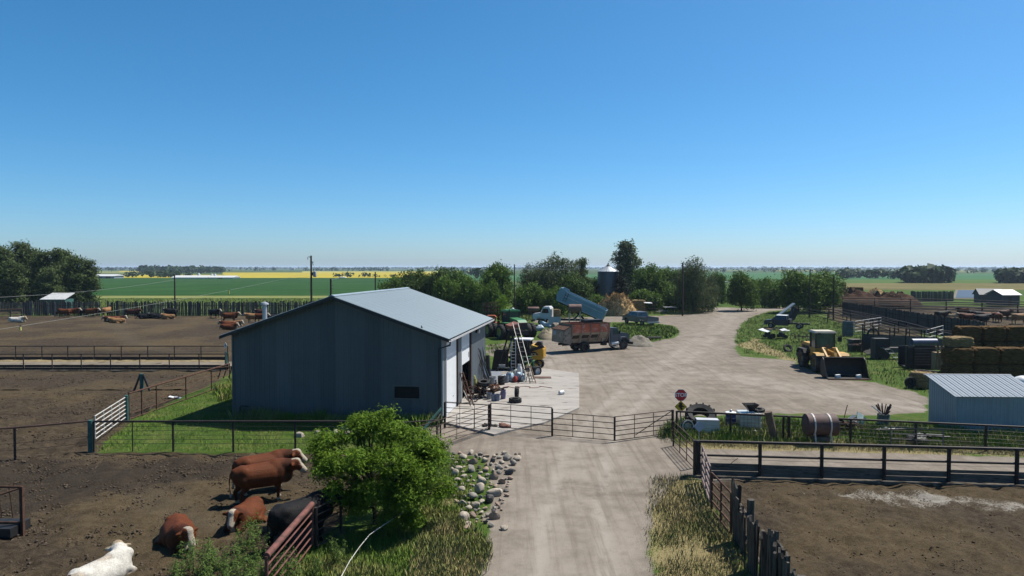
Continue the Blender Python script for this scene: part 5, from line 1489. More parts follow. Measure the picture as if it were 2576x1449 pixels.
def cow_mesh(pose, coat, face, vox, turn=0.0, nod=0.0):
    key = (pose, coat, face, vox, turn, nod)
    if key in _cow:
        return _cow[key]
    mb = MB()
    lying = pose == 'lying'
    dz = -0.64 if lying else 0.0
    Z = lambda p: (p[0], p[1], p[2] + dz)
    mb.cap(Z((-0.55, 0, 1.01)), Z((0.3, 0, 1.0)), 0.44, 0.455, 18)
    if lying:
        for s in (-1, 1):
            mb.cap(Z((-0.5, s * 0.12, 0.98)), Z((0.25, s * 0.12, 0.98)), 0.41, 0.42, 16)
    mb.cap(Z((-0.88, 0, 1.26)), Z((0.55, 0, 1.30)), 0.17, 0.2)
    for s in (-1, 1):
        mb.ell(Z((-0.72, s * 0.22, 1.22)), (0.22, 0.16, 0.2), 12, 8)
        mb.ell(Z((0.5, s * 0.27, 1.0)), (0.26, 0.16, 0.36), 12, 8)
    mb.ell(Z((-0.74, 0, 1.10)), (0.40, 0.37, 0.36), 16, 10)
    mb.ell(Z((-0.95, 0, 1.16)), (0.2, 0.26, 0.24), 14, 8)
    mb.ell(Z((0.48, 0, 1.06)), (0.52, 0.40, 0.48), 16, 10)
    mb.ell(Z((0.78, 0, 0.88)), (0.30, 0.22, 0.30), 14, 8)
    mb.ell(Z((0.72, 0, 1.27)), (0.42, 0.25, 0.25), 14, 8)
    # neck and head, turned about the shoulder
    nb = np.array(Z((0.62, 0, 1.2)))
    graze = pose == 'grazing'
    H = MB()
    if graze:
        n1, h0, h1 = (1.16, 0, 0.72), (1.22, 0, 0.62), (1.42, 0, 0.2)
    else:
        n1, h0, h1 = (1.10, 0, 1.34 + nod), (1.16, 0, 1.38 + nod), (1.50, 0, 1.12 + nod * 1.5)
    if lying and not graze:
        n1, h0, h1 = (1.02, 0, 1.38 + nod), (1.10, 0, 1.42 + nod), (1.38, 0, 1.08 + nod * 1.4)
    n1, h0, h1 = (np.array(Z(p)) if not graze else np.array(p) for p in (n1, h0, h1))
    H.cap(nb, n1, 0.35, 0.235)
    H.cap(nb + (0.05, 0, -0.2), n1 + (0, 0, -0.08), 0.24, 0.15)
    H.cap(h0, h1, 0.195, 0.118)
    H.ell(h0 + (0.04, 0, 0.05), (0.17, 0.19, 0.16), 12, 8)
    H.ell(h1 + (0.0, 0, 0.0), (0.1, 0.11, 0.085), 12, 8)
    H.cap(h0 + (0.0, 0, -0.12), h1 + (-0.04, 0, -0.06), 0.1, 0.06)
    for s in (-1, 1):
        H.ell(h0 + (-0.06, s * 0.27, 0.01), (0.055, 0.15, 0.08), 10, 6)
    ct, st = math.cos(turn), math.sin(turn)
    for v in H.v:
        k = np.clip((v[:, 0] - nb[0]) / 0.35, 0, 1)
        x, y = v[:, 0] - nb[0], v[:, 1].copy()
        a = turn * k
        v[:, 0], v[:, 1] = nb[0] + x * np.cos(a) - y * np.sin(a), x * np.sin(a) + y * np.cos(a)
    mb.v.extend(H.v)
    for q in H.f:
        mb.f.append(tuple(i + mb.n for i in q))
    mb.n += H.n
    if not lying:
        for s in (-1, 1):
            fx = 0.52 + 0.06 * s
            mb.cap((fx, s * 0.2, 0.86), (fx + 0.02, s * 0.2, 0.44), 0.15, 0.08)
            mb.cap((fx + 0.02, s * 0.2, 0.44), (fx, s * 0.2, 0.1), 0.078, 0.06)
            mb.ell((fx + 0.03, s * 0.2, 0.05), (0.1, 0.075, 0.06), 10, 6)
            hx = -0.78 - 0.07 * s
            mb.cap((hx, s * 0.19, 0.95), (hx + 0.05, s * 0.2, 0.66), 0.24, 0.14)
            mb.cap((hx + 0.05, s * 0.2, 0.66), (hx - 0.13, s * 0.2, 0.46), 0.13, 0.08)
            mb.cap((hx - 0.13, s * 0.2, 0.46), (hx - 0.07, s * 0.2, 0.1), 0.078, 0.062)
            mb.ell((hx - 0.03, s * 0.2, 0.05), (0.1, 0.075, 0.06), 10, 6)
        tl = [(-1.08, 0, 1.34), (-1.17, 0, 1.2), (-1.2, 0, 0.9), (-1.17, 0.02, 0.6), (-1.15, 0.02, 0.42)]
    else:
        for s in (-1, 1):
            mb.cap((0.55, s * 0.3, 0.36), (0.98, s * 0.26, 0.12), 0.15, 0.085)
            mb.cap((0.98, s * 0.26, 0.12), (0.66, s * 0.33, 0.07), 0.08, 0.06)
        mb.cap((-0.62, 0.32, 0.36), (-0.12, 0.52, 0.16), 0.22, 0.12)
        mb.cap((-0.12, 0.52, 0.15), (-0.58, 0.62, 0.09), 0.11, 0.07)
        mb.cap((-0.58, 0.62, 0.09), (-0.25, 0.72, 0.06), 0.065, 0.055)
        mb.cap((-0.6, -0.3, 0.3), (-0.1, -0.36, 0.12), 0.22, 0.1)
        tl = [(-1.06, 0, 0.74), (-1.18, 0.02, 0.5), (-1.24, 0.12, 0.16), (-1.3, 0.3, 0.07), (-1.38, 0.42, 0.06)]
    rt = max(0.032, vox * 1.05)
    for i in range(len(tl) - 1):
        mb.cap(tl[i], tl[i + 1], rt * (1.3 if i == 0 else 1), rt, 8)
    mb.ell(tl[-1], (0.06, 0.06, 0.11 if not lying else 0.06), 8, 6)
    me0 = bpy.data.meshes.new('tmp')
    me0.from_pydata(np.vstack(mb.v).tolist(), [], mb.f)
    bm = bmesh.new()
    bm.from_mesh(me0)
    bmesh.ops.recalc_face_normals(bm, faces=bm.faces)
    bm.to_mesh(me0)
    bm.free()
    o = bpy.data.objects.new('tmp', me0)
    COL.objects.link(o)
    r = o.modifiers.new('r', 'REMESH')
    r.mode, r.voxel_size = 'VOXEL', vox
    s = o.modifiers.new('s', 'SMOOTH')
    s.factor, s.iterations = 0.5, 20 if vox < 0.04 else 3
    bpy.context.view_layer.update()
    me = bpy.data.meshes.new_from_object(o.evaluated_get(bpy.context.evaluated_depsgraph_get()))
    bpy.data.objects.remove(o)
    bpy.data.meshes.remove(me0)
    me.name = 'hide'
    me.shade_smooth()
    # coat marks
    n = len(me.vertices)
    co = np.empty(n * 3, np.float32)
    me.vertices.foreach_get('co', co)
    co = co.reshape(-1, 3)
    P = co[:, [0, 2]] * 6 + co[:, [1, 1]] * 3.1
    nz = vnoise(P + 50, 1.0, 11) - 0.5
    c = np.tile(np.array(COATS[coat]), (n, 1))
    # undo the head turn to find face region
    x, y, z = co[:, 0].copy(), co[:, 1].copy(), co[:, 2].copy()
    k = np.clip((np.hypot(x - nb[0], y)) / 0.35, 0, 1) * (x > 0.4 if abs(turn) < 1.2 else (np.hypot(x - nb[0], y) < 1.1) & (z > nb[2] - 0.5) & (x > 0.2))
    a = -turn * k
    xr, yr = nb[0] + (x - nb[0]) * np.cos(a) - y * np.sin(a), (x - nb[0]) * np.sin(a) + y * np.cos(a)
    if graze:
        hd = (xr > 1.02) & (z < 0.85)
        ear = np.abs(yr) > 0.2
    else:
        hd = (xr > h0[0] - 0.1 + nz * 0.1)
        ear = (np.abs(yr) > 0.17) & (xr < h0[0] + 0.12)
    if face:
        nose = np.linalg.norm(np.column_stack((xr, yr, z)) - h1, axis=1) < 0.2
        strip = (np.abs(yr) < (0.105 if vox < 0.04 else 0.2) + nz * 0.04) | nose
        c[hd & ~ear & strip] = CREAM
        if coat != 'black':
            c[(z < (0.16 + nz * 0.1)) & (not lying)] = CREAM
            c[(z < 0.74 + dz + nz * 0.1) & (xr > 0.3) & (np.abs(y) < 0.13)] = CREAM
            if not lying:
                c[(z < 0.62) & (np.abs(y) < 0.15) & (np.abs(x) < 0.6) & (nz > -0.1)] = np.array(CREAM) * 0.8
    tailend = np.linalg.norm(co - np.array(tl[-1]), axis=1) < 0.14
    c[tailend] = CREAM if face and coat != 'black' else np.array(COATS[coat]) * 0.7
    if coat == 'white':
        c[hd] = np.array((0.24, 0.185, 0.12))
        pt_ = 0.55 * sst(1 - np.hypot((x - 0.12) / 0.3, (y + 0.02) / 0.22) + nz, 0.1, 0.6) * (z > 0.55)
        pt_ = np.maximum(pt_, 0.7 * sst(-z + nz * 0.4, -0.3, -0.05)) * ~hd
        c = c * (1 - pt_[:, None]) + np.array((0.20, 0.15, 0.10)) * pt_[:, None]
    muz = np.linalg.norm(np.column_stack((xr, yr, z)) - (h1 + (0.09, 0, -0.02)), axis=1) < 0.075
    c[muz] = (0.2, 0.13, 0.11) if coat != 'black' else (0.02, 0.02, 0.02)
    if not lying:
        c[z < 0.065] = (0.03, 0.026, 0.022)
    # darker shoulder on the red bulls
    if coat == 'red':
        d = np.maximum(sst(xr + nz * 0.3, 0.45, 0.9) * ~hd, 0.55 * sst(-(z - dz) + nz * 0.5, -0.75, -0.55) * (c[:, 0] < 0.2))
        c = c * (1 - 0.55 * d[:, None])
    at_ = me.color_attributes.new('coat', 'FLOAT_COLOR', 'POINT')
    at_.data.foreach_set('color', np.column_stack((c, np.ones(n))).astype(np.float32).ravel())
    me.materials.append(HIDE)
    eyes = []
    for s in (-1, 1):
        e = h0 + (h1 - h0) * 0.34 + np.array((0.06, s * 0.15, 0.05))
        ex, ey = e[0] - nb[0], e[1]
        eyes.append((nb[0] + ex * ct - ey * st, ex * st + ey * ct, e[2]))
    _cow[key] = (me, eyes)
    return _cow[key]


EYE = M('eye_dark', (0.01, 0.008, 0.007), 0.15, spec=0.7)


def cow(pose, coat, face, px, py, rz, label, scale=1.0, vox=0.06, turn=0.0, nod=0.0, group='cattle in the far left pen', name='cow', cat='cow', flip=False):
    me, eyes = cow_mesh(pose, coat, face, vox, turn, nod)
    p = at(px, py)
    o = obj(name, me, None, loc=(p.x, p.y, -0.01), rot=(0, 0, math.radians(rz)), scale=(scale, -scale if flip else scale, scale))
    tag(o, label, cat, group)
    if vox < 0.04:
        for e in eyes:
            obj('eye', MB().ell(e, 0.026, 8, 6), EYE, o, smooth=True)
    return o


NB = 'bulls in the near pen'
cow('standing', 'red', True, 668, 1236, 34, 'red bull with white face standing behind the other standing red bull', 1.0, 0.026, turn=-0.5, nod=-0.04, group=NB, name='bull', cat='bull')
cow('standing', 'red', True, 664, 1261, 32, 'red bull with white face standing in front, side on, in the near pen', 0.98, 0.026, turn=-0.45, nod=-0.05, group=NB, name='bull', cat='bull')
cow('lying', 'red', True, 616, 1318, -96, 'red bull with curly white face lying nearest the standing bulls', 0.86, 0.026, turn=0.2, group=NB, name='bull', cat='bull')
cow('lying', 'red', True, 450, 1368, -58, 'dark red bull lying alone with its white face towards the camera', 0.9, 0.026, turn=-0.35, nod=-0.06, group=NB, name='bull', cat='bull', flip=True)
cow('lying', 'white', False, 256, 1470, 70, 'white cow lying at the bottom left, seen from behind', 0.86, 0.026, turn=0.95, nod=0.02, group=NB, name='cow')
cow('lying', 'red', True, 58, 1572, 20, 'red cow cut off by the bottom edge at the left corner', 1.0, 0.026, nod=0.1, group=NB, name='cow')
cow('standing', 'black', False, 764, 1370, 50, 'black bull standing beside the red-brown pipe panel', 1.0, 0.026, turn=-0.3, group=NB, name='bull', cat='bull')
F = False
cow('lying', 'white', F, 43, 811, 5, 'white cow lying alone by the low tan plank fence', 1.05)
cow('grazing', 'red', True, 161, 798, 190, 'red cow at the left end of the standing row by the board windbreak')
cow('standing', 'red', True, 184, 797, 0, 'red white-faced cow second in the standing row by the windbreak')
cow('standing', 'black', F, 209, 796, 180, 'black cow between the two red cows in the standing row')
cow('standing', 'red', True, 231, 797, 0, 'brown cow with white face and legs right of the black cow in the row')
cow('standing', 'black', F, 252, 795, 60, 'black cow next to the tan cow near the fence gap')
cow('standing', 'tan', F, 269, 795, 85, 'tan cow seen from behind at the fence gap', 1.05)
cow('lying', 'red', True, 281, 809, 200, 'red cow lying with white face to the left in the middle group of three')
cow('lying', 'red', True, 301, 808, -10, 'red cow lying with white face to the right in the middle group of three')
cow('lying', 'tan', True, 294, 813, 190, 'lighter red cow lying in front of the middle group of three')
cow('standing', 'dark', F, 334, 799, 5, 'dark brown cow standing alone right of the fence gap')
cow('lying', 'black', F, 364, 801, 10, 'black cow lying against the windbreak left of the white-faced black one', flip=True)
cow('lying', 'black', True, 392, 801, 180, 'black cow with white face lying against the windbreak')
cow('lying', 'tan', True, 423, 802.5, 175, 'pale tan cow lying below the pole with white face to the left')
cow('standing', 'black', True, 430, 798, 180, 'black cow with white head standing behind the pale tan cow')
cow('standing', 'black', True, 540, 799.5, -20, 'black cow with white muzzle standing alone left of the red group')
cow('standing', 'red', True, 579, 811, 15, 'red white-faced cow standing over the lying group left of the roof vent', 1.05)
cow('lying', 'tan', True, 592, 821, -15, 'tan cow lying in the group just left of the roof vent')
cow('lying', 'red', True, 574, 822, 185, 'red cow lying at the back left of the group by the roof vent')
cow('lying', 'red', True, 576, 829, 5, 'red cow lying nearest in the group left of the roof vent')
cow('standing', 'tan', True, 636, 812, 190, 'tan white-faced cow half hidden by the roof vent')
cow('standing', 'red', True, 656, 812, -5, 'red cow right of the roof vent, head to the right')
cow('standing', 'dark', True, 659, 801, 170, 'dark red cow behind the one right of the roof vent')
cow('lying', 'black', True, 690, 803, 10, 'black cow with white face lying at the edge of the shop roof')
RG = 'cattle in the right-hand corral'
cow('standing', 'red', True, 2421, 794, 180, 'red cow with white head at the back of the right corral', group=RG)
cow('standing', 'black', F, 2369, 805, 0, 'black cow standing behind the dark board windbreak at right', group=RG)
cow('standing', 'red', True, 2431, 815, 175, 'dark red cow at the left of the right corral group', 1.1, group=RG)
cow('standing', 'black', F, 2470, 818, 5, 'black cow nearest in the right corral group', 1.1, group=RG)
cow('standing', 'black', F, 2461, 806, 150, 'black cow behind the nearest black cow at right', group=RG)
cow('standing', 'red', True, 2488, 809, -25, 'red and white cow in the middle of the right corral group', group=RG)
cow('standing', 'red', True, 2511, 811, 70, 'light red cow facing away right of the red and white cow', group=RG)
cow('standing', 'dark', F, 2525, 804, 0, 'dark brown cow at the back right of the corral group', 1.1, group=RG)
cow('standing', 'tan', True, 2566, 815, 0, 'orange-red cow at the right edge of the corral', 1.1, group=RG)
# ------------------------------------------------------------------ trees, bushes, far woods
def leaf_mat(name, a, b, c=None, trans=0.25, rough=0.6):
    m, nt, bs = newmat(name)
    geo = _n(nt, 'ShaderNodeNewGeometry')
    tc = _n(nt, 'ShaderNodeTexCoord')
    r = geo.outputs['Random Per Island']
    col = mixc(nt, r, a, b)
    n1 = noise_(nt, tc.outputs['Object'], 0.55, 2)
    if c is not None:
        col = mixc(nt, ramp(nt, n1, 0.45, 0.7), col, c)
    nt.links.new(col, bs.inputs['Base Color'])
    bs.inputs['Roughness'].default_value = rough
    bs.inputs['Specular IOR Level'].default_value = 0.06
    tr = _n(nt, 'ShaderNodeBsdfTranslucent')
    hs = _n(nt, 'ShaderNodeHueSaturation')
    hs.inputs['Value'].default_value = 1.2
    nt.links.new(col, hs.inputs['Color'])
    nt.links.new(hs.outputs[0], tr.inputs[0])
    mx = _n(nt, 'ShaderNodeMixShader')
    mx.inputs[0].default_value = trans
    nt.links.new(bs.outputs[0], mx.inputs[1])
    nt.links.new(tr.outputs[0], mx.inputs[2])
    nt.links.new(mx.outputs[0], nt.nodes['Material Output'].inputs[0])
    return m


LEAF_MAPLE = leaf_mat('leaf_maple', (0.055, 0.115, 0.017), (0.125, 0.21, 0.034), (0.10, 0.175, 0.026))
LEAF_BUSH = leaf_mat('leaf_bush', (0.06, 0.14, 0.014), (0.20, 0.31, 0.034), (0.15, 0.245, 0.027), 0.32)
LEAF_DARK = leaf_mat('leaf_dark', (0.040, 0.082, 0.018), (0.082, 0.14, 0.032), (0.095, 0.145, 0.034))
LEAF_POPLAR = leaf_mat('leaf_poplar', (0.055, 0.085, 0.03), (0.12, 0.16, 0.062), (0.09, 0.13, 0.042))
LEAF_WILLOW = leaf_mat('leaf_willow', (0.070, 0.10, 0.044), (0.14, 0.175, 0.085), (0.10, 0.13, 0.05))
LEAF_SPRUCE = leaf_mat('leaf_spruce', (0.012, 0.026, 0.016), (0.030, 0.048, 0.030), None, 0.1)
BARK = M('bark', (0.11, 0.09, 0.072), 0.95, var=0.35, scale=3, stretch=(4, 4, 0.8), spec=0.1)
BARKD = M('bark_dark', (0.06, 0.048, 0.04), 0.95, var=0.35, scale=3, spec=0.1)


def leaves(cent, nrm, size, aspect, r, curl=0.25):
    """diamond leaves, folded along the midrib"""
    n = len(cent)
    t = r.normal(size=(n, 3))
    nrm = nrm / (np.linalg.norm(nrm, axis=1, keepdims=True) + 1e-9)
    u = np.cross(nrm, t)
    u /= np.linalg.norm(u, axis=1, keepdims=True) + 1e-9
    w = np.cross(nrm, u)
    s = size * r.uniform(0.65, 1.35, (n, 1))
    a = cent - u * s
    b = cent + u * s
    c = cent + w * s * aspect + nrm * s * curl
    d = cent - w * s * aspect + nrm * s * curl
    V = np.stack((a, d, b, c), 1).reshape(-1, 3)
    Q = np.arange(4 * n).reshape(n, 4)
    return V, Q


def crown_mesh(name, lobes, nclump, per, leaf, spread, seed, m, aspect=0.5, shell=0.6, up=0.5, flat=1.0):
    """lobes: (centre, radii). Leaf clumps sit on and inside the lobes, thinner inside"""
    r = np.random.default_rng(seed)
    vol = np.array([l[1][0] * l[1][1] * l[1][2] for l in lobes]) ** 0.67
    pick = r.choice(len(lobes), nclump, p=vol / vol.sum())
    C = np.array([l[0] for l in lobes])[pick]
    Rr = np.array([l[1] for l in lobes])[pick]
    d = r.normal(size=(nclump, 3))
    d /= np.linalg.norm(d, axis=1, keepdims=True)
    rad = shell + (1.08 - shell) * r.random((nclump, 1)) ** 0.7
    cl = C + d * Rr * rad
    cs = spread * r.uniform(0.6, 1.4, (nclump, 1))
    idx = np.repeat(np.arange(nclump), per)
    off = r.normal(size=(len(idx), 3)) * cs[idx] * (1, 1, 0.62 * flat)
    P = cl[idx] + off
    nr = d[idx] * 0.55 + np.array((0, 0, up)) + r.normal(size=P.shape) * 0.55
    keep = P[:, 2] > 0.1
    V, Q = leaves(P[keep], nr[keep], leaf, aspect, r)
    me = fast_mesh(name, V, quads=Q)
    me.materials.append(m)
    return me


def limbs_mesh(name, h, tops, r0, seed, m, base=((0, 0, 0),), thin=0.25):
    r = random.Random(seed)
    mb = MB()
    for b in base:
        mb.tube([(b[0], b[1], -0.3), (b[0] * 1.05 + r.uniform(-.05, .05), b[1] * 1.05, h * 0.45), (b[0] * 1.3 + r.uniform(-.15, .15), b[1] * 1.3, h)], [r0, r0 * 0.75, r0 * 0.55], 7)
    for p in tops:
        b = min(base, key=lambda q: (q[0] - p[0]) ** 2 + (q[1] - p[1]) ** 2)
        s = Vector((b[0] * 1.1, b[1] * 1.1, h * r.uniform(0.5, 0.98)))
        e = Vector(p)
        mid = s.lerp(e, 0.5) + Vector((r.uniform(-.2, .2), r.uniform(-.2, .2), 0.12 * (e - s).length))
        mb.tube([s, mid, e], [r0 * 0.5, r0 * 0.34, r0 * 0.12], 5)
    me = mb.mesh(name, True)
    me.materials.append(m)
    return me


def lob(n, rx, ry, z0, z1, lr, seed, top=0.7):
    r = random.Random(seed)
    out = []
    for i in range(n):
        k = (i + 0.5) / n
        z = z0 + (z1 - z0) * k
        a = i * 2.4 + r.uniform(-0.4, 0.4)
        w = math.sqrt(max(0.02, 1 - ((k - 0.42) / 0.62) ** 2)) * 0.72
        q = lr * r.uniform(0.75, 1.25)
        out.append(((math.cos(a) * rx * w, math.sin(a) * ry * w, z), (q, q, q * 0.8)))
    return out


PROTO = {}


def measure(me):
    n = len(me.vertices)
    co = np.empty(n * 3, np.float32)
    me.vertices.foreach_get('co', co)
    co = co.reshape(-1, 3)
    r = np.hypot(co[:, 0], co[:, 1])
    return 2 * float(np.percentile(r, 96)), float(np.percentile(co[:, 2], 99.6))


def proto(key, lobes, nclump, per, leaf, spread, mat_, bark, h, r0, W, H, base=((0, 0, 0),), aspect=0.5, up=0.5, shell=0.42):
    PROTO[key] = (crown_mesh('crown', lobes, nclump, per, leaf, spread, sum(map(ord, key)), mat_, aspect, shell, up),
                  limbs_mesh('trunk', h, [l[0] for l in lobes], r0, sum(map(ord, key)), bark, base))
    PROTO[key] += measure(PROTO[key][0])


proto('maple_a', lob(13, 3.0, 3.0, 2.0, 7.6, 1.9, 1), 560, 16, 0.24, 0.46, LEAF_MAPLE, BARKD, 2.4, 0.22, 8.4, 9.0)
proto('maple_b', lob(11, 3.4, 3.0, 1.6, 6.4, 1.85, 2), 520, 16, 0.24, 0.46, LEAF_MAPLE, BARKD, 2.0, 0.2, 8.8, 7.6, base=((0.3, 0, 0), (-0.35, 0.1, 0)))
proto('dark_a', lob(13, 3.0, 3.0, 0.7, 6.6, 1.8, 3), 580, 15, 0.23, 0.45, LEAF_DARK, BARKD, 1.5, 0.16, 8.4, 8.0, base=((0.3, 0, 0), (-0.3, 0.2, 0)))
proto('dark_b', lob(11, 3.6, 3.0, 0.5, 4.2, 1.6, 4), 560, 15, 0.23, 0.45, LEAF_MAPLE, BARKD, 1.2, 0.14, 9.2, 5.6, base=((0.6, 0, 0), (-0.6, 0.2, 0)))
proto('willow_a', lob(13, 3.4, 3.4, 1.4, 8.2, 1.95, 5), 640, 18, 0.21, 0.46, LEAF_WILLOW, BARK, 2.0, 0.26, 9.4, 9.8, aspect=0.32, up=0.25)
proto('willow_b', lob(11, 3.2, 3.2, 1.0, 7.0, 1.95, 6), 620, 18, 0.21, 0.46, LEAF_WILLOW, BARK, 1.6, 0.24, 9.0, 8.6, aspect=0.32, up=0.25)
proto('poplar_a', lob(12, 1.7, 1.7, 2.0, 13.4, 1.35, 7), 430, 13, 0.25, 0.44, LEAF_POPLAR, BARK, 9.0, 0.2, 5.2, 14.8)
proto('poplar_b', lob(11, 2.0, 1.9, 1.4, 11.0, 1.45, 8), 420, 13, 0.25, 0.44, LEAF_POPLAR, BARK, 7.0, 0.2, 5.8, 12.4)
proto('tallpop', lob(13, 2.0, 2.0, 2.0, 13.4, 1.5, 17), 520, 14, 0.25, 0.46, LEAF_WILLOW, BARK, 9.0, 0.2, 5.2, 14.8)
proto('young_a', lob(7, 1.2, 1.2, 0.6, 3.3, 0.85, 9), 170, 14, 0.12, 0.26, LEAF_BUSH, BARKD, 0.8, 0.07, 3.6, 4.0)
# spruce: drooping whorls
r_ = np.random.default_rng(33)
cl, nr = [], []
for i in range(34):
    z = 0.7 + 10.4 * i / 34
    R0_ = 2.7 * (1 - z / 11.6) + 0.15
    for j in range(int(7 + R0_ * 5)):
        a = r_.uniform(0, 6.28)
        for q in np.linspace(0.25, 1, max(2, int(R0_ * 4))):
            rr = R0_ * q * r_.uniform(0.85, 1.12)
            cl.append((math.cos(a) * rr, math.sin(a) * rr, z - 0.22 * rr + r_.normal() * 0.06))
            nr.append((math.cos(a) * 0.4, math.sin(a) * 0.4, 0.9))
cl = np.repeat(np.array(cl), 3, 0) + r_.normal(size=(len(cl) * 3, 3)) * 0.09
V, Q = leaves(cl, np.repeat(np.array(nr), 3, 0) + r_.normal(size=cl.shape) * 0.5, 0.15, 0.4, r_)
me = fast_mesh('crown', V, quads=Q)
me.materials.append(LEAF_SPRUCE)
tm = MB().tube([(0, 0, -0.3), (0, 0, 5), (0, 0, 11.2)], [0.2, 0.12, 0.02], 7).mesh('trunk', True)
tm.materials.append(BARKD)
PROTO['spruce'] = (me, tm, 5.4, 11.2)


def tree(key, px, py_top, depth, wpx, label, group, name='tree', cat='tree', z0=0.0, rz=None, hmul=1.0):
    cm, tm, W, H = PROTO[key]
    top = dp(px, py_top, depth)
    sx = wpx / FOC * depth / W
    sz = (top.z - z0) / H * hmul
    t = thing(name, label, cat, (top.x, depth, z0), random.uniform(0, 6.28) if rz is None else rz, group, (sx, sx, sz))
    obj('crown', cm, None, t)
    obj('trunk', tm, None, t)
    return t


GP = 'poplars in the stand at the far left'
for i, (px, pt, d, w, k) in enumerate([(-70, 606, 150, 80, 'poplar_a'), (-18, 612, 146, 78, 'poplar_b'), (12, 622, 139, 66, 'poplar_a'), (50, 609, 143, 74, 'poplar_a'), (86, 628, 149, 62, 'poplar_b'),
                                        (104, 634, 140, 62, 'poplar_a'), (138, 628, 141, 64, 'poplar_b'), (166, 630, 147, 62, 'poplar_a'), (190, 645, 139, 58, 'poplar_b'), (222, 655, 141, 56, 'poplar_a'), (30, 660, 135, 64, 'poplar_b'), (120, 672, 134, 60, 'poplar_b')]):
    tree(k, px, pt, d, w, ['tall poplar beyond the left edge stand', 'poplar at the left end of the stand in view', 'poplar second from the left edge in the stand', 'tallest poplar in the stand at the far left', 'poplar just right of the tallest one', 'slim poplar in the middle of the left stand', 'bushy poplar right of the stand middle', 'poplar above the small white roofed shed', 'short dark poplar near the right end of the stand', 'outermost poplar at the right end of the left stand', 'low front poplar at the left of the stand', 'low front poplar behind the small white roofed shed'][i], GP, 'poplar_tree', z0=-0.3)
GH = 'bushes in the hedge behind the shop'
for i, (px, pt, d, w, k) in enumerate([(985, 700, 132, 78, 'dark_b'), (1020, 684, 134, 80, 'dark_a'), (1062, 680, 136, 84, 'dark_a'), (1108, 676, 134, 84, 'dark_a'), (1150, 684, 128, 92, 'dark_b'), (1192, 702, 122, 84, 'dark_b'), (1128, 700, 124, 90, 'dark_b'), (1232, 712, 118, 62, 'dark_b')]):
    tree(k, px, pt, d, w, ['low bush at the left end of the hedge behind the shop', 'dark bush second from the left in the hedge behind the shop', 'dark bush over the shop ridge end', 'tallest dark bush in the hedge behind the shop', 'broad green bush right of the tallest hedge bush', 'broad bush at the right of the hedge above the shop roof', 'front bush in the middle of the hedge behind the shop', 'low dark bush beneath the round maple'][i], GH, 'hedge_bush', 'bush', z0=-0.2)
GM = 'trees along the back of the yard'
tl_ = [('maple_a', 1250, 664, 126, 88, 'round dark green maple behind the green tractor'), ('willow_a', 1398, 646, 134, 118, 'broad grey-green willow behind the tipped blue box'), ('willow_b', 1340, 668, 138, 78, 'lower willow between the round maple and the broad willow'),
       ('poplar_b', 1462, 651, 140, 44, 'thin pointed poplar right of the broad willow'), ('dark_a', 1440, 690, 128, 92, 'dark bush below the thin poplar'), ('dark_a', 1492, 700, 130, 80, 'dark bush left of the grain bin'), ('dark_b', 1330, 714, 124, 90, 'low bush behind the pole near the tractor'), ('dark_b', 1392, 724, 122, 80, 'low dark bush right behind the tipped blue box'),
       ('tallpop', 1576, 608, 136, 70, 'tallest tree in the yard, pale poplar behind the spruce'), ('spruce', 1562, 664, 126, 84, 'dark spruce in front of the tall poplar'), ('maple_b', 1635, 668, 128, 90, 'green maple right of the spruce behind the straw pile'), ('maple_b', 1685, 676, 130, 74, 'green maple left of the bare pole'),
       ('willow_b', 1745, 652, 128, 94, 'rounded silvery willow where the road bends away'), ('dark_b', 1705, 722, 122, 84, 'dark undergrowth bush below the silvery willow'), ('dark_b', 1625, 730, 122, 90, 'dark undergrowth bush behind the bale stack'), ('dark_b', 1490, 742, 120, 76, 'dark undergrowth bush left of the straw pile'), ('willow_b', 1782, 690, 132, 56, 'small silvery bush beside the shelter roof'),
       ('young_a', 1264, 741, 104, 44, 'bright green young bush behind the green tractor'), ('maple_b', 1806, 686, 160, 44, 'small tree behind the shelter roof'), ('maple_a', 1866, 686, 134, 78, 'bushy maple standing at the road fork'), ('maple_b', 1922, 700, 150, 66, 'tree behind the board fence right of the road fork'), ('dark_b', 1955, 708, 145, 74, 'low tree left of the spreading tree'),
       ('maple_a', 2010, 682, 128, 108, 'left half of the spreading tree over the dark blue truck'), ('maple_b', 2066, 684, 130, 96, 'right half of the spreading tree beside the two poles'), ('young_a', 1700, 700, 115, 1, '')]
for k, px, pt, d, w, lb in tl_:
    if lb:
        d += 14 if 1480 < px < 1730 else 0
        tree(k, px, pt, d, w, lb, GM, 'bush' if 'bush' in lb else ('spruce_tree' if k == 'spruce' else 'tree'), 'bush' if 'bush' in lb else 'tree', z0=-0.1)

# big foreground maple bush
cb = at(965, 1325)
lb_ = []
rr_ = random.Random(5)
for px, py, y_, w in [(830, 1110, 22.6, .75), (900, 1085, 22.8, .8), (975, 1085, 22.4, .8), (1045, 1110, 22.4, .8), (1090, 1160, 22.0, .65), (820, 1165, 21.8, .6), (900, 1160, 21.6, .8), (990, 1165, 21.3, .85),
                      (1060, 1200, 21.5, .7), (870, 1225, 21.4, .62), (940, 1235, 21.2, .8), (1020, 1255, 21.2, .75), (900, 1270, 21.5, .5), (985, 1300, 21.3, .6), (1040, 1310, 21.6, .5), (960, 1130, 23.6, .9), (1010, 1190, 23.4, .9), (1100, 1240, 22.0, .4), (1075, 1135, 22.6, .55), (800, 1125, 22.6, .42), (930, 1065, 22.8, .4)]:
    p = dp(px, py, y_)
    w = w * 0.70
    lb_.append(((p.x - cb.x, p.y - cb.y, p.z), (w, w, w * 0.72)))
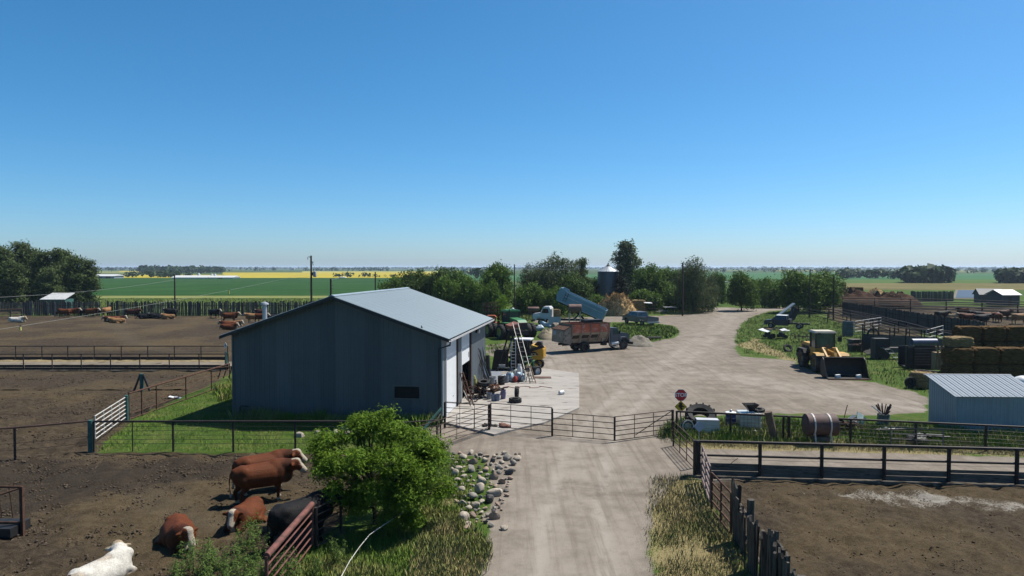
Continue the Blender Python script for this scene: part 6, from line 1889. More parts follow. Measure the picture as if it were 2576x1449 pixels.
for k in range(26):
    c_, r__ = lb_[rr_.randrange(21)]
    d_ = Vector((rr_.gauss(0, 1), rr_.gauss(0, 1), rr_.gauss(0.5, 0.8))).normalized()
    lb_.append(((c_[0] + d_.x * r__[0] * 1.15, c_[1] + d_.y * r__[0] * 1.15, max(0.3, c_[2] + d_.z * r__[2] * 1.2)), (0.26, 0.26, 0.3)))
t = thing('maple_bush', 'big bright green maple bush beside the drive in the foreground', 'bush', cb, 0)
obj('crown', crown_mesh('crown', lb_, 1500, 24, 0.062, 0.115, 77, LEAF_BUSH, 0.32, 0.5, 0.66), None, t)
obj('trunk', limbs_mesh('trunk', 0.9, [l[0] for l in lb_], 0.11, 4, BARKD, ((0.1, 0, 0), (-0.3, 0.2, 0), (0.35, 0.3, 0))), None, t)


# far woods and treelines: thousands of small crowns, one mass each
def far_wood(name, label, items, m, seed, trunkless=True):
    """items: (x, y, height, radius)"""
    r = np.random.default_rng(seed)
    V, Q, n = [], [], 0
    for (x, y, h, rad, k) in items:
        c = r.normal(size=(k, 3))
        c /= np.linalg.norm(c, axis=1, keepdims=True)
        c = np.array((x, y, h * 0.52)) + c * (rad, rad, h * 0.5) * (0.55 + 0.45 * r.random((k, 1)))
        c[:, 2] = np.clip(c[:, 2], 0, None)
        v, q = leaves(c, (c - np.array((x, y, h * 0.3))) / (rad, rad, h) + r.normal(size=c.shape) * 0.3 + (0, 0, 0.3), rad * 0.34, 0.75, r)
        V.append(v)
        Q.append(q + n)
        n += len(v)
    me = fast_mesh(name, np.vstack(V), quads=np.vstack(Q))
    me.materials.append(m)
    return tag(obj(name, me, None), label, 'trees', kind='stuff')


FARL = leaf_mat('far_leaf', (0.015, 0.040, 0.011), (0.030, 0.064, 0.018), None, 0.1)
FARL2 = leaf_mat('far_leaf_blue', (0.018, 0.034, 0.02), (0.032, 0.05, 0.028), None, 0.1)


def band(px0, px1, y0, y1, n, h0, h1, seed, k=14, clump=True):
    r = random.Random(seed)
    out = []
    cx_ = [r.uniform(px0, px1) for _ in range(max(3, n // 9))]
    for _ in range(n):
        d = math.exp(r.uniform(math.log(y0), math.log(y1)))
        px = r.choice(cx_) + r.gauss(0, (px1 - px0) * 0.02 + 12) if clump else r.uniform(px0, px1)
        x = (px - 1288) / FOC * d
        h = r.uniform(h0, h1)
        out.append((x, d, h, h * r.uniform(0.5, 0.9), k))
    return out


far_wood('distant_woods', 'long hazy band of woods along the horizon', band(-200, 2800, 3400, 8000, 1900, 8, 15, 1, 12) + band(-200, 2800, 3000, 6500, 1600, 7, 12, 2, 10, False), FARL2, 1)
far_wood('treeline', 'dark shelterbelt woods beyond the yellow canola at left', band(350, 560, 1050, 1250, 90, 8, 12, 3, 22, False) + band(200, 1000, 1500, 2600, 160, 5, 10, 4, 14), FARL, 2)
far_wood('hedgerow', 'row of low bushes between the green crop and the canola', band(600, 1020, 590, 640, 26, 2, 4.5, 5, 16) + band(320, 480, 590, 640, 22, 3, 6, 6, 18, False) + band(400, 450, 600, 640, 10, 4, 7, 8, 18, False), FARL, 3)
far_wood('woodlot', 'dark round woodlot in the fields at right', band(2285, 2378, 390, 430, 46, 6, 9.5, 7, 60, False), FARL, 4)
far_wood('woodlot', 'dark woodlot cut by the right edge of the picture', band(2525, 2640, 385, 410, 40, 6, 8.5, 9, 60, False), FARL, 5)
far_wood('treeline', 'bluish tree rows in the valley at right', band(1780, 2800, 1000, 3000, 330, 3.5, 8, 10, 14) + band(2110, 2290, 520, 620, 34, 5, 8, 11, 26, False) + band(1100, 1300, 500, 1500, 40, 6, 10, 12, 16), FARL, 6)
# ------------------------------------------------------------------ poles, sheds, piles, bales
POLEM = M('pole_wood', (0.07, 0.055, 0.045), 0.95, var=0.3, scale=2, stretch=(4, 4, 0.4), spec=0.1)
GRP = 'bare utility poles round the yard'


def pole(px, pt, depth, label, r=0.14, group=GRP):
    p = dp(px, pt, depth)
    t = thing('utility_pole', label, 'pole', (p.x, depth, 0), 0, group)
    obj('pole', MB().cyl((0, 0, -0.4), (0, 0, p.z), r * 1.1, r * 0.8, n=10), POLEM, t, smooth=True)
    return t, p.z


pole(439, 690, 124, 'pole standing behind the left windbreak in front of the green crop')
tp, zt = pole(782.5, 643, 105, 'tall pole carrying a grey transformer behind the shop roof', 0.16, None)
tr_ = obj('transformer', MB().lathe([(0.05, 0), (0.25, 0.02), (0.27, 0.1), (0.27, 0.8), (0.24, 0.88), (0.06, 0.95)], (0.55, 0, zt - 3.3), 'Z', 14), M('transformer_grey', (0.42, 0.42, 0.46), 0.5), tp, smooth=True)
obj('bushing', MB().cyl((0.55, 0, zt - 2.4), (0.6, 0, zt - 1.85), 0.05, 0.03), WHITE, tr_)
obj('bracket', MB().box((0.2, 0, zt - 2.8), (0.4, 0.1, 0.5)), BLACK, tp)
obj('cutout', MB().cyl((0.2, 0, zt - 0.9), (0.32, 0, zt - 1.5), 0.05).cyl((0.1, 0, zt - 1.0), (0.4, 0, zt - 1.0), 0.03), BLACK, tp)
obj('insulator', MB().cyl((-0.15, 0, zt - 0.25), (-0.4, 0, zt - 0.15), 0.05).cyl((-0.5, 0, zt - 0.6), (-0.5, 0, zt - 0.25), 0.05), WIRE, tp)
tl, zl = pole(832, 701, 92, 'yard lamp pole behind the shop with a bracket lamp', 0.15, None)
obj('lamp_arm', MB().cyl((0.1, 0, zl - 0.2), (1.2, -0.1, zl + 0.1), 0.04), WHITE, tl)
obj('lamp_head', MB().ell((1.65, -0.12, zl + 0.15), (0.55, 0.2, 0.11)), WHITE, tl, smooth=True)
obj('rack', MB().cyl((0.14, 0, zl - 0.9), (0.35, 0, zl - 0.9), 0.025).cyl((0.14, 0, zl - 1.3), (0.35, 0, zl - 1.3), 0.025).cyl((0.14, 0, zl - 1.7), (0.35, 0, zl - 1.7), 0.025), BLACK, tl)
pole(944, 684, 112, 'short bare pole behind the left slope of the shop ridge', 0.12)
pole(1294, 665, 118, 'bare pole in front of the trees right of the round maple', 0.12)
pole(1718, 660, 120, 'bare pole in front of the silvery willow', 0.14)
pole(2038, 678, 116, 'bare pole rising through the spreading tree', 0.11)
pole(2098, 693, 110, 'bare pole right of the spreading tree', 0.12)
WIREG = M('overhead_wire', (0.22, 0.23, 0.22), 0.5)


def wire(label, pts, r=0.012, name='overhead_wire'):
    return tag(obj(name, MB().tube(pts, r, 5), WIREG), label, 'wire')


def sag(a, b, s, n=14):
    return [a.lerp(b, k / n) - Vector((0, 0, s * 4 * (k / n) * (1 - k / n))) for k in range(n + 1)]


pole_top = Vector((dp(782.5, 660, 105).x, 105, zt - 2.6))
w1 = sag(pole_top, dp(-120, 847, 42), 0.35)
wire('overhead wire sloping from the transformer pole across the far left pen', w1, 0.013)
w2 = sag(Vector((dp(439, 690, 124).x, 124, dp(439, 704, 124).z)), dp(-160, 754, 78), 0.6)
wire('overhead wire from the left pole to the left edge in front of the poplars', w2, 0.02)
wire('overhead wire between the left pole and the transformer pole', sag(w2[0], Vector((pole_top.x, 105, zt - 3.2)), 0.5), 0.012)
p_a, p_b = dp(1294, 668, 118), dp(1462, 676, 128)
wire('thin wire from the pole by the round maple towards the broad willow', sag(p_a, p_b, 0.4), 0.015)
YT = M('tag_yellow', (0.7, 0.66, 0.2), 0.6)
for i, px in enumerate((46, 577)):
    q = min(w1, key=lambda p: abs(1288 + FOC * p.x / p.y - px))
    # nearest point of the wire polyline
    best = None
    for a_, b_ in zip(w1[:-1], w1[1:]):
        for k in range(21):
            c_ = a_.lerp(b_, k / 20)
            e = abs(1288 + FOC * c_.x / c_.y - px)
            if best is None or e < best[0]:
                best = (e, c_)
    c_ = best[1]
    h = 0.3 if i == 0 else 0.45
    t = thing('wire_marker', 'yellow marker hanging on the sloping wire ' + ('over the left pen near the left edge' if i == 0 else 'in front of the green crop'), 'marker', c_)
    obj('marker_tube', MB().cyl((0, 0, -h), (0, 0, -0.05), 0.07, 0.055), YT, t)
    obj('clamp', MB().cyl((0, 0, -0.06), (0, 0, 0.05), 0.05), BLACK, t)

# grain bin behind the trees
gb = dp(1530, 690, 142)
t = thing('grain_bin', 'steel grain bin with a pale cone roof rising behind the trees', 'silo', (gb.x, 142, -0.2))
ez = dp(1530, 681, 142).z
prof = []
for k in range(14):
    z = ez * k / 13
    prof += [(2.2, z), (2.16, z + ez / 26)]
obj('wall', MB().lathe(prof[:-1], n=32), M('bin_steel', (0.12, 0.14, 0.18), 0.5, metal=0.3, var=0.15), t, smooth=True)
rz_ = dp(1530, 667, 142).z
obj('roof', MB().lathe([(2.3, ez), (2.3, ez + 0.06), (0.35, rz_)], n=24), M('bin_roof', (0.5, 0.54, 0.57), 0.4, metal=0.3, var=0.2, scale=1.5), t)
obj('cap', MB().lathe([(0.36, rz_ - 0.05), (0.4, rz_ + 0.1), (0.1, rz_ + 0.45), (0.12, rz_ + 0.7)], n=12), BLACK, t)
for k in range(10):
    a = 2 * math.pi * k / 10
    obj('roof_rib', MB().cyl((2.28 * math.cos(a), 2.28 * math.sin(a), ez + 0.08), (0.36 * math.cos(a), 0.36 * math.sin(a), rz_ + 0.02), 0.035, n=5), BLACK if k % 2 else GALV, t)

# open shelter by the bend
sh = at(1806, 754)
t = thing('cattle_shelter', 'weathered open shelter with a flat pale roof beyond the silvery willow', 'shed', (sh.x, sh.y, 0))
sw = 48 / FOC * sh.y
obj('roof', MB().box((0, 0.8, dp(1806, 709, sh.y).z), (sw + 0.6, 4.2, 0.12), rx=0.02), M('roof_tin', (0.36, 0.38, 0.40), 0.5, metal=0.2), t)
for k in range(12):
    if k in (7, 10):
        continue
    obj('board', MB().bb(-sw / 2 + k * sw / 12, -sw / 2 + (k + 0.93) * sw / 12, -0.9, -0.84, 0, 2.3 if 5 < k < 11 else 3.0), DWOOD, t)
for k in range(4):
    obj('post', MB().cyl((-sw / 2 + k * sw / 3, -0.75, 0), (-sw / 2 + k * sw / 3, -0.75, 3.3), 0.1), DWOOD, t)
obj('back_wall', MB().bb(-sw / 2, sw / 2, 2.5, 2.56, 0, 3.2), DWOOD, t)

# small white-roofed shed behind the left windbreak
ls = at(136, 786)
d_ = 128
sx = dp(136, 750, d_).x
t = thing('small_shed', 'small teal shed with a white slanted roof behind the left windbreak', 'shed', (sx, d_, 0))
obj('wall', MB().bb(-2.0, 2.0, 0, 2.6, -0.2, 2.55), TEAL, t)
obj('roof', MB().add([(-2.4, -0.5, 2.45), (2.3, -0.5, 2.45), (2.0, 3.0, 3.55), (-2.3, 3.0, 3.55), (-2.4, -0.5, 2.55), (2.3, -0.5, 2.55), (2.0, 3.0, 3.65), (-2.3, 3.0, 3.65)],
                      [(0, 3, 2, 1), (4, 5, 6, 7), (0, 1, 5, 4), (1, 2, 6, 5), (2, 3, 7, 6), (3, 0, 4, 7)]), M('roof_white', (0.55, 0.56, 0.56), 0.5), t)


def barn(name, label, px0, px1, p_eave, p_base, depth, h_rise, roofm, wallm, deep=12, doors=0, group=None):
    a, b = dp(px0, p_base, depth), dp(px1, p_base, depth)
    w = b.x - a.x
    he = dp(px0, p_eave, depth).z + 0.4
    t = thing(name, label, 'barn', (a.x, depth, -0.4), 0, group)
    obj('wall', MB().bb(0, w, 0, deep, 0, he), wallm, t)
    hr = dp(px0, h_rise, depth).z + 0.4
    obj('roof', MB().ext([(-0.5, he - 0.1), (w + 0.5, he - 0.1), (w - 0.05 * w * 0, he), (0, he)], 0, 0.01) if False else
        MB().add([(-0.6, -0.6, he), (w + 0.6, -0.6, he), (w + 0.6, deep / 2, hr), (-0.6, deep / 2, hr), (w + 0.6, deep + 0.6, he), (-0.6, deep + 0.6, he)],
                 [(0, 1, 2, 3), (3, 2, 4, 5), (0, 3, 5), (1, 4, 2), (0, 5, 4, 1)]), roofm, t)
    for k in range(doors):
        x = w * (k + 0.7) / (doors + 0.4)
        obj('door', MB().bb(x - 2, x + 2, -0.12, -0.02, 0, he * 0.8), BLACK, t)
    return t


BR = M('barn_roof_white', (0.62, 0.63, 0.62), 0.5, var=0.05)
BWL = M('barn_wall_grey', (0.28, 0.32, 0.37), 0.7, var=0.1)
barn('machine_barn', 'white-roofed grey machine barn beyond the green crop at far left', 236, 287, 694.5, 700.5, 560, 690, BR, BWL, 14, 2)
barn('long_barn', 'long white barn roof beyond the green crop, left section', 432, 520, 698, 700, 545, 693, BR, WHITE, 16, 0)
barn('long_barn', 'long white barn roof beyond the green crop, right section', 521, 586, 698, 700, 548, 693.5, BR, WHITE, 14, 1)
for i, (px, pt) in enumerate(((500, 687), (533, 688.5), (541, 688.5))):
    p = dp(px, pt, 575)
    t = thing('feed_silo', ['white feed silo above the left section of the long barn', 'left one of the paired white silos behind the long barn', 'right one of the paired white silos behind the long barn'][i], 'silo', (p.x, 575, 0), 0, 'white silos by the long barn')
    obj('silo_body', MB().lathe([(1.2, 0), (1.2, p.z - 1.2), (0.3, p.z)], n=12), BR, t, smooth=True)
for i, (px, pt, w, d_) in enumerate(((2300, 672, 10, 2600), (2080, 683, 12, 1900), (2625, 692, 10, 900), (2500, 690, 10, 1300), (945, 677, 14, 2300), (1440, 681, 22, 1600), (730, 677, 10, 2500), (1160, 685, 12, 1000))):
    if i in (2,):
        continue
    p = dp(px, 674 + CAM_H * FOC / d_, d_)
    ww = w / FOC * d_
    t = thing('far_barn', ['tiny white barn on the right horizon', 'tiny white barn above the spreading tree', '', 'tiny white barn in the fields left of the right edge', 'tiny pale barn on the horizon above the yard lamp', 'tiny pale barn on the horizon above the grain bin side', 'tiny pale barn on the horizon left of the transformer', 'tiny grey barn above the hedge behind the shop'][i], 'barn', (p.x, d_, -0.4), 0, 'far farm buildings')
    obj('wall', MB().bb(0, ww, 0, ww * 0.6, 0, 4.5), BWL, t)
    obj('roof', MB().ext([(-0.5, 4.5), (ww + 0.5, 4.5), (ww, 7.0), (0, 7.0)], -0.3, ww * 0.6), BR, t)

# sheds by the pond
for (x0, x1, pe, pt, pb, nm, lb, rm) in ((2464, 2516, 741, 728, 762, 'pond_shed', 'dark shed with a grey gable roof by the pond', M('roof_grey', (0.12, 0.125, 0.14), 0.7)), (2520, 2570, 742, 731, 768, 'pond_shed', 'slate shed with a white roof at the right edge by the pond', BR)):
    d_ = at(1288, pb).y
    a, b = dp(x0, pb, d_), dp(x1, pb, d_)
    w, he, hr = b.x - a.x, dp(x0, pe, d_).z, dp(x0, pt, d_).z
    t = thing(nm, lb, 'shed', (a.x, d_, 0), math.radians(-18 if 'dark' in lb else 6), 'sheds by the pond')
    dd = 4.5
    obj('wall', MB().bb(0.1, w - 0.1, 0, dd, -0.1, he), M('shed_wall_slate', (0.06, 0.065, 0.08), 0.8, var=0.2), t)
    obj('gable', MB().add([(0.1, 0.02, he), (0.1, dd, he), (0.1, dd / 2, hr), (w - 0.1, 0.02, he), (w - 0.1, dd, he), (w - 0.1, dd / 2, hr)], [(0, 1, 2), (3, 5, 4), (0, 2, 5, 3), (1, 4, 5, 2), (0, 3, 4, 1)]), M('shed_wall_slate'), t)
    for s in (0, 1):
        y0, y1 = (-0.4, dd / 2) if s == 0 else (dd + 0.4, dd / 2)
        obj('roof', MB().add([(-0.2, y0, he - 0.1), (w + 0.2, y0, he - 0.1), (w + 0.2, y1, hr + 0.06), (-0.2, y1, hr + 0.06), (-0.2, y0, he - 0.0), (w + 0.2, y0, he - 0.0), (w + 0.2, y1, hr + 0.16), (-0.2, y1, hr + 0.16)],
                              [(0, 3, 2, 1), (4, 5, 6, 7), (0, 1, 5, 4), (1, 2, 6, 5), (2, 3, 7, 6), (3, 0, 4, 7)]), rm, t)
    obj('door', MB().bb(w * 0.35, w * 0.55, -0.04, -0.002, 0, he * 0.8), BLACK, t)


def heap(name, label, px, py, wpx, hpx, m, depth_m, seed=1, cat='pile', rough=0.14, kind=None, flat=0.0, strands=0, smat=None):
    p = at(px, py)
    R = wpx / 2 / FOC * p.y
    H = hpx / FOC * p.y
    n, k = 44, 20
    r = np.random.default_rng(seed)
    v, f = [(0, 0, 0)], []
    A = np.linspace(0, 2 * math.pi, n, endpoint=False)
    for i in range(1, k + 1):
        q = i / k
        for a in A:
            rr = R * q * (1 + 0.16 * math.sin(2 * a + seed) + 0.1 * math.sin(3 * a + seed * 2))
            v.append((math.cos(a) * rr, math.sin(a) * rr * depth_m / R, 0))
    v = np.array(v)
    q = np.concatenate(([0], np.repeat(np.arange(1, k + 1) / k, n)))
    z = H * np.clip(1 - q ** (1.6 + flat), 0, 1)
    nz = (vnoise(v[:, :2] + 30 + seed * 7, 2.6 / max(R, 1) * 2.2, seed) - 0.5) + 0.6 * (vnoise(v[:, :2] + 60, 2.6 / max(R, 1) * 6, seed + 1) - 0.5) + 0.4 * (vnoise(v[:, :2] + 90, 2.2, seed + 2) - 0.5)
    z += nz * H * rough * 2 * np.clip(1 - q, 0, 0.6) / 0.6
    z[q >= 0.999] = -0.1
    v[:, 2] = z
    f = [(0, 1 + j, 1 + (j + 1) % n) for j in range(n)]
    for i in range(k - 1):
        b = 1 + i * n
        f += [(b + j, b + n + j, b + n + (j + 1) % n, b + (j + 1) % n) for j in range(n)]
    mb = MB().add(v, f)
    if strands:
        ii = r.integers(0, len(v), strands)
        c = v[ii] + r.normal(size=(strands, 3)) * (R * 0.03, R * 0.03, 0.05)
        V, Q = leaves(c, r.normal(size=(strands, 3)) + (0, 0, 0.6), 0.22, 0.28, r)
        mb.add(V, [tuple(x) for x in Q.tolist()])
    o = obj(name, mb, m, loc=p, smooth=not strands)
    return tag(o, label, cat, kind=kind)


STRAW2 = M('straw_pile', (0.55, 0.37, 0.17), 0.95, var=0.4, scale=1.5, col2=(0.22, 0.15, 0.085), lo=0.48, hi=0.66, bmp=0.08, spec=0.08)
SANDM = M('sand', (0.28, 0.235, 0.165), 0.95, var=0.15, scale=1.2, bmp=0.02, spec=0.1)
GRAVM = M('gravel_pile', (0.215, 0.195, 0.16), 0.95, var=0.2, scale=3, col2=(0.14, 0.125, 0.10), bmp=0.04, spec=0.1)
MANM = M('manure', (0.055, 0.027, 0.014), 0.95, var=0.35, scale=1.0, col2=(0.036, 0.022, 0.015), bmp=0.1, spec=0.08)
heap('straw_pile', 'big loose straw pile behind the silver pickup', 1553, 793, 112, 50, STRAW2, 3.2, 3, strands=2600, rough=0.2, flat=0.5)
heap('sand_pile', 'low pale sand pile left of the feed truck', 1378, 850, 62, 22, SANDM, 2.2, 4, flat=0.2)
heap('gravel_pile', 'low grey gravel pile in front of the feed truck cab', 1608, 866, 84, 22, GRAVM, 2.6, 5, flat=0.2)
heap('manure_pile', 'long brown manure pile beyond the right corrals, left part', 2140, 764, 160, 27, MANM, 9, 6, flat=2.6, rough=0.4)
heap('manure_pile', 'long brown manure pile beyond the right corrals, right part', 2238, 766, 130, 24, MANM, 9, 7, flat=2.0, rough=0.4)
heap('straw_heap', 'pale straw heap on top of the brown manure pile', 2120, 742, 44, 20, STRAW2, 3, 8, strands=300)
heap('straw_heap', 'thin pale straw patch along the manure pile crest', 2202, 742, 44, 16, STRAW2, 3, 9, strands=300)

# big square bales
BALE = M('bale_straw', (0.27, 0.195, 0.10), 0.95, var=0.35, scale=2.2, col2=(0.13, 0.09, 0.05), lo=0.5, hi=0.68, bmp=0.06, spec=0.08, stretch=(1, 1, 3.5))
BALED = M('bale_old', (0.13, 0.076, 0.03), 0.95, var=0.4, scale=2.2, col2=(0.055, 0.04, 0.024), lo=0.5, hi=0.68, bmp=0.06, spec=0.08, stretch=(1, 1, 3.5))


def bale_mesh(lx, ly, lz, seed):
    r = np.random.default_rng(seed)
    nx, ny, nz = 9, 5, 7
    mb = MB()
    bm = bmesh.new()
    bmesh.ops.create_cube(bm, size=1)
    bmesh.ops.subdivide_edges(bm, edges=bm.edges, cuts=7, use_grid_fill=True)
    for v in bm.verts:
        c = np.array(v.co) * 2
        e = 1 - 0.07 * sum(abs(c[i] * c[(i + 1) % 3]) ** 6 for i in range(3))
        v.co = Vector(tuple(c * e / 2 * (lx, ly, lz))) + Vector(tuple(r.normal(size=3) * 0.018)) + Vector((0, 0, lz / 2))
    me = bpy.data.meshes.new('bale')
    bm.to_mesh(me)
    bm.free()
    n = len(me.vertices)
    co = np.empty(n * 3, np.float32)
    me.vertices.foreach_get('co', co)
    co = co.reshape(-1, 3)
    # loose straw ends on top and sides
    k = 420
    ii = r.integers(0, n, k)
    V, Q = leaves(co[ii] + r.normal(size=(k, 3)) * 0.02, r.normal(size=(k, 3)), 0.09, 0.14, r)
    m2 = MB().add(co, [tuple(p.vertices) for p in me.polygons]).add(V, [tuple(x) for x in Q.tolist()])
    bpy.data.meshes.remove(me)
    return m2


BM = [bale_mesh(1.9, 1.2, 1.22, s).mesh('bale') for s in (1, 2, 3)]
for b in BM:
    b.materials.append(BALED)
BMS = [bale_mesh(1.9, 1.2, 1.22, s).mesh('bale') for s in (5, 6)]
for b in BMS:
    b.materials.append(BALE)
_bn = [0]


def bale(x, y, z, rz, label, me=None, sc=(1, 1, 1), group='big square bales stacked at right'):
    o = obj('straw_bale', me or random.choice(BM), None, loc=(x, y, z), rot=(random.uniform(-.02, .02), random.uniform(-.02, .02), rz), scale=sc)
    return tag(o, label, 'bale', group)


b0 = at(2405, 958)
names = ['leftmost', 'second from the left', 'third from the left', 'rightmost']
for i in range(4):
    for k in range(2):
        top = 'upper' if k else 'lower'
        bale(b0.x + 0.5 + i * 1.95, b0.y + 0.7 + random.uniform(-.06, .06), k * 1.23, random.uniform(-.03, .03), f'{names[i]} bale in the {top} row of the dark bale wall behind the blue shed'.replace('second from the left', 'second-left').replace('third from the left', 'third-left'))
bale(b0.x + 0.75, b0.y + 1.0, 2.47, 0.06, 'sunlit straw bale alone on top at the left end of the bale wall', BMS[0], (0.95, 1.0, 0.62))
for i in range(3):
    bale(b0.x + 4.2 + i * 1.98, b0.y + 5.2, 2.46, random.uniform(-.04, .04), f'{["left", "middle", "right"][i]} dark bale on top of the higher stack behind the bale wall')
    bale(b0.x + 4.2 + i * 1.98, b0.y + 5.2, 1.23, random.uniform(-.04, .04), f'{["left", "middle", "right"][i]} middle-row bale of the higher stack behind the bale wall')
    bale(b0.x + 4.2 + i * 1.98, b0.y + 5.2, 0.0, random.uniform(-.04, .04), f'{["left", "middle", "right"][i]} bottom bale of the higher stack behind the bale wall')
b1 = at(2331, 978)
bale(b1.x + 0.15, b1.y + 0.6, 0, 0.5, 'single pale bale on the ground left of the blue shed with a dark strap', BMS[1], (0.9, 1.05, 0.95), None)
tag(obj('dark_strap', MB().box((0, 0, 0), (1.5, 0.14, 0.06), rz=-0.6), BLACK, loc=(b1.x + 0.25, b1.y + 0.5, 1.2)), 'dark timber lying across the single pale bale', 'timber')
tq = thing('old_tyre', 'old black tyre leaning on the left end of the single pale bale', 'tyre', (b1.x - 1.0, b1.y + 0.25, 0))
wheel(tq, 0, 0, 0.4, 0.4, 0.2, BLACK, 0, -1)
# bales by the straw pile
b2 = at(1604, 789)
for k in range(2):
    bale(b2.x + 0.3, b2.y + 1.0, k * 1.25, 0.05, ('upper' if k else 'lower') + ' big bale of the pair right of the straw pile', BMS[k], (1.3, 1.2, 1.02), 'bales by the straw pile')
tag(obj('white_sheet', MB().box((0, 0, 0), (1.5, 1.1, 0.05), rx=0.1, ry=0.05), WHITE, loc=(b2.x + 1.9, b2.y + 0.2, 2.0)), 'white sheet lying on a rack beside the bale pair', 'sheet')
fr_ = thing('bale_rack', 'thin dark steel rack standing right of the bale pair', 'rack', (b2.x + 2.2, b2.y - 0.2, 0))
for x in (-0.8, 0.2, 1.0, 2.2):
    for y in (0, 1.2):
        obj('post', MB().cyl((x, y, 0), (x, y, 1.0 if x > 1.5 else (3.3 if x > -0.5 else 1.96)), 0.035, n=5), BLACK, fr_)
for z in (0.9, 1.6):
    obj('rail', MB().cyl((-0.8, 0, z), (2.2 if z < 1 else 1.0, 0, z), 0.03, n=5), BLACK, fr_)
hb = at(1402, 803)
bale(hb.x, hb.y + 3, 0, 0.2, 'orange-brown old bale behind the white truck cab', BMS[0], (0.7, 0.8, 1.2), None)
# far bale stacks on the manure edge
st_ = at(2118, 752)
for i in range(6):
    for k in range(3 if i < 4 else 2):
        bale(st_.x + i * 2.5 - 1, st_.y + 14, k * 1.4, 0, f'{["bottom", "middle", "top"][k]} bale in column {["one", "two", "three", "four", "five", "six"][i]} of the far stack behind the manure pile', None, (1.25, 1.3, 1.15), 'far bale stack')

# lean-to shed and propane tank at the right
SB = M('shed_blue', (0.26, 0.335, 0.41), 0.5, var=0.08, scale=1)
SR = M('shed_roof', (0.19, 0.24, 0.30), 0.75, metal=0.0, var=0.08)
sA, sB_ = at(2404, 1087), at(2341, 1061)
t = thing('metal_lean_to', 'small pale blue ribbed metal shed with a single slope roof at the right edge', 'shed', sA, -0.035)
Ls, Ds, hf, hb_ = 4.3, 2.45, 1.86, 2.5
for i in range(5):
    o = obj('siding_panel', ribbed_panel(i * Ls / 5, (i + 1) * Ls / 5, lambda x: hf, 0, 4, 0.015), SB, t)
for i in range(3):
    o = obj('siding_panel', ribbed_panel(i * Ds / 3, (i + 1) * Ds / 3, lambda y: hf + (hb_ - hf) * y / Ds, 0.0, 4, 0.015, along='y', flip=-1), SB, t)
    o = obj('siding_panel', ribbed_panel(i * Ds / 3, (i + 1) * Ds / 3, lambda y: hf + (hb_ - hf) * y / Ds, Ls, 4, 0.015, along='y', flip=1), SB, t)
obj('back_wall', MB().bb(0, Ls, Ds - 0.02, Ds, 0, hb_), SB, t)
sl = math.atan2(hb_ - hf, Ds)
rw = (Ls + 0.36) / 12
rm_ = MB().box((rw / 2, 0, 0), (rw - 0.005, (Ds + 0.3) / math.cos(sl), 0.02)).box((0.02, 0, 0.022), (0.04, (Ds + 0.3) / math.cos(sl), 0.024)).box((rw / 2, 0, 0.016), (0.03, (Ds + 0.3) / math.cos(sl), 0.012)).mesh('roof_sheet')
rm_.materials.append(SR)
for i in range(12):
    obj('roof_sheet', rm_, None, t, loc=(-0.18 + i * rw, Ds / 2, (hf + hb_) / 2 + 0.04), rot=(sl, 0, 0))
obj('roof_ridge_trim', MB().box((Ls / 2, Ds + 0.16, hb_ + 0.085), (Ls + 0.4, 0.1, 0.05)), WHITE, t)
obj('corner_trim', MB().bb(-0.03, 0.05, -0.03, 0.05, 0, hf), SB, t)
pt = at(2573, 1015)
t = thing('propane_tank', 'white horizontal propane tank behind the blue shed at the right edge', 'tank', (pt.x + 1.5, pt.y, 0))
obj('tank', MB().lathe([(0.02, -2.1), (0.35, -2.02), (0.55, -1.8), (0.6, -1.55), (0.6, 1.55), (0.55, 1.8), (0.35, 2.02), (0.02, 2.1)], (0, 0, 1.15), 'X', 24), WHITE, t, smooth=True)
obj('dome', MB().lathe([(0.2, 0), (0.2, 0.12), (0.1, 0.2)], (-1.2, 0, 1.74), 'Z', 12), WHITE, t)
for x in (-1.2, 1.2):
    obj('cradle', MB().box((x, 0, 0.3), (0.15, 0.9, 0.6)), CONC, t)
# ------------------------------------------------------------------ signs
sp_ = at(1712, 1090)
REDS = M('sign_red', (0.60, 0.025, 0.03), 0.4, var=0.12, scale=4)
YELS = M('sign_yellow', (0.9, 0.52, 0.02), 0.45, var=0.12, scale=4)
SWH = M('sign_white', (0.95, 0.94, 0.94), 0.45, var=0.03)
SBK = M('sign_black', (0.012, 0.012, 0.012), 0.5)
t = thing('stop_sign', 'red octagonal STOP sign on a post at the drive gates', 'sign', sp_)
zc = dp(1712.5, 994, sp_.y).z
obj('post', MB().bb(-0.03, 0.03, 0.03, 0.07, -0.3, zc + 0.2), STEEL, t)
octo = lambda r: [(r * math.cos(math.pi / 8 + k * math.pi / 4), r * math.sin(math.pi / 8 + k * math.pi / 4)) for k in range(8)]
obj('border', MB().ext([(x, z + zc) for x, z in octo(0.325)], 0.004, 0.012), SWH, t)
obj('plate', MB().ext([(x, z + zc) for x, z in octo(0.305)], -0.002, 0.003), REDS, t)
obj('lettering', text_mesh('lettering', 'STOP', 0.27, SWH, 0.003, 0.007), None, t, loc=(0, -0.006, zc), rot=(math.pi / 2, 0, 0))
zy = dp(1712.5, 1023, sp_.y).z
t = thing('diamond_sign', 'yellow diamond warning sign with a black machine symbol under the STOP sign', 'sign', (sp_.x, sp_.y - 0.005, 0))
dia = lambda r: [(0, r), (r, 0), (0, -r), (-r, 0)]
obj('border', MB().ext([(x, z + zy) for x, z in dia(0.315)], 0.004, 0.012), SBK, t)
obj('plate', MB().ext([(x, z + zy) for x, z in dia(0.298)], -0.002, 0.003), YELS, t)
sy = MB()
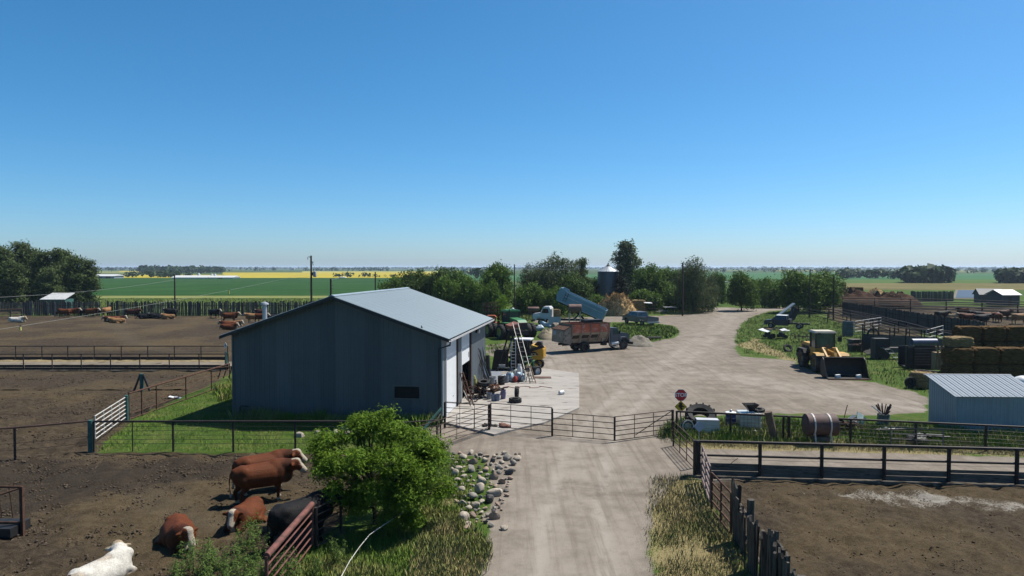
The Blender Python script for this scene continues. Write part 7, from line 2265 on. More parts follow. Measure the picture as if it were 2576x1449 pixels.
for poly in ([(-0.08, 0.2), (0.08, 0.2), (0.07, 0.06), (-0.08, 0.05)], [(-0.17, 0.04), (-0.08, 0.07), (0.07, 0.06), (0.16, 0.02), (0.22, -0.02), (0.1, -0.03), (0.07, -0.05), (-0.06, -0.04), (-0.12, 0.0)],
             [(-0.07, -0.045), (0.07, -0.055), (0.1, -0.1), (0.06, -0.19), (0.0, -0.17), (-0.03, -0.1), (-0.1, -0.09)]):
    sy.ext([(x, z + zy + 0.01) for x, z in poly], -0.006, -0.003)
obj('symbol', sy, SBK, t)
# back of a pale diamond sign near the big post
bp_ = Vector((*FB[0], 0)) + Vector((0.02, 0.06, 0))
t = thing('diamond_sign', 'pale blue-grey diamond sign facing away above the big dark post', 'sign', bp_)
zb = dp(1759, 1073, bp_.y).z
obj('post', MB().cyl((0, 0.03, 1.2), (0, 0.03, zb), 0.018), STEEL, t)
obj('plate', MB().ext([(x, z + zb) for x, z in dia(0.235)], -0.01, 0.01), M('sign_back', (0.40, 0.47, 0.58), 0.45, metal=0.2, var=0.08), t)
ap = at(568, 934)
t = thing('diamond_sign', 'small white diamond sign on a thin post by the shop roof eave', 'sign', ap)
za = dp(568, 869, ap.y).z
obj('post', MB().cyl((0, 0.02, 0), (0, 0.02, za), 0.02), STEEL, t)
obj('plate', MB().ext([(x * 0.62, z + za) for x, z in dia(0.25)], -0.01, 0.005), SWH, t)
obj('symbol', MB().ext([(-0.03, za - 0.08), (0.03, za - 0.08), (0.05, za + 0.05), (0, za + 0.1), (-0.05, za + 0.05)], -0.014, -0.011), M('symbol_red', (0.4, 0.1, 0.1), 0.5), t)

# ------------------------------------------------------------------ hoist frame and junk by the shop
hb_ = at(1280, 941)
t = thing('hoist_frame', 'tall dark A-frame hoist with a rust red header beam by the shop', 'hoist', hb_)
zt_ = dp(1289, 818, hb_.y).z
ax = lambda px, py, dy=0.0: tuple(dp(px, py, hb_.y + dy) - hb_)
hx, hx2 = ax(1281, 822), ax(1300, 822)
obj('header_beam', MB().box(((hx[0] + hx2[0]) / 2, 0.3, zt_ - 0.05), (0.75, 1.6, 0.3), rz=0.3, ry=-0.35), M('beam_red', (0.24, 0.085, 0.055), 0.8, var=0.25, scale=3), t)
for (a_, b_) in (((1283, 832, 0.0), (1246, 941, 0.0)), ((1294, 832, 0.8), (1262, 925, 1.2)), ((1287, 832, 0.0), (1316, 941, 0.0)), ((1299, 828, 0.8), (1322, 925, 1.2))):
    p_, q_ = ax(*a_), ax(*b_)
    obj('leg', MB().cyl((p_[0], a_[2], p_[2]), (q_[0], b_[2], 0), 0.075, n=6), BLACK, t)
obj('cross_bar', MB().cyl(ax(1268, 878), ax(1303, 878), 0.05), BLACK, t)


def ladder(name, label, p, q, w, rungs, m, r=0.03):
    p, q = Vector(p), Vector(q)
    t = thing(name, label, 'ladder', p)
    d = q - p
    s = Vector((w / 2, 0, 0)) if abs(d.x) < 2.5 else Vector((0, w / 2, 0))
    for k in (-1, 1):
        obj('side_rail', MB().cyl(tuple(s * k), tuple(d + s * k), r, n=5), m, t)
    for i in range(rungs):
        c = d * ((i + 0.6) / rungs)
        obj('rung', MB().cyl(tuple(c - s), tuple(c + s), r * 0.7, n=5), m, t)
    return t


lp = at(1341, 966)
ladder('extension_ladder', 'long extension ladder leaning against the hoist header', (lp.x - 0.15, lp.y, 0), dp(1296, 812, hb_.y - 0.4), 0.42, 13, M('ladder_grey', (0.24, 0.23, 0.22), 0.5, metal=0.3))
l2 = at(1292, 944)
ladder('metal_ladder', 'pale ladder standing upright under the hoist frame', l2, dp(1291, 858, l2.y + 0.5), 0.36, 11, ALU)
s1_, s2_ = at(1341, 968), at(1318, 962)
t = thing('step_ladder', 'orange wooden step ladder standing open on the concrete pad', 'ladder', (s1_.x, s1_.y, 0.1))
top = dp(1329, 918, s1_.y + 0.4) - Vector((s1_.x, s1_.y, 0.1))
TL_ = M('ladder_tan', (0.36, 0.23, 0.14), 0.8, var=0.2, scale=4)
for k in (-0.22, 0.22):
    obj('side_rail', MB().cyl((k, 0, 0), (top.x + k * 0.6, 0.4, top.z), 0.035, n=5), TL_, t)
    obj('back_leg', MB().cyl((k - 0.75, 0.5, 0), (top.x + k * 0.6, 0.4, top.z), 0.028, n=5), RUST, t)
for i in range(6):
    f_ = (i + 0.5) / 6.3
    obj('tread', MB().box((top.x * f_, 0.4 * f_, top.z * f_), (0.44 - 0.15 * f_, 0.1, 0.035)), TL_, t)

PZ = 0.1


def lumpy(seed, r, sq=1.0, amp=0.16, n=14, m=10):
    mb = MB().ell((0, 0, 0), r, n, m)
    v = mb.v[0]
    nz = vnoise(v[:, :2] * 2.2 / max(r) + seed * 3.1 + v[:, [2]] * 1.7, 1.0, seed) - 0.5
    mb.v[0] = v * (1 + nz[:, None] * amp * 2)
    return mb


BAGB = M('bag_blue', (0.12, 0.30, 0.46), 0.4, var=0.2, scale=5, col2=(0.52, 0.56, 0.6), lo=0.46, hi=0.56)
BAGR = M('bag_red', (0.32, 0.04, 0.03), 0.45, var=0.2, scale=5)
for i, (px, py, r, m, lb, nm) in enumerate([(1283, 963, (0.33, 0.3, 0.36), BAGB, 'full blue and white plastic bag, left one on the pad', 'plastic_bag'), (1309, 963, (0.34, 0.3, 0.36), BAGB, 'full blue and white plastic bag, right one on the pad', 'plastic_bag'),
                                            (1296, 965, (0.2, 0.2, 0.25), BAGR, 'small red bag between the two blue bags', 'plastic_bag'), (1298, 950, (0.28, 0.25, 0.3), M('bag_clear', (0.5, 0.55, 0.52), 0.4, var=0.2, scale=5), 'pale plastic bag behind the two blue bags', 'plastic_bag'),
                                            (1262, 955, (0.45, 0.3, 0.16), WHITE, 'crumpled white bags heaped left of the blue bags', 'plastic_bag')]):
    p = at(px, py)
    tag(obj(nm, lumpy(i + 3, r, amp=0.3), m, loc=(p.x, p.y, PZ + r[2] * 0.85), smooth=True), lb, 'bag')
gc = at(1307, 952)
t = thing('gas_cylinder', 'white gas cylinder standing behind the right blue bag', 'cylinder', (gc.x, gc.y, PZ))
obj('tank', MB().lathe([(0.15, 0), (0.19, 0.05), (0.19, 0.7), (0.13, 0.84), (0.02, 0.88)], n=14), WHITE, t, smooth=True)
obj('collar', MB().lathe([(0.13, 0.84), (0.13, 1.0), (0.11, 1.0), (0.11, 0.84)], n=12), WHITE, t)


def drum(name, label, px, py, r, h, m, lid=None, z=PZ, cat='drum', group=None, dent=True):
    p = at(px, py)
    t = thing(name, label, cat, (p.x, p.y, z), random.uniform(0, 6), group)
    obj('body', MB().lathe([(r * 0.96, 0), (r, 0.02), (r, h * 0.32), (r * 1.03, h * 0.335), (r, h * 0.35), (r, h * 0.65), (r * 1.03, h * 0.665), (r, h * 0.68), (r, h - 0.02), (r * 1.02, h), (r * 0.9, h), (r * 0.9, h - 0.05), (0.01, h - 0.05)], n=18), m, t, smooth=True)
    if lid:
        obj('lid', MB().lathe([(r * 1.05, h - 0.02), (r * 1.05, h + 0.05), (0.02, h + 0.08)], n=18), lid, t)
    return t


def pail(label, px, py, m, z=PZ, r=0.15, h=0.36, handle=True):
    p = at(px, py)
    t = thing('pail', label, 'pail', (p.x, p.y, z), random.uniform(0, 6), 'pails by the shop door')
    obj('body', MB().lathe([(r * 0.84, 0), (r, h), (r * 1.06, h), (r * 1.06, h - 0.03), (r * 0.95, h - 0.03), (r * 0.8, 0.03), (0.01, 0.03)], n=16), m, t, smooth=True)
    if handle:
        obj('handle', MB().tube([(math.cos(a) * r * 1.06, 0.02, h - 0.05 - math.sin(a) * r * 0.8) for a in np.linspace(0, math.pi, 9)], 0.007, 5), WIRE, t)
    return t


PB = M('pail_blue', (0.15, 0.19, 0.28), 0.5, var=0.15, scale=5, col2=(0.3, 0.32, 0.36))
PG = M('pail_grey', (0.23, 0.25, 0.29), 0.5, var=0.15, scale=5)
PP = M('pail_purple', (0.20, 0.18, 0.30), 0.5, var=0.15, scale=5)
for px, py, m, lb, rr in ((1230, 1008, PG, 'leftmost of the four pails in front of the scrap heap', .17), (1241, 1012, PB, 'second pail from the left in front of the scrap heap', .155), (1251, 1012, PB, 'third pail from the left in front of the scrap heap', .165), (1266, 1007, PP, 'purple pail at the right end of the pail row', .18)):
    pail(lb, px, py, m, r=rr, h=0.42)
pail('pale pail stacked inside the purple pail', 1266, 1007, PP, z=PZ + 0.24, r=0.165, h=0.34)
drum('black_drum', 'black tapered tub standing left of the blue bags', 1261, 971, 0.25, 0.62, BLACK)
drum('grey_drum', 'grey drum behind the black tub', 1274, 966, 0.16, 0.5, PG)
drum('grey_drum', 'pale grey drum behind the scrap heap', 1240, 972, 0.24, 0.6, M('drum_grey', (0.3, 0.31, 0.33), 0.5))
tag(obj('white_board', MB().box((0, 0, 0.42), (0.72, 0.04, 0.85), rx=-0.5), WHITE, loc=(at(1249, 966).x, at(1249, 966).y, PZ), rot=(0, 0, 0.1)), 'white board leaning behind the black tub', 'board')


def loose_tyre(label, px, py, r, w, m, z=PZ, rx=0.0, ry=0.0, rz=0.0, lug=12, group=None, lift=None, name='loose_tyre'):
    p = at(px, py)
    hw = w / 2
    mb = MB().lathe([(r * 0.55, -hw * 0.8), (r * 0.86, -hw), (r * 0.97, -hw * 0.75), (r, -hw * 0.3), (r, hw * 0.3), (r * 0.97, hw * 0.75), (r * 0.86, hw), (r * 0.55, hw * 0.8), (r * 0.6, 0)], n=28, closed=True)
    for i in range(lug):
        for s in (-1, 1):
            a = 2 * math.pi * (i + (0.5 if s > 0 else 0)) / lug
            mb.box((math.cos(a) * r * 0.985, math.sin(a) * r * 0.985, s * hw * 0.45), (r * 0.1, r * 0.11, hw * 0.95), rx=0, rz=a)
    o = obj(name, mb, m, loc=(p.x, p.y, z + (hw if lift is None else lift)), rot=(rx, ry, rz), smooth=True)
    return tag(o, label, 'tyre', group)


loose_tyre('black tyre lying flat on the concrete pad near the gate', 1296, 1016, 0.39, 0.28, RUBBER)
loose_tyre('black lugged tyre standing upright on the concrete pad', 1300, 1005, 0.36, 0.24, RUBBER, rx=math.pi / 2, rz=1.45, lift=0.38)
loose_tyre('black tyre lying on top of the scrap heap by the shop door', 1217, 1004, 0.42, 0.28, RUBBER, lift=0.95, rx=0.2)
# scrap iron heap
sc_p = at(1222, 1004)
t = thing('scrap_heap', 'heap of rusty iron parts, hoses and frames by the shop door', 'scrap', (sc_p.x, sc_p.y + 0.1, PZ))
rs = random.Random(12)
for k in range(44):
    a = rs.uniform(0, 6.28)
    L = rs.uniform(0.3, 0.9)
    c = (rs.gauss(-0.1, 0.55), rs.gauss(0.3, 0.45), rs.uniform(0.15, 0.8))
    d = (math.cos(a) * L / 2, math.sin(a) * L / 2, rs.uniform(-0.25, 0.25))
    obj('iron_bar', MB().cyl([c[i] - d[i] for i in range(3)], [c[i] + d[i] for i in range(3)], rs.uniform(0.02, 0.06), n=6), rs.choice((RUST, BLACK, RUST, DPIPE)), t)
for k in range(18):
    obj('iron_plate', MB().box((rs.gauss(0, 0.45), rs.gauss(0.1, 0.3), rs.uniform(0.1, 0.5)), (rs.uniform(.2, .5), rs.uniform(.1, .35), rs.uniform(.05, .25)), rx=rs.uniform(-.8, .8), rz=rs.uniform(0, 3)), rs.choice((RUST, BLACK, DPIPE)), t)
for k in range(4):
    c = (0.25 + k * 0.12, 0.0, 0.68)
    obj('hose_coil', MB().tube([(c[0] + 0.26 * math.cos(a), c[1] + 0.1 * math.sin(a) - 0.1, c[2] + 0.03 * k + 0.1 * math.sin(a * 2)) for a in np.linspace(0, 6, 12)], 0.018, 5), M('hose_orange', (0.3, 0.1, 0.04), 0.6), t)
for k in range(2):
    obj('iron_leg', MB().box((-0.25 + k * 0.18, -0.12, 0.35), (0.1, 0.1, 0.75), ry=0.25), (BLACK, GALV)[k], t)
# rusty rack, iron wheel, bars leaning on the wall
rk = at(1170, 1030)
t = thing('rusty_rack', 'rusty toothed iron rack leaning by the white overhead door', 'implement', (rk.x + 0.15, rk.y + 0.2, PZ))
q_ = dp(1160, 936, rk.y + 1.2) - Vector((rk.x + 0.15, rk.y + 0.2, PZ))
for k in (-0.1, 0.1):
    obj('side_bar', MB().cyl((0.25 + k, 0, 0.1), (q_.x + k, 1.0, q_.z), 0.04, n=5), RUST, t)
for i in range(10):
    f_ = (i + .5) / 10
    obj('cross_bar', MB().cyl((0.1 + (q_.x - .25) * f_ + .1, f_, 0.1 + (q_.z - .1) * f_), (0.4 + (q_.x - .25) * f_ + .02, f_, 0.1 + (q_.z - .1) * f_), 0.025, n=5), RUST, t)
obj('support_leg', MB().cyl((0.2, 0.1, 0), (-0.3, 0.6, 0.9), 0.03, n=5), WHITEPIPE, t)
iw = at(1189, 1016)
t = thing('iron_wheel', 'old rusty spoked iron wheel by the shop door', 'wheel', (iw.x, iw.y + 0.1, PZ + 0.5), 0.3)
obj('wheel_rim', MB().lathe([(0.48, -0.04), (0.52, -0.04), (0.52, 0.04), (0.48, 0.04)], axis='Y', n=24, closed=True), RUST, t)
obj('hub', MB().cyl((0, -0.08, 0), (0, 0.08, 0), 0.08), RUST, t)
for k in range(10):
    a = k * 0.628
    obj('spoke', MB().cyl((0.06 * math.cos(a), 0, 0.06 * math.sin(a)), (0.49 * math.cos(a), 0, 0.49 * math.sin(a)), 0.016, n=5), RUST, t)
cc = at(1189, 968)
tag(obj('cable_coil', MB().lathe([(0.3, -0.05), (0.36, -0.05), (0.36, 0.05), (0.3, 0.05)], axis='Y', n=20, closed=True), M('coil_tan', (0.16, 0.13, 0.07), 0.8), loc=(cc.x - 0.05, cc.y, PZ + 0.5), rot=(0.2, 0, 0.5)), 'tan coil of cable hanging beside the half open door', 'coil')
wl_ = at(1216, 960)
t = thing('leaning_bars', 'bundle of steel bars and pipes leaning on the shop wall', 'bars', (wl_.x + 0.35, wl_.y - 1.6, PZ))
for k in range(26):
    x0_, x1_ = rs.uniform(-0.2, 0.5), rs.uniform(-0.55, -0.1)
    h_ = rs.uniform(1.5, 3.3)
    y_ = rs.uniform(-1.4, 2.6)
    obj('steel_bar', MB().cyl((x0_, y_, 0), (x1_ - 0.3, y_ + rs.uniform(0.1, 0.5), h_), rs.choice((0.02, 0.03, 0.045)), n=5), rs.choice((STEEL, BLACK, DPIPE, STEEL)), t)
obj('yellow_handle', MB().cyl((-0.35, -0.5, 1.3), (-0.5, -0.4, 1.75), 0.035), M('handle_yellow', (0.55, 0.4, 0.12), 0.6), t)
obj('rolled_mesh', MB().cyl((0.1, 0.4, 0.5), (0.0, 0.6, 2.0), 0.16, n=10), WIRE, t)
yw = at(1203, 985)
tag(obj('yellow_weed_pile', lumpy(8, (0.18, 0.2, 0.75), amp=0.5), M('yellow_mesh', (0.24, 0.24, 0.07), 0.8, var=0.3), loc=(yw.x - 0.25, yw.y, PZ + 0.55)), 'greenish yellow netting bunched up at the door corner', 'netting')
# black bin, dark machine behind
bb_ = at(1259, 935)
t = thing('black_bin', 'open black steel bin under the hoist frame', 'bin', (bb_.x, bb_.y + 0.6, PZ))
for y_ in (-0.5, 0.44):
    obj('bin_wall', MB().ext([(-0.7, 0.05), (0.65, 0.05), (0.62, 1.55), (-0.45, 1.6)], y_, y_ + 0.06), BLACK, t)
obj('bin_end', MB().bb(0.58, 0.64, -0.43, 0.43, 0.05, 1.55), BLACK, t)
obj('bin_floor', MB().bb(-0.68, 0.57, -0.43, 0.43, 0.05, 0.1), BLACK, t)
obj('bin_back', MB().box((-0.58, 0, 0.82), (0.06, 0.86, 1.55), ry=0.16), BLACK, t)
dk = at(1300, 938)
t = thing('air_compressor', 'dark machine with a tank standing under the ladders', 'machine', (dk.x, dk.y + 0.8, PZ))
obj('tank', MB().lathe([(0.02, -0.7), (0.25, -0.65), (0.32, -0.5), (0.32, 0.5), (0.25, 0.65), (0.02, 0.7)], (0, 0, 0.5), 'X', 16), BLACK, t, smooth=True)
obj('motor', MB().box((0.1, 0, 1.05), (0.7, 0.5, 0.5)).cyl((-0.35, 0, 0.8), (-0.35, 0, 1.5), 0.18), BLACK, t)
obj('stand', MB().bb(-0.5, -0.42, -0.25, 0.25, 0, 0.3).bb(0.42, 0.5, -0.25, 0.25, 0, 0.3), DPIPE, t)
jk = at(1266, 946)
t = thing('work_bench', 'low dark bench with bits and boxes behind the white bags', 'bench', (jk.x, jk.y, PZ))
obj('bench_top', MB().bb(-0.5, 0.5, -0.25, 0.25, 0.5, 0.56), BLACK, t)
for x in (-0.45, 0.45):
    obj('leg', MB().bb(x - 0.04, x + 0.04, -0.22, 0.22, 0, 0.498), BLACK, t)
tag(obj('tool_box', MB().box((0, 0, 0.1), (0.5, 0.25, 0.2)).box((0, 0, 0.215), (0.52, 0.27, 0.03)).box((0, 0, 0.25), (0.2, 0.03, 0.04)), STEEL, loc=(jk.x - 0.1, jk.y, PZ + 0.57)), 'grey tool box on the low dark bench', 'box')
wb_ = at(1412, 996)
t = thing('white_bucket', 'small white bucket lying alone on the concrete pad', 'bucket', (wb_.x, wb_.y, PZ + 0.12), 0.6)
obj('body', MB().lathe([(0.13, -0.16), (0.15, 0.16), (0.16, 0.16), (0.16, 0.13), (0.11, -0.12), (0.01, -0.12)], axis='X', n=14), WHITE, t)
obj('handle', MB().tube([(0.16, 0.15 * math.cos(a), 0.15 * math.sin(a)) for a in np.linspace(-0.3, 2.9, 8)], 0.008, 5), WIRE, t)
for i, (px, py, r, m, lb) in enumerate(((1270, 1080, (0.28, 0.2, 0.1), M('clod_red', (0.18, 0.085, 0.06), 0.9, var=0.3, scale=8), 'reddish lump lying on the pad edge behind the left gate leaf'), (1263, 1074, (0.2, 0.15, 0.08), M('clod_red'), 'smaller reddish lump on the pad edge'), (1220, 1078, (0.14, 0.12, 0.1), BLACK, 'small black lump by the stub panel post'), (1243, 1077, (0.2, 0.1, 0.07), WOOD, 'grey broken stick heap on the pad edge'))):
    p = at(px, py)
    tag(obj('debris_lump', lumpy(i + 20, r, amp=0.5), m, loc=(p.x, p.y, PZ + r[2] * 0.7)), lb, 'debris')
HZM = M('hose_red', (0.24, 0.09, 0.07), 0.6)
hz0 = at(1330, 978)
tag(obj('garden_hose', MB().tube([(hz0.x - 1.8 + 0.25 * i + 0.2 * math.sin(i * 2.1), hz0.y + 0.35 * math.sin(i * 1.3), PZ + 0.02) for i in range(15)], 0.022, 5), HZM), 'thin reddish hose lying in loops on the pad by the step ladder', 'hose')
hp_ = at(1362, 955)
t = thing('lumber_pile', 'few long reddish boards lying on the pad right of the step ladder', 'lumber', (hp_.x, hp_.y, PZ))
for k in range(4):
    obj('board', MB().box((0, 0.16 * k, 0.03 + 0.01 * (k % 2)), (1.5, 0.12, 0.05), rz=rs.uniform(-.1, .1)), M('board_red', (0.2, 0.12, 0.09), 0.9, var=0.3), t)

# ------------------------------------------------------------------ yard junk farther out
tk = at(1446, 826)
t = thing('fuel_tank_stand', 'rusty round fuel tank on tall legs in front of the blue dump box', 'tank', tk)
zk = dp(1446, 776, tk.y).z
obj('tank', MB().lathe([(0.02, -0.92), (0.55, -0.9), (0.6, -0.85), (0.6, 0.85), (0.55, 0.9), (0.02, 0.92)], (0, 0, zk), 'X', 20), M('tank_rust_pink', (0.18, 0.10, 0.08), 0.8, var=0.25, scale=2, col2=(0.09, 0.055, 0.045)), t, smooth=True)
for x in (-0.7, 0.7):
    for y in (-0.45, 0.45):
        obj('leg', MB().cyl((x * 1.15, y * 1.2, 0), (x, y, zk - 0.35), 0.045, n=6), WHITEPIPE, t)
obj('brace', MB().cyl((-0.75, -0.5, 0.3), (0.75, -0.5, zk - 0.6), 0.03, n=5), WHITEPIPE, t)
obj('brace', MB().cyl((0.75, -0.53, 0.3), (-0.75, -0.53, zk - 0.6), 0.03, n=5), WHITEPIPE, t)
# blue tarp heap and white panel in front of the dump truck
tp_ = at(1378, 832)
TARP = M('tarp_blue', (0.16, 0.28, 0.40), 0.5, var=0.2, scale=2, col2=(0.45, 0.5, 0.55), lo=0.5, hi=0.6)
tag(obj('tarp_roll', MB().cap((0, 0, 0.9), (1.3, -0.5, 0.35), 0.28, 0.25), TARP, loc=(tp_.x - 0.6, tp_.y + 1.2, 0), smooth=True), 'rolled blue tarp lying on the junk before the white truck', 'tarp')
tag(obj('metal_sheet', MB().box((0, 0, 0.95), (1.7, 0.08, 1.7), rx=-0.12).box((-0.4, -0.05, 0.2), (0.1, 0.05, 0.4)), M('panel_white', (0.5, 0.52, 0.53), 0.6, var=0.1, scale=2, col2=(0.25, 0.24, 0.25), lo=0.55, hi=0.62, stretch=(3, 1, 0.6)), loc=(at(1396, 832).x, at(1396, 832).y + 1.0, 0)), 'stained white panel standing in front of the white truck wheel', 'panel')
tag(obj('plastic_bag', lumpy(41, (0.6, 0.5, 0.4), amp=0.4), M('bag_pale_blue', (0.38, 0.46, 0.55), 0.5, var=0.2), loc=(at(1358, 832).x, at(1358, 832).y, 0.35), smooth=True), 'pale blue bag left of the rolled tarp', 'bag')
tag(obj('round_bale', MB().lathe([(0.05, -0.6), (0.62, -0.58), (0.68, -0.5), (0.68, 0.5), (0.62, 0.58), (0.05, 0.6)], axis='X', n=18), M('wrapped_bale', (0.24, 0.19, 0.14), 0.9, var=0.4, scale=2, col2=(0.5, 0.45, 0.38)), loc=(at(1402, 838).x, at(1402, 838).y + 0.8, 0.62), rot=(0, 0, 0.4), smooth=True), 'brown round bale with torn white wrap behind the sand pile', 'bale')
bt_ = at(1352, 802)
tag(obj('rusty_cylinder', MB().lathe([(0.02, -1.0), (0.42, -0.98), (0.45, -0.9), (0.45, 0.9), (0.42, 0.98), (0.02, 1.0)], axis='X', n=16), M('tank_rust_pink'), loc=(bt_.x - 0.5, bt_.y + 6, 1.2), smooth=True), 'rusty cylinder lying behind the white truck hood', 'cylinder')
tag(obj('rusty_cylinder_stand', MB().bb(-0.9, 0.9, -0.3, 0.3, 0, 0.7), RUST, loc=(bt_.x - 0.5, bt_.y + 6, 0)), 'low rusty stand under the cylinder behind the white truck', 'stand')
# folded cultivator and orange hopper behind the shop corner
fc_ = at(1236, 852)
t = thing('folded_cultivator', 'tall rusty folded cultivator frame standing behind the shop corner', 'implement', (fc_.x - 0.2, fc_.y + 3.5, 0))
for k in range(5):
    obj('frame_post', MB().cyl((-0.8 + k * 0.45, 0, 0.3), (-0.8 + k * 0.42, 0.2 * (k % 2), 4.1 + rs.uniform(-.4, .2)), 0.06, n=6), RUST, t)
for z in (1.0, 2.4, 3.2, 3.7, 4.0):
    obj('frame_bar', MB().cyl((-1.0, 0.1, z), (1.1, 0.1, z + rs.uniform(-.2, .2)), 0.06, n=6), RUST, t)
for k in range(14):
    x_ = -0.9 + (k % 7) * 0.3
    z_ = 3.9 - (k // 7) * 0.6
    obj('tine', MB().tube([(x_, 0, z_), (x_ + 0.1, -0.3, z_ - 0.1), (x_ + 0.02, -0.45, z_ - 0.4)], 0.03, 5), BLACK, t)
for k in range(5):
    obj('spool', MB().lathe([(0.2, -0.1), (0.2, 0.1)], (1.0, -0.1, 0.8 + k * 0.45), 'Y', 12), RUST, t)
oh = at(1236, 846)
t = thing('orange_hopper', 'orange seed hopper on a rusty frame just behind the shop corner', 'implement', (oh.x + 0.02, oh.y, 0))
obj('hopper', MB().ext([(-0.5, 1.75), (0.5, 1.75), (0.62, 2.4), (0.4, 2.62), (-0.5, 2.62), (-0.62, 2.4)], -0.6, 0.6), M('hopper_orange', (0.52, 0.10, 0.03), 0.6, var=0.15, scale=3), t)
obj('hopper_lip', MB().bb(-0.68, 0.68, -0.66, 0.66, 1.66, 1.742), M('hopper_orange'), t)
for x in (-0.5, 0.5):
    obj('leg', MB().bb(x - 0.05, x + 0.05, -0.5, 0.5, 0, 1.655), RUST, t)
# small black harrow near the gravel pile, pallet, junk heap
hw_ = at(1648, 858)
t = thing('spike_harrow', 'small black spike harrow lying in the grass by the gravel pile', 'implement', hw_)
for k in range(3):
    obj('harrow_bar', MB().cyl((-0.8, k * 0.4, 0.4), (0.8, k * 0.4, 0.42), 0.04, n=5), BLACK, t)
for k in range(8):
    obj('spike', MB().cyl((-0.75 + k * 0.21, (k % 3) * 0.4, 0.4), (-0.72 + k * 0.21, (k % 3) * 0.4 + 0.05, 0), 0.025, n=5), BLACK, t)
pl = at(1685, 786)
t = thing('pallet_table', 'weathered plank table standing on the grass below the silvery willow', 'table', pl)
for k in range(5):
    obj('plank', MB().box((-0.9 + k * 0.45, 0, 1.0), (0.4, 2.0, 0.08)), WHITEPIPE, t)
for x in (-0.9, 0.9):
    obj('leg', MB().cyl((x, -0.7, 0), (x * 0.9, -0.7, 0.95), 0.07, n=5), BLACK, t)
    obj('leg', MB().cyl((x, 0.7, 0), (x * 0.9, 0.7, 0.95), 0.07, n=5), BLACK, t)
tag(obj('plank_heap', MB().box((0, 0, 0.12), (2.2, 0.4, 0.2), rz=0.2).box((0.4, 0.3, 0.3), (1.6, 0.3, 0.15), rz=-0.3), WHITEPIPE, loc=at(1664, 786)), 'grey planks lying left of the weathered plank table', 'planks')
jp = at(1950, 852)
t = thing('roofing_heap', 'heap of white and rusty roofing sheets in the grass island', 'scrap', jp)
for k, (x, z, m) in enumerate(((-1.2, 1.0, WHITE), (-0.55, 1.15, RUST), (-0.1, 1.2, WHITEPIPE), (0.4, 1.1, RUST), (0.95, 1.05, WHITE), (1.35, 0.95, WHITEPIPE))):
    obj('roof_sheet', MB().box((x, rs.uniform(-.1, .1), z), (0.7, 1.5, 0.04), rx=rs.uniform(-.2, .35), ry=rs.uniform(-.35, .35), rz=rs.uniform(-.4, .4)), m, t)
for k in range(8):
    obj('scrap_block', MB().box((rs.uniform(-1.2, 1.2), rs.uniform(-.4, .5), rs.uniform(.25, .65)), (rs.uniform(.3, .8), rs.uniform(.3, .7), rs.uniform(.3, .6)), rx=rs.uniform(-.4, .4), rz=rs.uniform(0, 3)), BLACK, t)
rk_ = at(2000, 862)
t = thing('hay_rake', 'rusty spoked hay rake in the weeds right of the roofing heap', 'implement', rk_)
for w_ in range(3):
    c = (w_ * 0.75, -0.3 * w_, 0.6)
    obj('rake_wheel', MB().lathe([(0.52, -0.02), (0.56, -0.02), (0.56, 0.02), (0.52, 0.02)], c, 'Y', 18, True), BLACK, t)
    for k in range(10):
        a = k * 0.628
        obj('tooth', MB().cyl(c, (c[0] + 0.7 * math.cos(a), c[1], c[2] + 0.7 * math.sin(a)), 0.018, n=4), BLACK, t)
obj('rake_beam', MB().cyl((-0.3, 0.3, 0.75), (1.9, -0.6, 0.75), 0.05), RUST, t)
loose_tyre('old tyre half sunk in the weeds below the roofing heap', 1982, 884, 0.45, 0.3, RUBBER, z=0, rx=0.9, lift=0.3)
# tilted metal deck behind the old truck
td = at(2005, 815)
t = thing('auger_troughs', 'three pale steel troughs raised on a slant behind the navy truck', 'implement', (td.x - 1.0, td.y + 2.5, 0))
for k in range(3):
    obj('trough', MB().ext([(-0.9, 1.0), (1.6, 2.9), (1.5, 3.02), (-1.0, 1.12)], k * 0.36 - 0.5, k * 0.36 - 0.26), GALV, t)
obj('dark_box', MB().box((1.5, 0.2, 1.35), (0.8, 1.2, 1.9), ry=0.45), BLACK, t)
obj('leg', MB().cyl((1.2, -0.3, 0), (1.2, -0.3, 2.5), 0.06), BLACK, t)
obj('leg', MB().cyl((-0.6, -0.3, 0), (-0.6, -0.3, 1.1), 0.06), BLACK, t)
sk = at(2133, 845)
t = thing('steel_tank', 'upright blue-grey steel tank at the sorting fence', 'tank', sk)
obj('tank_wall', MB().lathe([(0.62, 0), (0.64, 0.6), (0.62, 0.62), (0.64, 1.2), (0.62, 1.22), (0.62, 1.85), (0.55, 1.85), (0.55, 1.8), (0.02, 1.8)], n=20), M('tank_slate', (0.11, 0.13, 0.15), 0.5, metal=0.3), t, smooth=True)
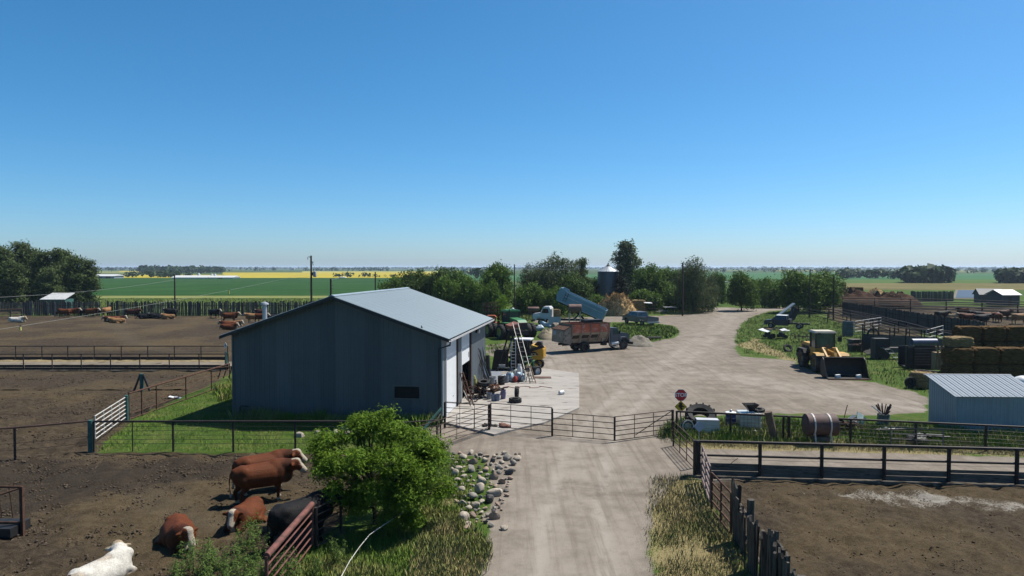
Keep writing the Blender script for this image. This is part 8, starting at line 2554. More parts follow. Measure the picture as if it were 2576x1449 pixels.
# loading chute with solid dark sides, platform, ladder
ch = at(2196, 900)
t = thing('loading_chute', 'dark steel loading chute with solid sides and pipe railings', 'chute', ch)
c2 = at(2392, 884) - ch
for k in range(5):
    a_, b_ = c2 * (k / 5), c2 * ((k + 0.97) / 5)
    h0_, h1_ = 2.1 - 0.18 * k, 2.1 - 0.18 * (k + 1)
    y_ = 1.8
    obj('side_panel', MB().add([(a_.x, a_.y, 0.3), (b_.x, b_.y, 0.3), (b_.x, b_.y, h1_), (a_.x, a_.y, h0_), (a_.x, a_.y + 0.05, 0.3), (b_.x, b_.y + 0.05, 0.3), (b_.x, b_.y + 0.05, h1_), (a_.x, a_.y + 0.05, h0_)],
                               [(0, 1, 2, 3), (4, 7, 6, 5), (0, 4, 5, 1), (2, 6, 7, 3), (1, 5, 6, 2), (0, 3, 7, 4)]), M('chute_dark', (0.022, 0.024, 0.03), 0.6, var=0.25), t)
    obj('far_panel', MB().add([(a_.x, a_.y + 2.0, 0.3), (b_.x, b_.y + 2.0, 0.3), (b_.x, b_.y + 2.0, h1_), (a_.x, a_.y + 2.0, h0_), (a_.x, a_.y + 2.05, 0.3), (b_.x, b_.y + 2.05, 0.3), (b_.x, b_.y + 2.05, h1_), (a_.x, a_.y + 2.05, h0_)],
                              [(0, 1, 2, 3), (4, 7, 6, 5), (0, 4, 5, 1), (2, 6, 7, 3), (1, 5, 6, 2), (0, 3, 7, 4)]), M('chute_dark'), t)
    for yy in (0, 2.0):
        obj('rail_post', MB().cyl((a_.x, a_.y + yy, 0), (a_.x, a_.y + yy, 3.0 - 0.18 * k), 0.05, n=6), DPIPE, t)
for yy in (0, 2.0):
    for z_ in (2.95, 2.5):
        obj('railing', MB().cyl((0, yy, z_), (c2.x, c2.y + yy, z_ - 0.9), 0.04, n=6), DPIPE, t)
obj('front_box', MB().bb(-0.3, 1.0, -1.0, -0.1, 0.0, 1.9), M('chute_dark'), t)
obj('arch', MB().tube([(0.2 + 0.55 * math.cos(a), 0.4, 2.0 + 0.75 * math.sin(a)) for a in np.linspace(0, math.pi, 9)], 0.09, 6), BLACK, t)
obj('catwalk', MB().box((2.2, -0.9, 1.05), (4.2, 0.7, 0.08)), PLANK, t)
lp2 = at(2262, 915)
ladder('short_ladder', 'short pale ladder from the grass up to the chute catwalk', (lp2.x + 0.2, lp2.y - 0.2, 0), (lp2.x - 0.8, lp2.y + 0.7, 1.35), 0.55, 4, STEEL, 0.03)
sq = at(2280, 928)
t = thing('squeeze_crate', 'dark ribbed steel crate on the grass left of the bale wall', 'crate', sq)
for k in range(7):
    obj('slat', MB().bb(0.55, 3.3, -0.03, 0.03, 0.2 + k * 0.23, 0.36 + k * 0.23), M('chute_dark'), t)
obj('front_plate', MB().bb(0, 0.55, -0.06, 0.02, 0.05, 1.85), M('chute_dark'), t)
for x in (0.0, 0.58, 3.3):
    obj('post', MB().bb(x - 0.05, x + 0.05, -0.1, 0.1, 0, 1.95), BLACK, t)
obj('back_side', MB().bb(0, 3.3, 1.2, 1.26, 0.2, 1.8), M('chute_dark'), t)
obj('crate_floor', MB().bb(0, 3.3, 0.0, 1.2, 0.1, 0.2), BLACK, t)
tag(obj('culvert_pipe', MB().lathe([(0.26, -1.1), (0.28, -1.1), (0.28, 1.1), (0.26, 1.1)], axis='X', n=16, closed=True), M('pipe_blue_grey', (0.22, 0.25, 0.34), 0.5), loc=(sq.x + 2.4, sq.y + 1.6, 2.1), rot=(0, 0, 0.05)), 'blue-grey culvert pipe lying across the top of the dark ribbed crate', 'pipe')
tag(obj('wood_rack', MB().box((0, 0, 0.9), (0.8, 0.6, 1.4)).box((-0.3, -0.35, 1.7), (0.1, 0.1, 0.9), ry=-0.3).box((0, -0.35, 1.7), (0.1, 0.1, 0.9), ry=-0.3).box((0.3, -0.35, 1.7), (0.1, 0.1, 0.9), ry=-0.3), TANWOOD, loc=(at(2372, 938).x, at(2372, 938).y + 0.6, 0)), 'tan wooden box with pale slats between the crate and the bales', 'box')
# scattered pallets and scrap right of the loader
for i, (px, py, nm, lb) in enumerate(((2150, 868, 'pallet_stack', 'stack of grey pallets behind the loader'), (2158, 884, 'scrap_bin', 'dark bin of scrap right of the loader cab'), (2195, 872, 'wheel_pair', 'pair of old wheels in the grass behind the loader'), (2200, 896, 'scrap_iron', 'dark scrap frame in the grass right of the loader'))):
    p = at(px, py)
    t = thing(nm, lb, 'scrap', p)
    if nm == 'pallet_stack':
        for k in range(4):
            obj('pallet', MB().bb(-0.6, 0.6, -0.5, 0.5, k * 0.17, k * 0.17 + 0.03).bb(-0.6, 0.6, -0.5, 0.5, k * 0.17 + 0.11, k * 0.17 + 0.14).bb(-0.6, -0.5, -0.5, 0.5, k * 0.17 + 0.031, k * 0.17 + 0.109).bb(0.5, 0.6, -0.5, 0.5, k * 0.17 + 0.031, k * 0.17 + 0.109), PLANK, t, rot=(0, 0, rs.uniform(-.2, .2)))
    elif nm == 'scrap_bin':
        for s in (-1, 1):
            obj('bin_side', MB().bb(-0.8, 0.8, s * 0.5 - 0.03, s * 0.5 + 0.03, 0, 0.7), BLACK, t)
            obj('bin_end', MB().bb(s * 0.8 - 0.03, s * 0.8 + 0.03, -0.46, 0.46, 0, 0.7), BLACK, t)
        obj('scrap_lump', lumpy(51, (0.6, 0.4, 0.3), amp=0.5), RUST, t, loc=(0, 0, 0.5))
    elif nm == 'wheel_pair':
        wheel(t, 0, 0, 0.5, 0.5, 0.25, STEEL, 0, -1)
        wheel(t, 1.05, -0.2, 0.5, 0.5, 0.25, STEEL, 0, -1)
        obj('axle', MB().cyl((0, 0.3, 0.5), (1.05, 0.1, 0.5), 0.06), BLACK, t)
    else:
        for k in range(5):
            obj('frame_bar', MB().cyl((-0.8, k * 0.25, 0.2 + 0.08 * k), (0.9, k * 0.25 - 0.1, 0.3 + 0.05 * k), 0.05, n=5), BLACK, t)
        obj('coil', MB().lathe([(0.3, -0.06), (0.36, -0.06), (0.36, 0.06), (0.3, 0.06)], (0.1, -0.5, 0.2), 'Z', 16, True), STEEL, t)
# red and white quad in front of the manure pile
qd = at(2198, 764)
t = thing('red_quad', 'tiny red and white machine parked before the manure pile', 'machine', qd)
obj('body', MB().ext([(-0.9, 0.5), (0.6, 0.5), (0.7, 0.85), (0.1, 0.95), (-0.2, 1.15), (-0.9, 1.0)], -0.35, 0.35), M('quad_red', (0.35, 0.03, 0.03), 0.5), t)
obj('rear_part', MB().ext([(0.75, 0.6), (1.5, 0.6), (1.3, 1.3), (0.9, 1.4)], -0.3, 0.3), WHITE, t)
obj('seat', MB().box((0.35, 0, 1.2), (0.25, 0.4, 0.5)), M('quad_red'), t)
for x in (-0.6, 0.9):
    for s in (-1, 1):
        wheel(t, x, s * 0.42, 0.32, 0.32, 0.22, BLACK, 0, s)

# ------------------------------------------------------------------ junk row along the rail fence
rt = at(1754, 1072)
loose_tyre('huge tractor tyre leaning behind the rail fence under the signs', 1762, 1078, 0.78, 0.62, RUBBER, z=0, rx=0.55, ry=-0.12, lug=14, lift=0.62)
wp_ = at(1730, 1088)
t = thing('white_wheel', 'old wheel with a white-walled rim leaning at the left of the junk row', 'wheel', (wp_.x, wp_.y + 0.1, 0), 0.15)
wheel(t, 0, 0, 0.33, 0.33, 0.2, M('rim_whitewash', (0.5, 0.49, 0.46), 0.7), 0, -1)
obj('tyre_ring', MB().lathe([(0.26, -0.11), (0.31, -0.115), (0.31, -0.10), (0.26, -0.095)], (0, 0, 0.33), 'Y', 24, True), WHITE, t)
fp_ = at(1782, 1090)
t = thing('chest_freezer', 'white chest lying on its side in the junk row behind the pale diamond sign', 'freezer', (fp_.x, fp_.y + 0.25, 0), -0.12)
obj('case', MB().box((0, 0, 0.36), (1.1, 0.6, 0.66)), M('enamel_white', (0.58, 0.60, 0.64), 0.4, var=0.06, scale=2), t)
obj('chest_lid', MB().box((0, -0.335, 0.37), (1.12, 0.06, 0.69)), M('enamel_white'), t)
obj('chest_foot', MB().box((0.58, 0, 0.2), (0.06, 0.5, 0.3)), BLACK, t)
drum('blue_drum', 'blue steel drum with a white lid behind the rail fence', 1838, 1077, 0.27, 0.8, M('drum_blue', (0.025, 0.045, 0.17), 0.5, var=0.2, scale=4, col2=(0.12, 0.14, 0.2), lo=0.6, hi=0.75), WHITE, 0)
tag(obj('lid_knob', MB().ell((0, 0, 0.05), 0.07), STEEL, loc=(at(1838, 1077).x, at(1838, 1077).y, 0.88)), 'small grey jar on the blue drum lid', 'jar')
tag(obj('white_ball', MB().ell((0, 0, 0.09), 0.09, 14, 10), WHITE, loc=at(1899, 1090), smooth=True), 'small white ball left of the caged tank', 'ball')
ib = at(1892, 1086)
t = thing('caged_tank', 'white plastic tank in a steel cage in the junk row', 'tank', (ib.x, ib.y + 0.55, 0), -0.06)
obj('bottle', MB().box((0, 0, 0.52), (1.05, 0.95, 0.8)), M('plastic_white', (0.55, 0.58, 0.58), 0.4, var=0.08), t)
cg = MB()
for z_ in (0.2, 0.45, 0.7, 0.93):
    for s in (-1, 1):
        obj('cage_bar', MB().cyl((-0.56, s * 0.51, z_), (0.56, s * 0.51, z_), 0.013, n=5), STEEL, t)
for x_ in np.linspace(-0.56, 0.56, 7):
    obj('cage_bar', MB().cyl((x_, -0.51, 0.1), (x_, -0.51, 0.95), 0.013, n=5), STEEL, t)
obj('tank_pallet', MB().bb(-0.58, 0.58, -0.5, 0.5, 0, 0.1), BLACK, t)
fz = 0.93
t2 = thing('black_funnel', 'black square funnel hopper standing on the caged tank', 'funnel', (ib.x + 0.08, ib.y + 0.5, fz), 0.1)
obj('funnel', MB().add([(-0.36, -0.3, 0.42), (0.36, -0.3, 0.42), (0.36, 0.3, 0.42), (-0.36, 0.3, 0.42), (-0.06, -0.06, 0.02), (0.06, -0.06, 0.02), (0.06, 0.06, 0.02), (-0.06, 0.06, 0.02)], [(0, 1, 5, 4), (1, 2, 6, 5), (2, 3, 7, 6), (3, 0, 4, 7), (4, 5, 6, 7)]), BLACK, t2)
for s in (-1, 1):
    obj('leg', MB().cyl((s * 0.25, -0.2, 0.22), (s * 0.32, -0.28, 0), 0.015, n=5), STEEL, t2)
lt = loose_tyre('small black tyre lying on the right side of the caged tank', 1918, 1086, 0.3, 0.16, RUBBER, z=0, rx=0.12, lift=1.02)
lt.location.y = ib.y + 0.55
# round-nosed rusty tank with straps
ht = at(2063, 1116)
t = thing('strapped_tank', 'big rusty brown tank with two pale straps standing at the rail fence', 'tank', (ht.x, ht.y, 0), -0.04)
zh, rh_ = 0.92, 0.52
obj('tank', MB().lathe([(0.02, -0.74), (0.46, -0.73), (rh_, -0.7), (rh_, 0.7), (0.46, 0.73), (0.02, 0.74)], (0, 0, zh), 'X', 26), M('tank_brown', (0.105, 0.058, 0.052), 0.75, var=0.2, scale=2.2, col2=(0.06, 0.036, 0.032)), t, smooth=True)
for x in (-0.42, 0.33):
    obj('strap', MB().lathe([(rh_ + 0.005, -0.035), (rh_ + 0.02, -0.035), (rh_ + 0.02, 0.035), (rh_ + 0.005, 0.035)], (x, 0, zh), 'X', 26, True), WHITEPIPE, t)
    obj('leg', MB().cyl((x, -0.4, 0.75), (x + 0.05, -0.5, 0), 0.035, n=6), WHITEPIPE, t)
    obj('leg', MB().cyl((x, 0.4, 0.75), (x, 0.5, 0), 0.035, n=6), DPIPE, t)
obj('skid', MB().bb(-0.4, 0.35, -0.3, 0.3, 0.18, 0.38), M('skid_grey', (0.16, 0.13, 0.115), 0.8, var=0.3), t)
sj = at(2120, 1092)
t = thing('iron_scrap', 'tangle of rusty iron with an upright rod right of the strapped tank', 'scrap', sj)
for k in range(16):
    c = (rs.uniform(-0.3, 0.9), rs.uniform(-.2, .3), rs.uniform(0.2, 0.85))
    a = rs.uniform(-0.5, 0.5)
    L = rs.uniform(.25, .9)
    obj('iron_bar', MB().cyl((c[0] - L / 2, c[1], c[2] - a * L / 2), (c[0] + L / 2, c[1], c[2] + a * L / 2), rs.uniform(.02, .05), n=5), rs.choice((RUST, BLACK, RUST)), t)
obj('rod', MB().cyl((0.0, 0, 0.6), (0.22, 0, 1.5), 0.02), RUST, t)
for k in range(5):
    obj('iron_lump', lumpy(60 + k, (0.2, 0.15, 0.13), amp=0.5), rs.choice((RUST, BLACK)), t, loc=(rs.uniform(-.2, .6), 0, rs.uniform(.3, .75)))
tp2 = at(2168, 1082)
for i, (dx_, m, lb) in enumerate(((0.0, M('scrap_pale_teal', (0.36, 0.46, 0.46), 0.5), 'pale teal bent sheet behind the rail fence post'), (-0.35, WHITE, 'white bent sheet hanging left of the teal sheet'))):
    tag(obj('bent_sheet', MB().box((0, 0, 0.5), (0.42, 0.04, 0.42), rz=0.2, rx=-0.5, ry=0.5 * (1 - 2 * i)).box((0.16, -0.05, 0.3), (0.14, 0.03, 0.4), ry=0.5), m, loc=(tp2.x + dx_, tp2.y + 0.2, 0.15 - 0.15 * i)), lb, 'sheet')
sd_ = at(2222, 1078)
t = drum('scrap_drum', 'dark teal drum stuffed with scrap iron and a white stick', 2222, 1078, 0.3, 0.78, M('drum_teal', (0.05, 0.07, 0.08), 0.6, var=0.3, scale=4, col2=(0.25, 0.3, 0.3)), None, 0)
for k in range(12):
    a = rs.uniform(0, 6.28)
    obj('scrap_iron', MB().cyl((0.1 * math.cos(a), 0.1 * math.sin(a), 0.7), (0.42 * math.cos(a), 0.3 * math.sin(a), 0.95 + rs.uniform(0, .35)), rs.uniform(.015, .045), n=5), RUST if k % 2 else BLACK, t)
t.rotation_euler = (0, 0, 0)
obj('white_stick', MB().cyl((-0.1, 0, 0.8), (-0.6, 0.1, 1.2), 0.04, n=6), WHITE, t)
tag(obj('pale_tarp', lumpy(71, (0.55, 0.35, 0.14), amp=0.5), M('tarp_pale', (0.4, 0.45, 0.47), 0.5, var=0.2), loc=(at(2226, 1086).x, at(2226, 1086).y - 0.1, 0.12), smooth=True), 'pale tarp at the foot of the scrap drum', 'tarp')
gp_ = at(2232, 1128)
gate('spare_gate', 'spare pipe gate panel leaning on the rail fence in the weeds', at(2240, 1124), at(2372, 1131), 0.12, 0.92, 4, 1, 0.022, M('pipe_greyed', (0.17, 0.155, 0.14), 0.7, var=0.3, scale=3))
hk = at(2200, 1118)
t = thing('harrow_hoops', 'dark curved harrow hoops lying in the weeds left of the spare gate', 'implement', hk)
for k in range(6):
    obj('hoop', MB().tube([(k * 0.28 + 0.3 * math.cos(a), 0.1 * k, 0.75 * math.sin(a)) for a in np.linspace(0.1, 2.6, 9)], 0.02, 5), BLACK, t)
obj('hoop_beam', MB().cyl((0, 0.0, 0.72), (2.2, 0.3, 0.68), 0.03), BLACK, t)
mc = at(2330, 1122)
t = thing('old_mower', 'dark old mower lying in the weeds behind the spare gate', 'implement', mc)
for k in range(6):
    obj('frame_bar', MB().cyl((rs.uniform(-1, 0), rs.uniform(0, .6), rs.uniform(.15, .6)), (rs.uniform(0, 1.2), rs.uniform(0, .6), rs.uniform(.15, .7)), 0.04, n=5), BLACK, t)
obj('deck', lumpy(81, (0.5, 0.35, 0.2), amp=0.3), BLACK, t, loc=(-0.4, 0.2, 0.25))
# odds and ends on the left
wa = at(357, 984)
t = thing('pen_scratcher', 'green post with black rubber flaps in the middle left pen', 'post', wa)
obj('post', MB().cyl((0, 0, 0), (0, 0, 1.2), 0.14, 0.12), TEAL, t)
for s in (-1, 1):
    obj('flap', MB().cyl((s * 0.08, 0, 1.18), (s * 0.55, 0, 0), 0.07, n=6), BLACK, t)
for i, (px, py, m, lb) in enumerate(((433, 1001, WHITE, 'scrap of white paper lying in the middle left pen'), (447, 1002, GALV, 'grey scrap by the rusty fence rail'))):
    tag(obj('litter', MB().box((0, 0, 0.05), (0.42, 0.2, 0.05), rx=0.2, ry=0.2), m, loc=at(px, py)), lb, 'litter')
cr_ = at(548, 958)
t = thing('curved_rack', 'row of curved dark bars by the shop corner at the rusty fence', 'rack', cr_)
for k in range(5):
    obj('curved_bar', MB().tube([(k * 0.28 + 0.22 * math.sin(a), 0.3 * k, 0.15 + 0.85 * a / 1.6) for a in np.linspace(0, 1.6, 7)], 0.045, 6), BLACK, t)
obj('rack_beam', MB().cyl((-0.1, 0, 0.95), (1.5, 1.4, 1.0), 0.04), RUST, t)
gd = at(1082, 1082)
tag(obj('green_brace', MB().cyl((0, 0, 0.1), (0.85, 0.7, 1.05), 0.08, n=8), TEAL, loc=(gd.x - 0.3, gd.y - 0.2, 0)), 'teal diagonal brace pipe at the near shop corner', 'pipe')
ro = [at(880, 1449), at(905, 1418), at(930, 1392), at(965, 1372), at(1005, 1350), at(1040, 1330)]
ROPE = M('rope_white', (0.62, 0.60, 0.55), 0.8)
tag(obj('white_rope', MB().tube([Vector((p.x, p.y, 0.35 + 0.07 * i)) for i, p in enumerate([at(850, 1500)] + ro)], 0.010, 6), ROPE), 'white rope line strung over the grass below the maple bush', 'rope')

# ------------------------------------------------------------------ stones
STONEM = [M('stone_pale', (0.44, 0.38, 0.31), 0.9, var=0.22, scale=5, bmp=0.02, spec=0.15), M('stone_grey', (0.30, 0.275, 0.24), 0.9, var=0.25, scale=5, bmp=0.02, spec=0.15),
          M('stone_pink', (0.38, 0.28, 0.22), 0.9, var=0.22, scale=5, bmp=0.02, spec=0.15), M('stone_dark', (0.13, 0.12, 0.115), 0.9, var=0.3, scale=5, bmp=0.02, spec=0.15)]
SM = []
for s in range(9):
    r = np.random.default_rng(100 + s)
    mb = MB().ell((0, 0, 0), (0.5, 0.36 + 0.12 * r.random(), 0.3 + 0.1 * r.random()), 12, 8)
    v = mb.v[0]
    for k in range(11):          # knock flat facets off
        n_ = r.normal(size=3)
        n_ /= np.linalg.norm(n_)
        d_ = v @ n_
        cut = d_.max() * r.uniform(0.5, 0.85)
        v = v - np.outer(np.clip(d_ - cut, 0, None) * 0.85, n_)
    mb.v[0] = v
    me = mb.mesh('boulder', True)
    me.materials.append(STONEM[s % 4])
    SM.append(me)
rs = random.Random(9)
big = [(1175, 1322, 30, 0), (1167, 1311, 36, 0), (1173, 1335, 30, 2), (1205, 1238, 34, 0), (1210, 1218, 36, 0), (1243, 1245, 46, 0), (1187, 1255, 30, 1), (1152, 1212, 22, 0), (1142, 1196, 26, 0), (1185, 1186, 28, 1), (1190, 1167, 30, 2),
       (1277, 1157, 26, 1), (1300, 1158, 30, 0), (1282, 1193, 30, 3), (1165, 1152, 24, 0), (1157, 1142, 18, 2), (1223, 1185, 26, 2), (1256, 1180, 24, 1), (1244, 1205, 30, 2), (1232, 1262, 34, 3), (1245, 1305, 34, 2), (1268, 1333, 26, 0),
       (1236, 1325, 22, 1), (1242, 1290, 22, 3), (1180, 1282, 26, 0), (1196, 1275, 24, 0), (1188, 1300, 24, 2), (1210, 1265, 22, 0), (1162, 1270, 26, 1), (1160, 1240, 26, 0), (1225, 1150, 20, 2), (1240, 1162, 20, 3), (1262, 1166, 18, 0), (1290, 1170, 20, 1)]
pts = list(big)
tries = 0
while len(pts) < 125 and tries < 4000:
    tries += 1
    y = rs.uniform(1142, 1318)
    k = (y - 1142) / 180
    x0_, x1_ = 1150 - 28 * (1 - abs(k - 0.3)) + 20 * k, 1312 - 60 * k
    x = rs.uniform(x0_, x1_)
    s = rs.uniform(9, 22)
    if all((x - p[0]) ** 2 + ((y - p[1]) * 1.5) ** 2 > ((s + p[2]) * 0.42) ** 2 for p in pts):
        pts.append((x, y, s, rs.randint(0, 3)))
spec = {5: 'long pale slab boulder in the middle of the rock pile by the drive', 1: 'large pale boulder near the bottom end of the rock pile', 2: 'lowest pinkish boulder of the rock pile', 19: 'dark square boulder near the bottom of the rock pile', 13: 'dark boulder at the drive edge of the rock pile', 21: 'pale boulder lying alone nearest the drive below the rock pile', 12: 'pale boulder at the upper right end of the rock pile', 14: 'pale boulder at the upper left end of the rock pile'}
for i, (px, py, s, c) in enumerate(pts):
    p = at(px, py)
    w = s / FOC * p.y * 1.08
    me = rs.choice([m for j, m in enumerate(SM) if j % 4 == c])
    zs = rs.choice((0.72, 0.95, 1.2))
    o = obj('boulder', me, None, loc=(p.x, p.y, w * 0.2 * zs), rot=(rs.uniform(-.3, .3), rs.uniform(-.3, .3), rs.uniform(0, 6.28)), scale=(w, w * rs.uniform(0.85, 1.1), w * zs))
    tag(o, spec.get(i, f'{"big" if s > 27 else ("medium" if s > 16 else "small")} {"flat" if zs < 0.8 else ("rounded" if zs < 1 else "upright")} {["pale", "grey", "pinkish", "dark grey"][c]} boulder in the {["top", "upper", "middle", "lower", "bottom"][min(4, int((py - 1140) / 40))]} {"left" if px < 1185 - (py - 1142) * 0.05 else ("right" if px > 1232 - (py - 1142) * 0.1 else "centre")} of the rock pile by the drive'), 'boulder', 'boulders of the rock pile beside the drive')
for i, (px, py, s) in enumerate(((756, 1091, 26), (800, 1081, 20), (845, 1084, 26), (868, 1072, 22), (870, 1084, 20))):
    p = at(px, py + 8)
    w = s / FOC * p.y
    tag(obj('boulder', SM[(i * 4) % 8], None, loc=(p.x, p.y, w * 0.15), rot=(0, 0, i), scale=(w * 1.3, w * 0.9, w)), ['white stone at the left of the loose stones on the lawn', 'second white stone on the lawn behind the fence', 'white stone on the lawn left of the maple top', 'white slab stone highest on the lawn by the shop', 'white stone just above the maple bush on the lawn'][i], 'stone')

# ------------------------------------------------------------------ grass and weeds
def grass_mat(name, a, b, c, cf=0.7):
    m, nt, bs = newmat(name)
    geo = _n(nt, 'ShaderNodeNewGeometry')
    col = mixc(nt, geo.outputs['Random Per Island'], a, b)
    n1 = noise_(nt, geo.outputs['Position'], 0.6, 3)
    col = mixc(nt, mathn(nt, 'MULTIPLY', ramp(nt, n1, 0.42, 0.62), cf), col, c)
    nt.links.new(col, bs.inputs['Base Color'])
    bs.inputs['Roughness'].default_value = 0.8
    bs.inputs['Specular IOR Level'].default_value = 0.05
    va = _n(nt, 'ShaderNodeVectorMath', operation='MULTIPLY_ADD')      # a sward shades as a soft surface
    va.inputs[1].default_value = (0.45, 0.45, 0.45)
    va.inputs[2].default_value = (0, 0, 0.6)
    nt.links.new(geo.outputs['Normal'], va.inputs[0])
    vn = _n(nt, 'ShaderNodeVectorMath', operation='NORMALIZE')
    nt.links.new(va.outputs[0], vn.inputs[0])
    nt.links.new(vn.outputs[0], bs.inputs['Normal'])
    return m


GGREEN = grass_mat('grass_green', (0.075, 0.165, 0.018), (0.17, 0.27, 0.04), (0.25, 0.26, 0.075))
GTALL = grass_mat('grass_tall', (0.085, 0.18, 0.022), (0.22, 0.29, 0.05), (0.36, 0.31, 0.13), 0.6)
GDRY = grass_mat('grass_dry', (0.24, 0.21, 0.08), (0.50, 0.41, 0.20), (0.13, 0.20, 0.04), 0.6)
GISL = grass_mat('grass_island', (0.085, 0.155, 0.022), (0.19, 0.24, 0.045), (0.28, 0.245, 0.09), 0.8)


def grass(name, label, polys, n, h, w, m, seed, avoid=(), fade=0.6, lean=0.5, patch=0.5):
    r = np.random.default_rng(seed)
    out = []
    area = []
    for p in polys:
        P = np.array(p)
        x, y = P[:, 0], P[:, 1]
        area.append(abs(np.dot(x, np.roll(y, 1)) - np.dot(y, np.roll(x, 1))) / 2)
    for p, ar in zip(polys, area):
        P = np.array(p)
        lo, hi = P.min(0), P.max(0)
        k = int(n * ar / sum(area))
        bbA = (hi - lo).prod()
        Q = r.uniform(lo, hi, (int(k * bbA / ar * 1.05), 2))
        d = sdist(Q, p) + (r.random(len(Q)) - 0.5) * fade
        ok = d > 0
        ok &= vnoise(Q, 0.9, seed + 3) > (r.random(len(Q)) * patch * 1.2)
        for a in avoid:
            ok &= sdist(Q, a) < 0
        out.append(Q[ok])
    Q = np.vstack(out)
    k = len(Q)
    hh = h * r.uniform(0.45, 1.25, k) * (0.65 + 0.7 * vnoise(Q, 1.4, seed + 5))
    a = r.uniform(0, 2 * math.pi, k)
    u = np.column_stack((np.cos(a), np.sin(a)))
    b = r.uniform(0, 2 * math.pi, k)
    ld = np.column_stack((np.cos(b), np.sin(b))) * (hh * lean * r.uniform(0.2, 1, k))[:, None]
    ww = (w * r.uniform(0.6, 1.3, k))[:, None]
    z = np.zeros(k)
    V = np.stack((np.column_stack((Q - u * ww / 2, z - 0.03)), np.column_stack((Q + u * ww / 2, z - 0.03)),
                  np.column_stack((Q + ld * 0.4 + u * ww * 0.35, hh * 0.6)), np.column_stack((Q + ld, hh)), ), 1).reshape(-1, 3)
    me = fast_mesh(name, V, quads=np.arange(4 * k).reshape(k, 4))
    me.materials.append(m)
    return tag(obj(name, me, None), label, 'grass', kind='stuff')


SHOPF = [tuple((L_ + Vector((math.cos(SANG) * a - math.sin(SANG) * b, math.sin(SANG) * a + math.cos(SANG) * b, 0))).xy) for a, b in ((-0.05, -0.05), (SHW + 0.1, -0.05), (SHW + 0.1, SHL), (-0.05, SHL))]
LAWN = wp([(240, 1136), (325, 1058), (470, 1007), (586, 962), (588, 1046), (1112, 1064), (1100, 1085), (1040, 1112), (910, 1136)])
grass('lawn_grass', 'green lawn grass between the shop wall and the dark fence', [LAWN], 20000, 0.11, 0.022, GGREEN, 1, [SHOPF], patch=0.7)
grass('wall_weeds', 'tall weeds along the foot of the shop gable wall', [wp([(588, 1049), (1108, 1067), (1108, 1074), (588, 1056)]), wp([(545, 985), (586, 968), (586, 1000), (560, 1010)])], 5200, 0.5, 0.022, GTALL, 2, [SHOPF])
grass('verge_grass', 'dry yellow verge grass between the drive and the board fence', [wp([(1645, 1205), (1745, 1197), (1800, 1275), (1845, 1350), (1905, 1449), (1945, 1600), (1690, 1600), (1655, 1449), (1640, 1330)])], 15000, 0.15, 0.016, GDRY, 3)
grass('verge_grass', 'green and dry grass left of the drive below the rock pile', [wp([(1010, 1340), (1140, 1150), (1172, 1200), (1160, 1320), (1230, 1385), (1195, 1449), (1165, 1600), (600, 1600), (720, 1440), (820, 1375), (900, 1340)])], 30000, 0.18, 0.016, GTALL, 4)
grass('verge_grass', 'dry grass tufts beside the drive edge at the bottom', [wp([(1060, 1330), (1150, 1290), (1240, 1390), (1190, 1449), (1165, 1600), (1000, 1600)])], 16000, 0.22, 0.014, GDRY, 5)
grass('strip_grass', 'tall green weeds along the junk row and rail fence', [wp([(1650, 1100), (1690, 1066), (1760, 1060), (1990, 1064), (2340, 1075), (2640, 1100), (2700, 1140), (2576, 1137), (2200, 1122), (1900, 1118), (1720, 1112), (1660, 1112)])], 24000, 0.34, 0.02, GTALL, 6, patch=0.4)
grass('strip_grass', 'short dry grass along the lane below the rail fence', [wp([(1690, 1108), (2100, 1118), (2700, 1136), (2700, 1150), (2100, 1134), (1700, 1124)])], 9000, 0.13, 0.018, GDRY, 7)
ISL = wp([(1850, 865), (1854, 832), (1882, 803), (1930, 787), (2000, 780), (2080, 800), (2180, 845), (2290, 880), (2300, 950), (2345, 990), (2300, 985), (2190, 958), (2080, 950), (1990, 903), (1875, 893)])
grass('island_grass', 'green grass island round the loader and the navy truck', [ISL], 22000, 0.22, 0.05, GISL, 8)
grass('patch_grass', 'green grass patch between the feed truck and the silver pickup', [wp([(1545, 815), (1640, 816), (1692, 824), (1708, 836), (1685, 850), (1600, 862), (1540, 850)])], 9000, 0.3, 0.06, GGREEN, 9)
grass('patch_grass', 'green grass behind the shop by the green tractor', [wp([(1228, 868), (1300, 862), (1345, 872), (1340, 890), (1235, 893)])], 2600, 0.2, 0.04, GGREEN, 10)
grass('back_grass', 'rough grass in front of the trees at the back of the yard', [wp([(1270, 790), (1340, 783), (1500, 790), (1640, 785), (1790, 765), (1760, 790), (1640, 792), (1500, 796), (1345, 806), (1280, 830)]), wp([(1800, 752), (1900, 760), (1960, 764), (1880, 772), (1840, 767)])], 14000, 0.4, 0.08, GISL, 11)
grass('field_margin_grass', 'pale grass margin behind the left windbreak', [wp([(180, 752), (900, 752), (860, 790), (230, 790)])], 9000, 0.4, 0.14, GISL, 12)


def weed_mesh(seed, h, ns):
    r = np.random.default_rng(seed)
    st = MB()
    C, N = [], []
    for k in range(ns):
        a = r.uniform(0, 6.28)
        b = np.array((r.normal() * 0.1, r.normal() * 0.1, 0))
        tp = b + (math.cos(a) * 0.22 * h, math.sin(a) * 0.22 * h, h * r.uniform(0.6, 1.05))
        md = (b + tp) / 2 + (0, 0, 0.05)
        st.tube([b, md, tp], [0.007, 0.005, 0.003], 4)
        for q in np.linspace(0.15, 1, 16):
            p = b + (tp - b) * q
            for _ in range(3):
                d = r.normal(size=3)
                C.append(p + d * (0.05, 0.05, 0.03))
                N.append(d * 0.4 + (0, 0, 0.8))
    V, Q = leaves(np.array(C), np.array(N), 0.045, 0.24, r)
    me = fast_mesh('foliage', V, quads=Q)
    return me, st.mesh('stems')


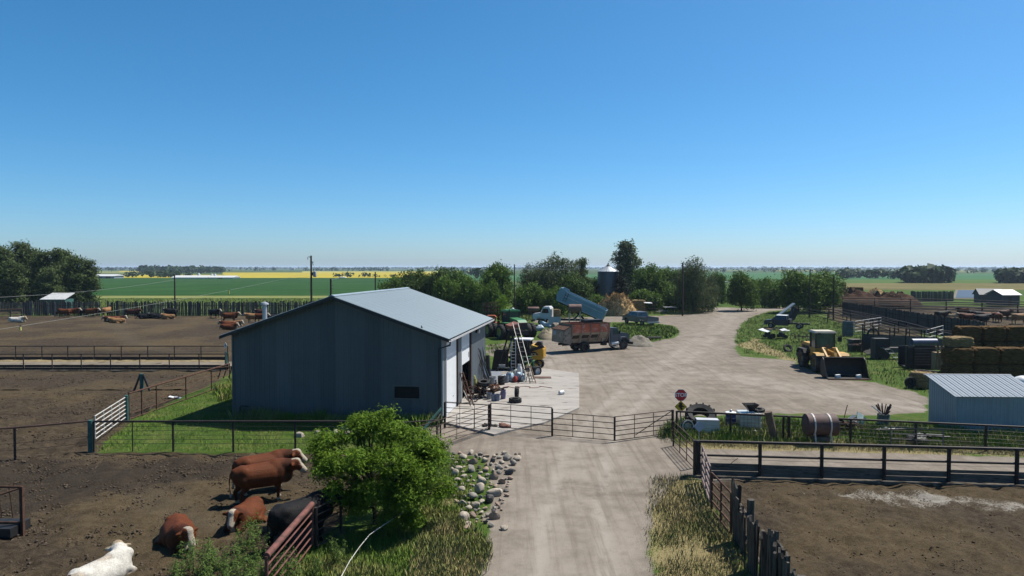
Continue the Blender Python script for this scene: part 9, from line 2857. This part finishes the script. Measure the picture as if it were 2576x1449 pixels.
LEAF_WEED = leaf_mat('leaf_weed', (0.07, 0.13, 0.03), (0.15, 0.225, 0.055), (0.115, 0.18, 0.035), 0.3)
WM = []
for s in range(4):
    a, b = weed_mesh(200 + s, 0.9, 7 + s * 2)
    a.materials.append(LEAF_WEED)
    b.materials.append(BARKD)
    WM.append((a, b))
wd_ = [(455, 1440), (480, 1420), (510, 1432), (540, 1415), (565, 1440), (600, 1405), (620, 1372), (632, 1440), (640, 1350), (650, 1395), (595, 1449), (525, 1455), (430, 1462), (668, 1455), (640, 1475), (700, 1440), (500, 1475), (575, 1490), (845, 1400), (700, 1470), (742, 1460), (790, 1440), (1105, 1140), (1115, 1175), (1100, 1205), (1128, 1150)]
ORD = ['leftmost', 'second', 'third', 'fourth', 'fifth', 'sixth', 'seventh', 'eighth', 'ninth', 'tenth', 'eleventh', 'twelfth', 'thirteenth', 'fourteenth', 'fifteenth', 'sixteenth', 'seventeenth', 'rightmost']


def wlab(i, px, py):
    if i < 18:
        k = sorted(wd_[:18]).index((px, py))
        return f'{ORD[k]} tall weed from the left in the bottom left patch by the pipe panel'
    if i < 22:
        return f'{ORD[sorted(wd_[18:22]).index((px, py))]} weed from the left along the foot of the red-brown pipe panel'
    return f'{["topmost", "second", "third", "lowest"][sorted(wd_[22:], key=lambda q: q[1]).index((px, py))]} leafy weed between the maple bush and the rock pile'


for i, (px, py) in enumerate(wd_):
    p = at(px, py + 18)
    t = thing('tall_weed', wlab(i, px, py), 'weed', p, random.uniform(0, 6), ('weeds in the bottom left patch' if i < 18 else ('weeds in front of the pipe panel' if i < 22 else 'weeds by the rock pile')), random.uniform(0.8, 1.25))
    a, b = WM[i % 4]
    obj('foliage', a, None, t)
    obj('stems', b, None, t)
for i, (px, py, s) in enumerate(((905, 1074, 0.9), (925, 1072, 1.0), (640, 1058, 0.7), (615, 1054, 0.8), (1000, 1075, 0.7), (1680, 1096, 0.9))):
    p = at(px, py)
    t = thing('tall_weed', ['weed with pale flower heads behind the maple top at the wall', 'taller weed with pale flower heads at the wall', 'weed at the shop wall right of the drain pipe', 'weed at the shop wall under the drain pipe', 'weed at the shop wall below the window', 'weed at the foot of the drive hinge post'][i], 'weed', p, i, None, s)
    a, b = WM[i % 4]
    obj('foliage', a, None, t)
    obj('stems', b, None, t)
# pebbles and clods on the ground close by
rp2 = np.random.default_rng(55)


def crumbs(name, label, poly, n, smin, smax, m, seed, cat='stones'):
    r = np.random.default_rng(seed)
    P = np.array(poly)
    lo, hi = P.min(0), P.max(0)
    Q = r.uniform(lo, hi, (n, 2))
    Q = Q[sdist(Q, poly) > 0]
    k = len(Q)
    base = np.array([(1, 0, 0), (-0.5, 0.87, 0), (-0.5, -0.87, 0), (0, 0, 0.42), (0.1, 0.1, -0.6)])
    T = np.array([(0, 1, 3), (1, 2, 3), (2, 0, 3), (1, 0, 4), (2, 1, 4), (0, 2, 4)])
    a = r.uniform(0, 6.28, k)
    s = np.exp(r.uniform(math.log(smin), math.log(smax), k))
    B = base[None] * (1 + r.normal(size=(k, 5, 3)) * 0.22) * s[:, None, None]
    c, sn = np.cos(a)[:, None], np.sin(a)[:, None]
    V = np.stack((B[..., 0] * c - B[..., 1] * sn + Q[:, :1], B[..., 0] * sn + B[..., 1] * c + Q[:, 1:], B[..., 2] + s[:, None] * 0.1), -1).reshape(-1, 3)
    F = (T[None] + (np.arange(k) * 5)[:, None, None]).reshape(-1, 3)
    me = fast_mesh(name, V, tris=F)
    me.materials.append(m)
    return tag(obj(name, me, None), label, cat, kind='stuff')


CLODM = M('clod', (0.11, 0.085, 0.063), 0.98, var=0.45, scale=1.3, col2=(0.04, 0.03, 0.024), spec=0.05)
crumbs('dirt_clods', 'loose manure clods over the near left pen', wp([(-900, 1640), (-250, 1150), (230, 1145), (900, 1146), (1000, 1170), (860, 1290), (780, 1380), (560, 1640)]), 11000, 0.025, 0.075, CLODM, 1, 'clods')
crumbs('dirt_clods', 'loose clods over the middle left pen', wp([(-350, 1130), (-250, 942), (560, 944), (320, 1056), (235, 1130)]), 6000, 0.03, 0.09, CLODM, 2, 'clods')
crumbs('dirt_clods', 'loose clods over the right-hand pen', wp([(1790, 1222), (2700, 1240), (3000, 1640), (1965, 1640), (1910, 1449), (1850, 1345)]), 3000, 0.02, 0.06, M('clod_brown', (0.13, 0.095, 0.065), 0.98, var=0.4, scale=1.3, col2=(0.035, 0.025, 0.018), spec=0.05), 3, 'clods')
# ------------------------------------------------------------------ air
hm = bpy.data.materials.new('haze')
hm.use_nodes = True
hn = hm.node_tree
hn.nodes.remove(hn.nodes['Principled BSDF'])
pv = hn.nodes.new('ShaderNodeVolumePrincipled')
pv.inputs['Color'].default_value = (0.66, 0.82, 1.0, 1)
pv.inputs['Density'].default_value = HAZE
pv.inputs['Anisotropy'].default_value = 0.2
hn.links.new(pv.outputs[0], hn.nodes['Material Output'].inputs['Volume'])
if HAZE > 0:
    tag(obj('haze', MB().bb(-R_ - 500, R_ + 500, -1500, R_ + 500, -1.7, 28), hm), None, None, kind='stuff')
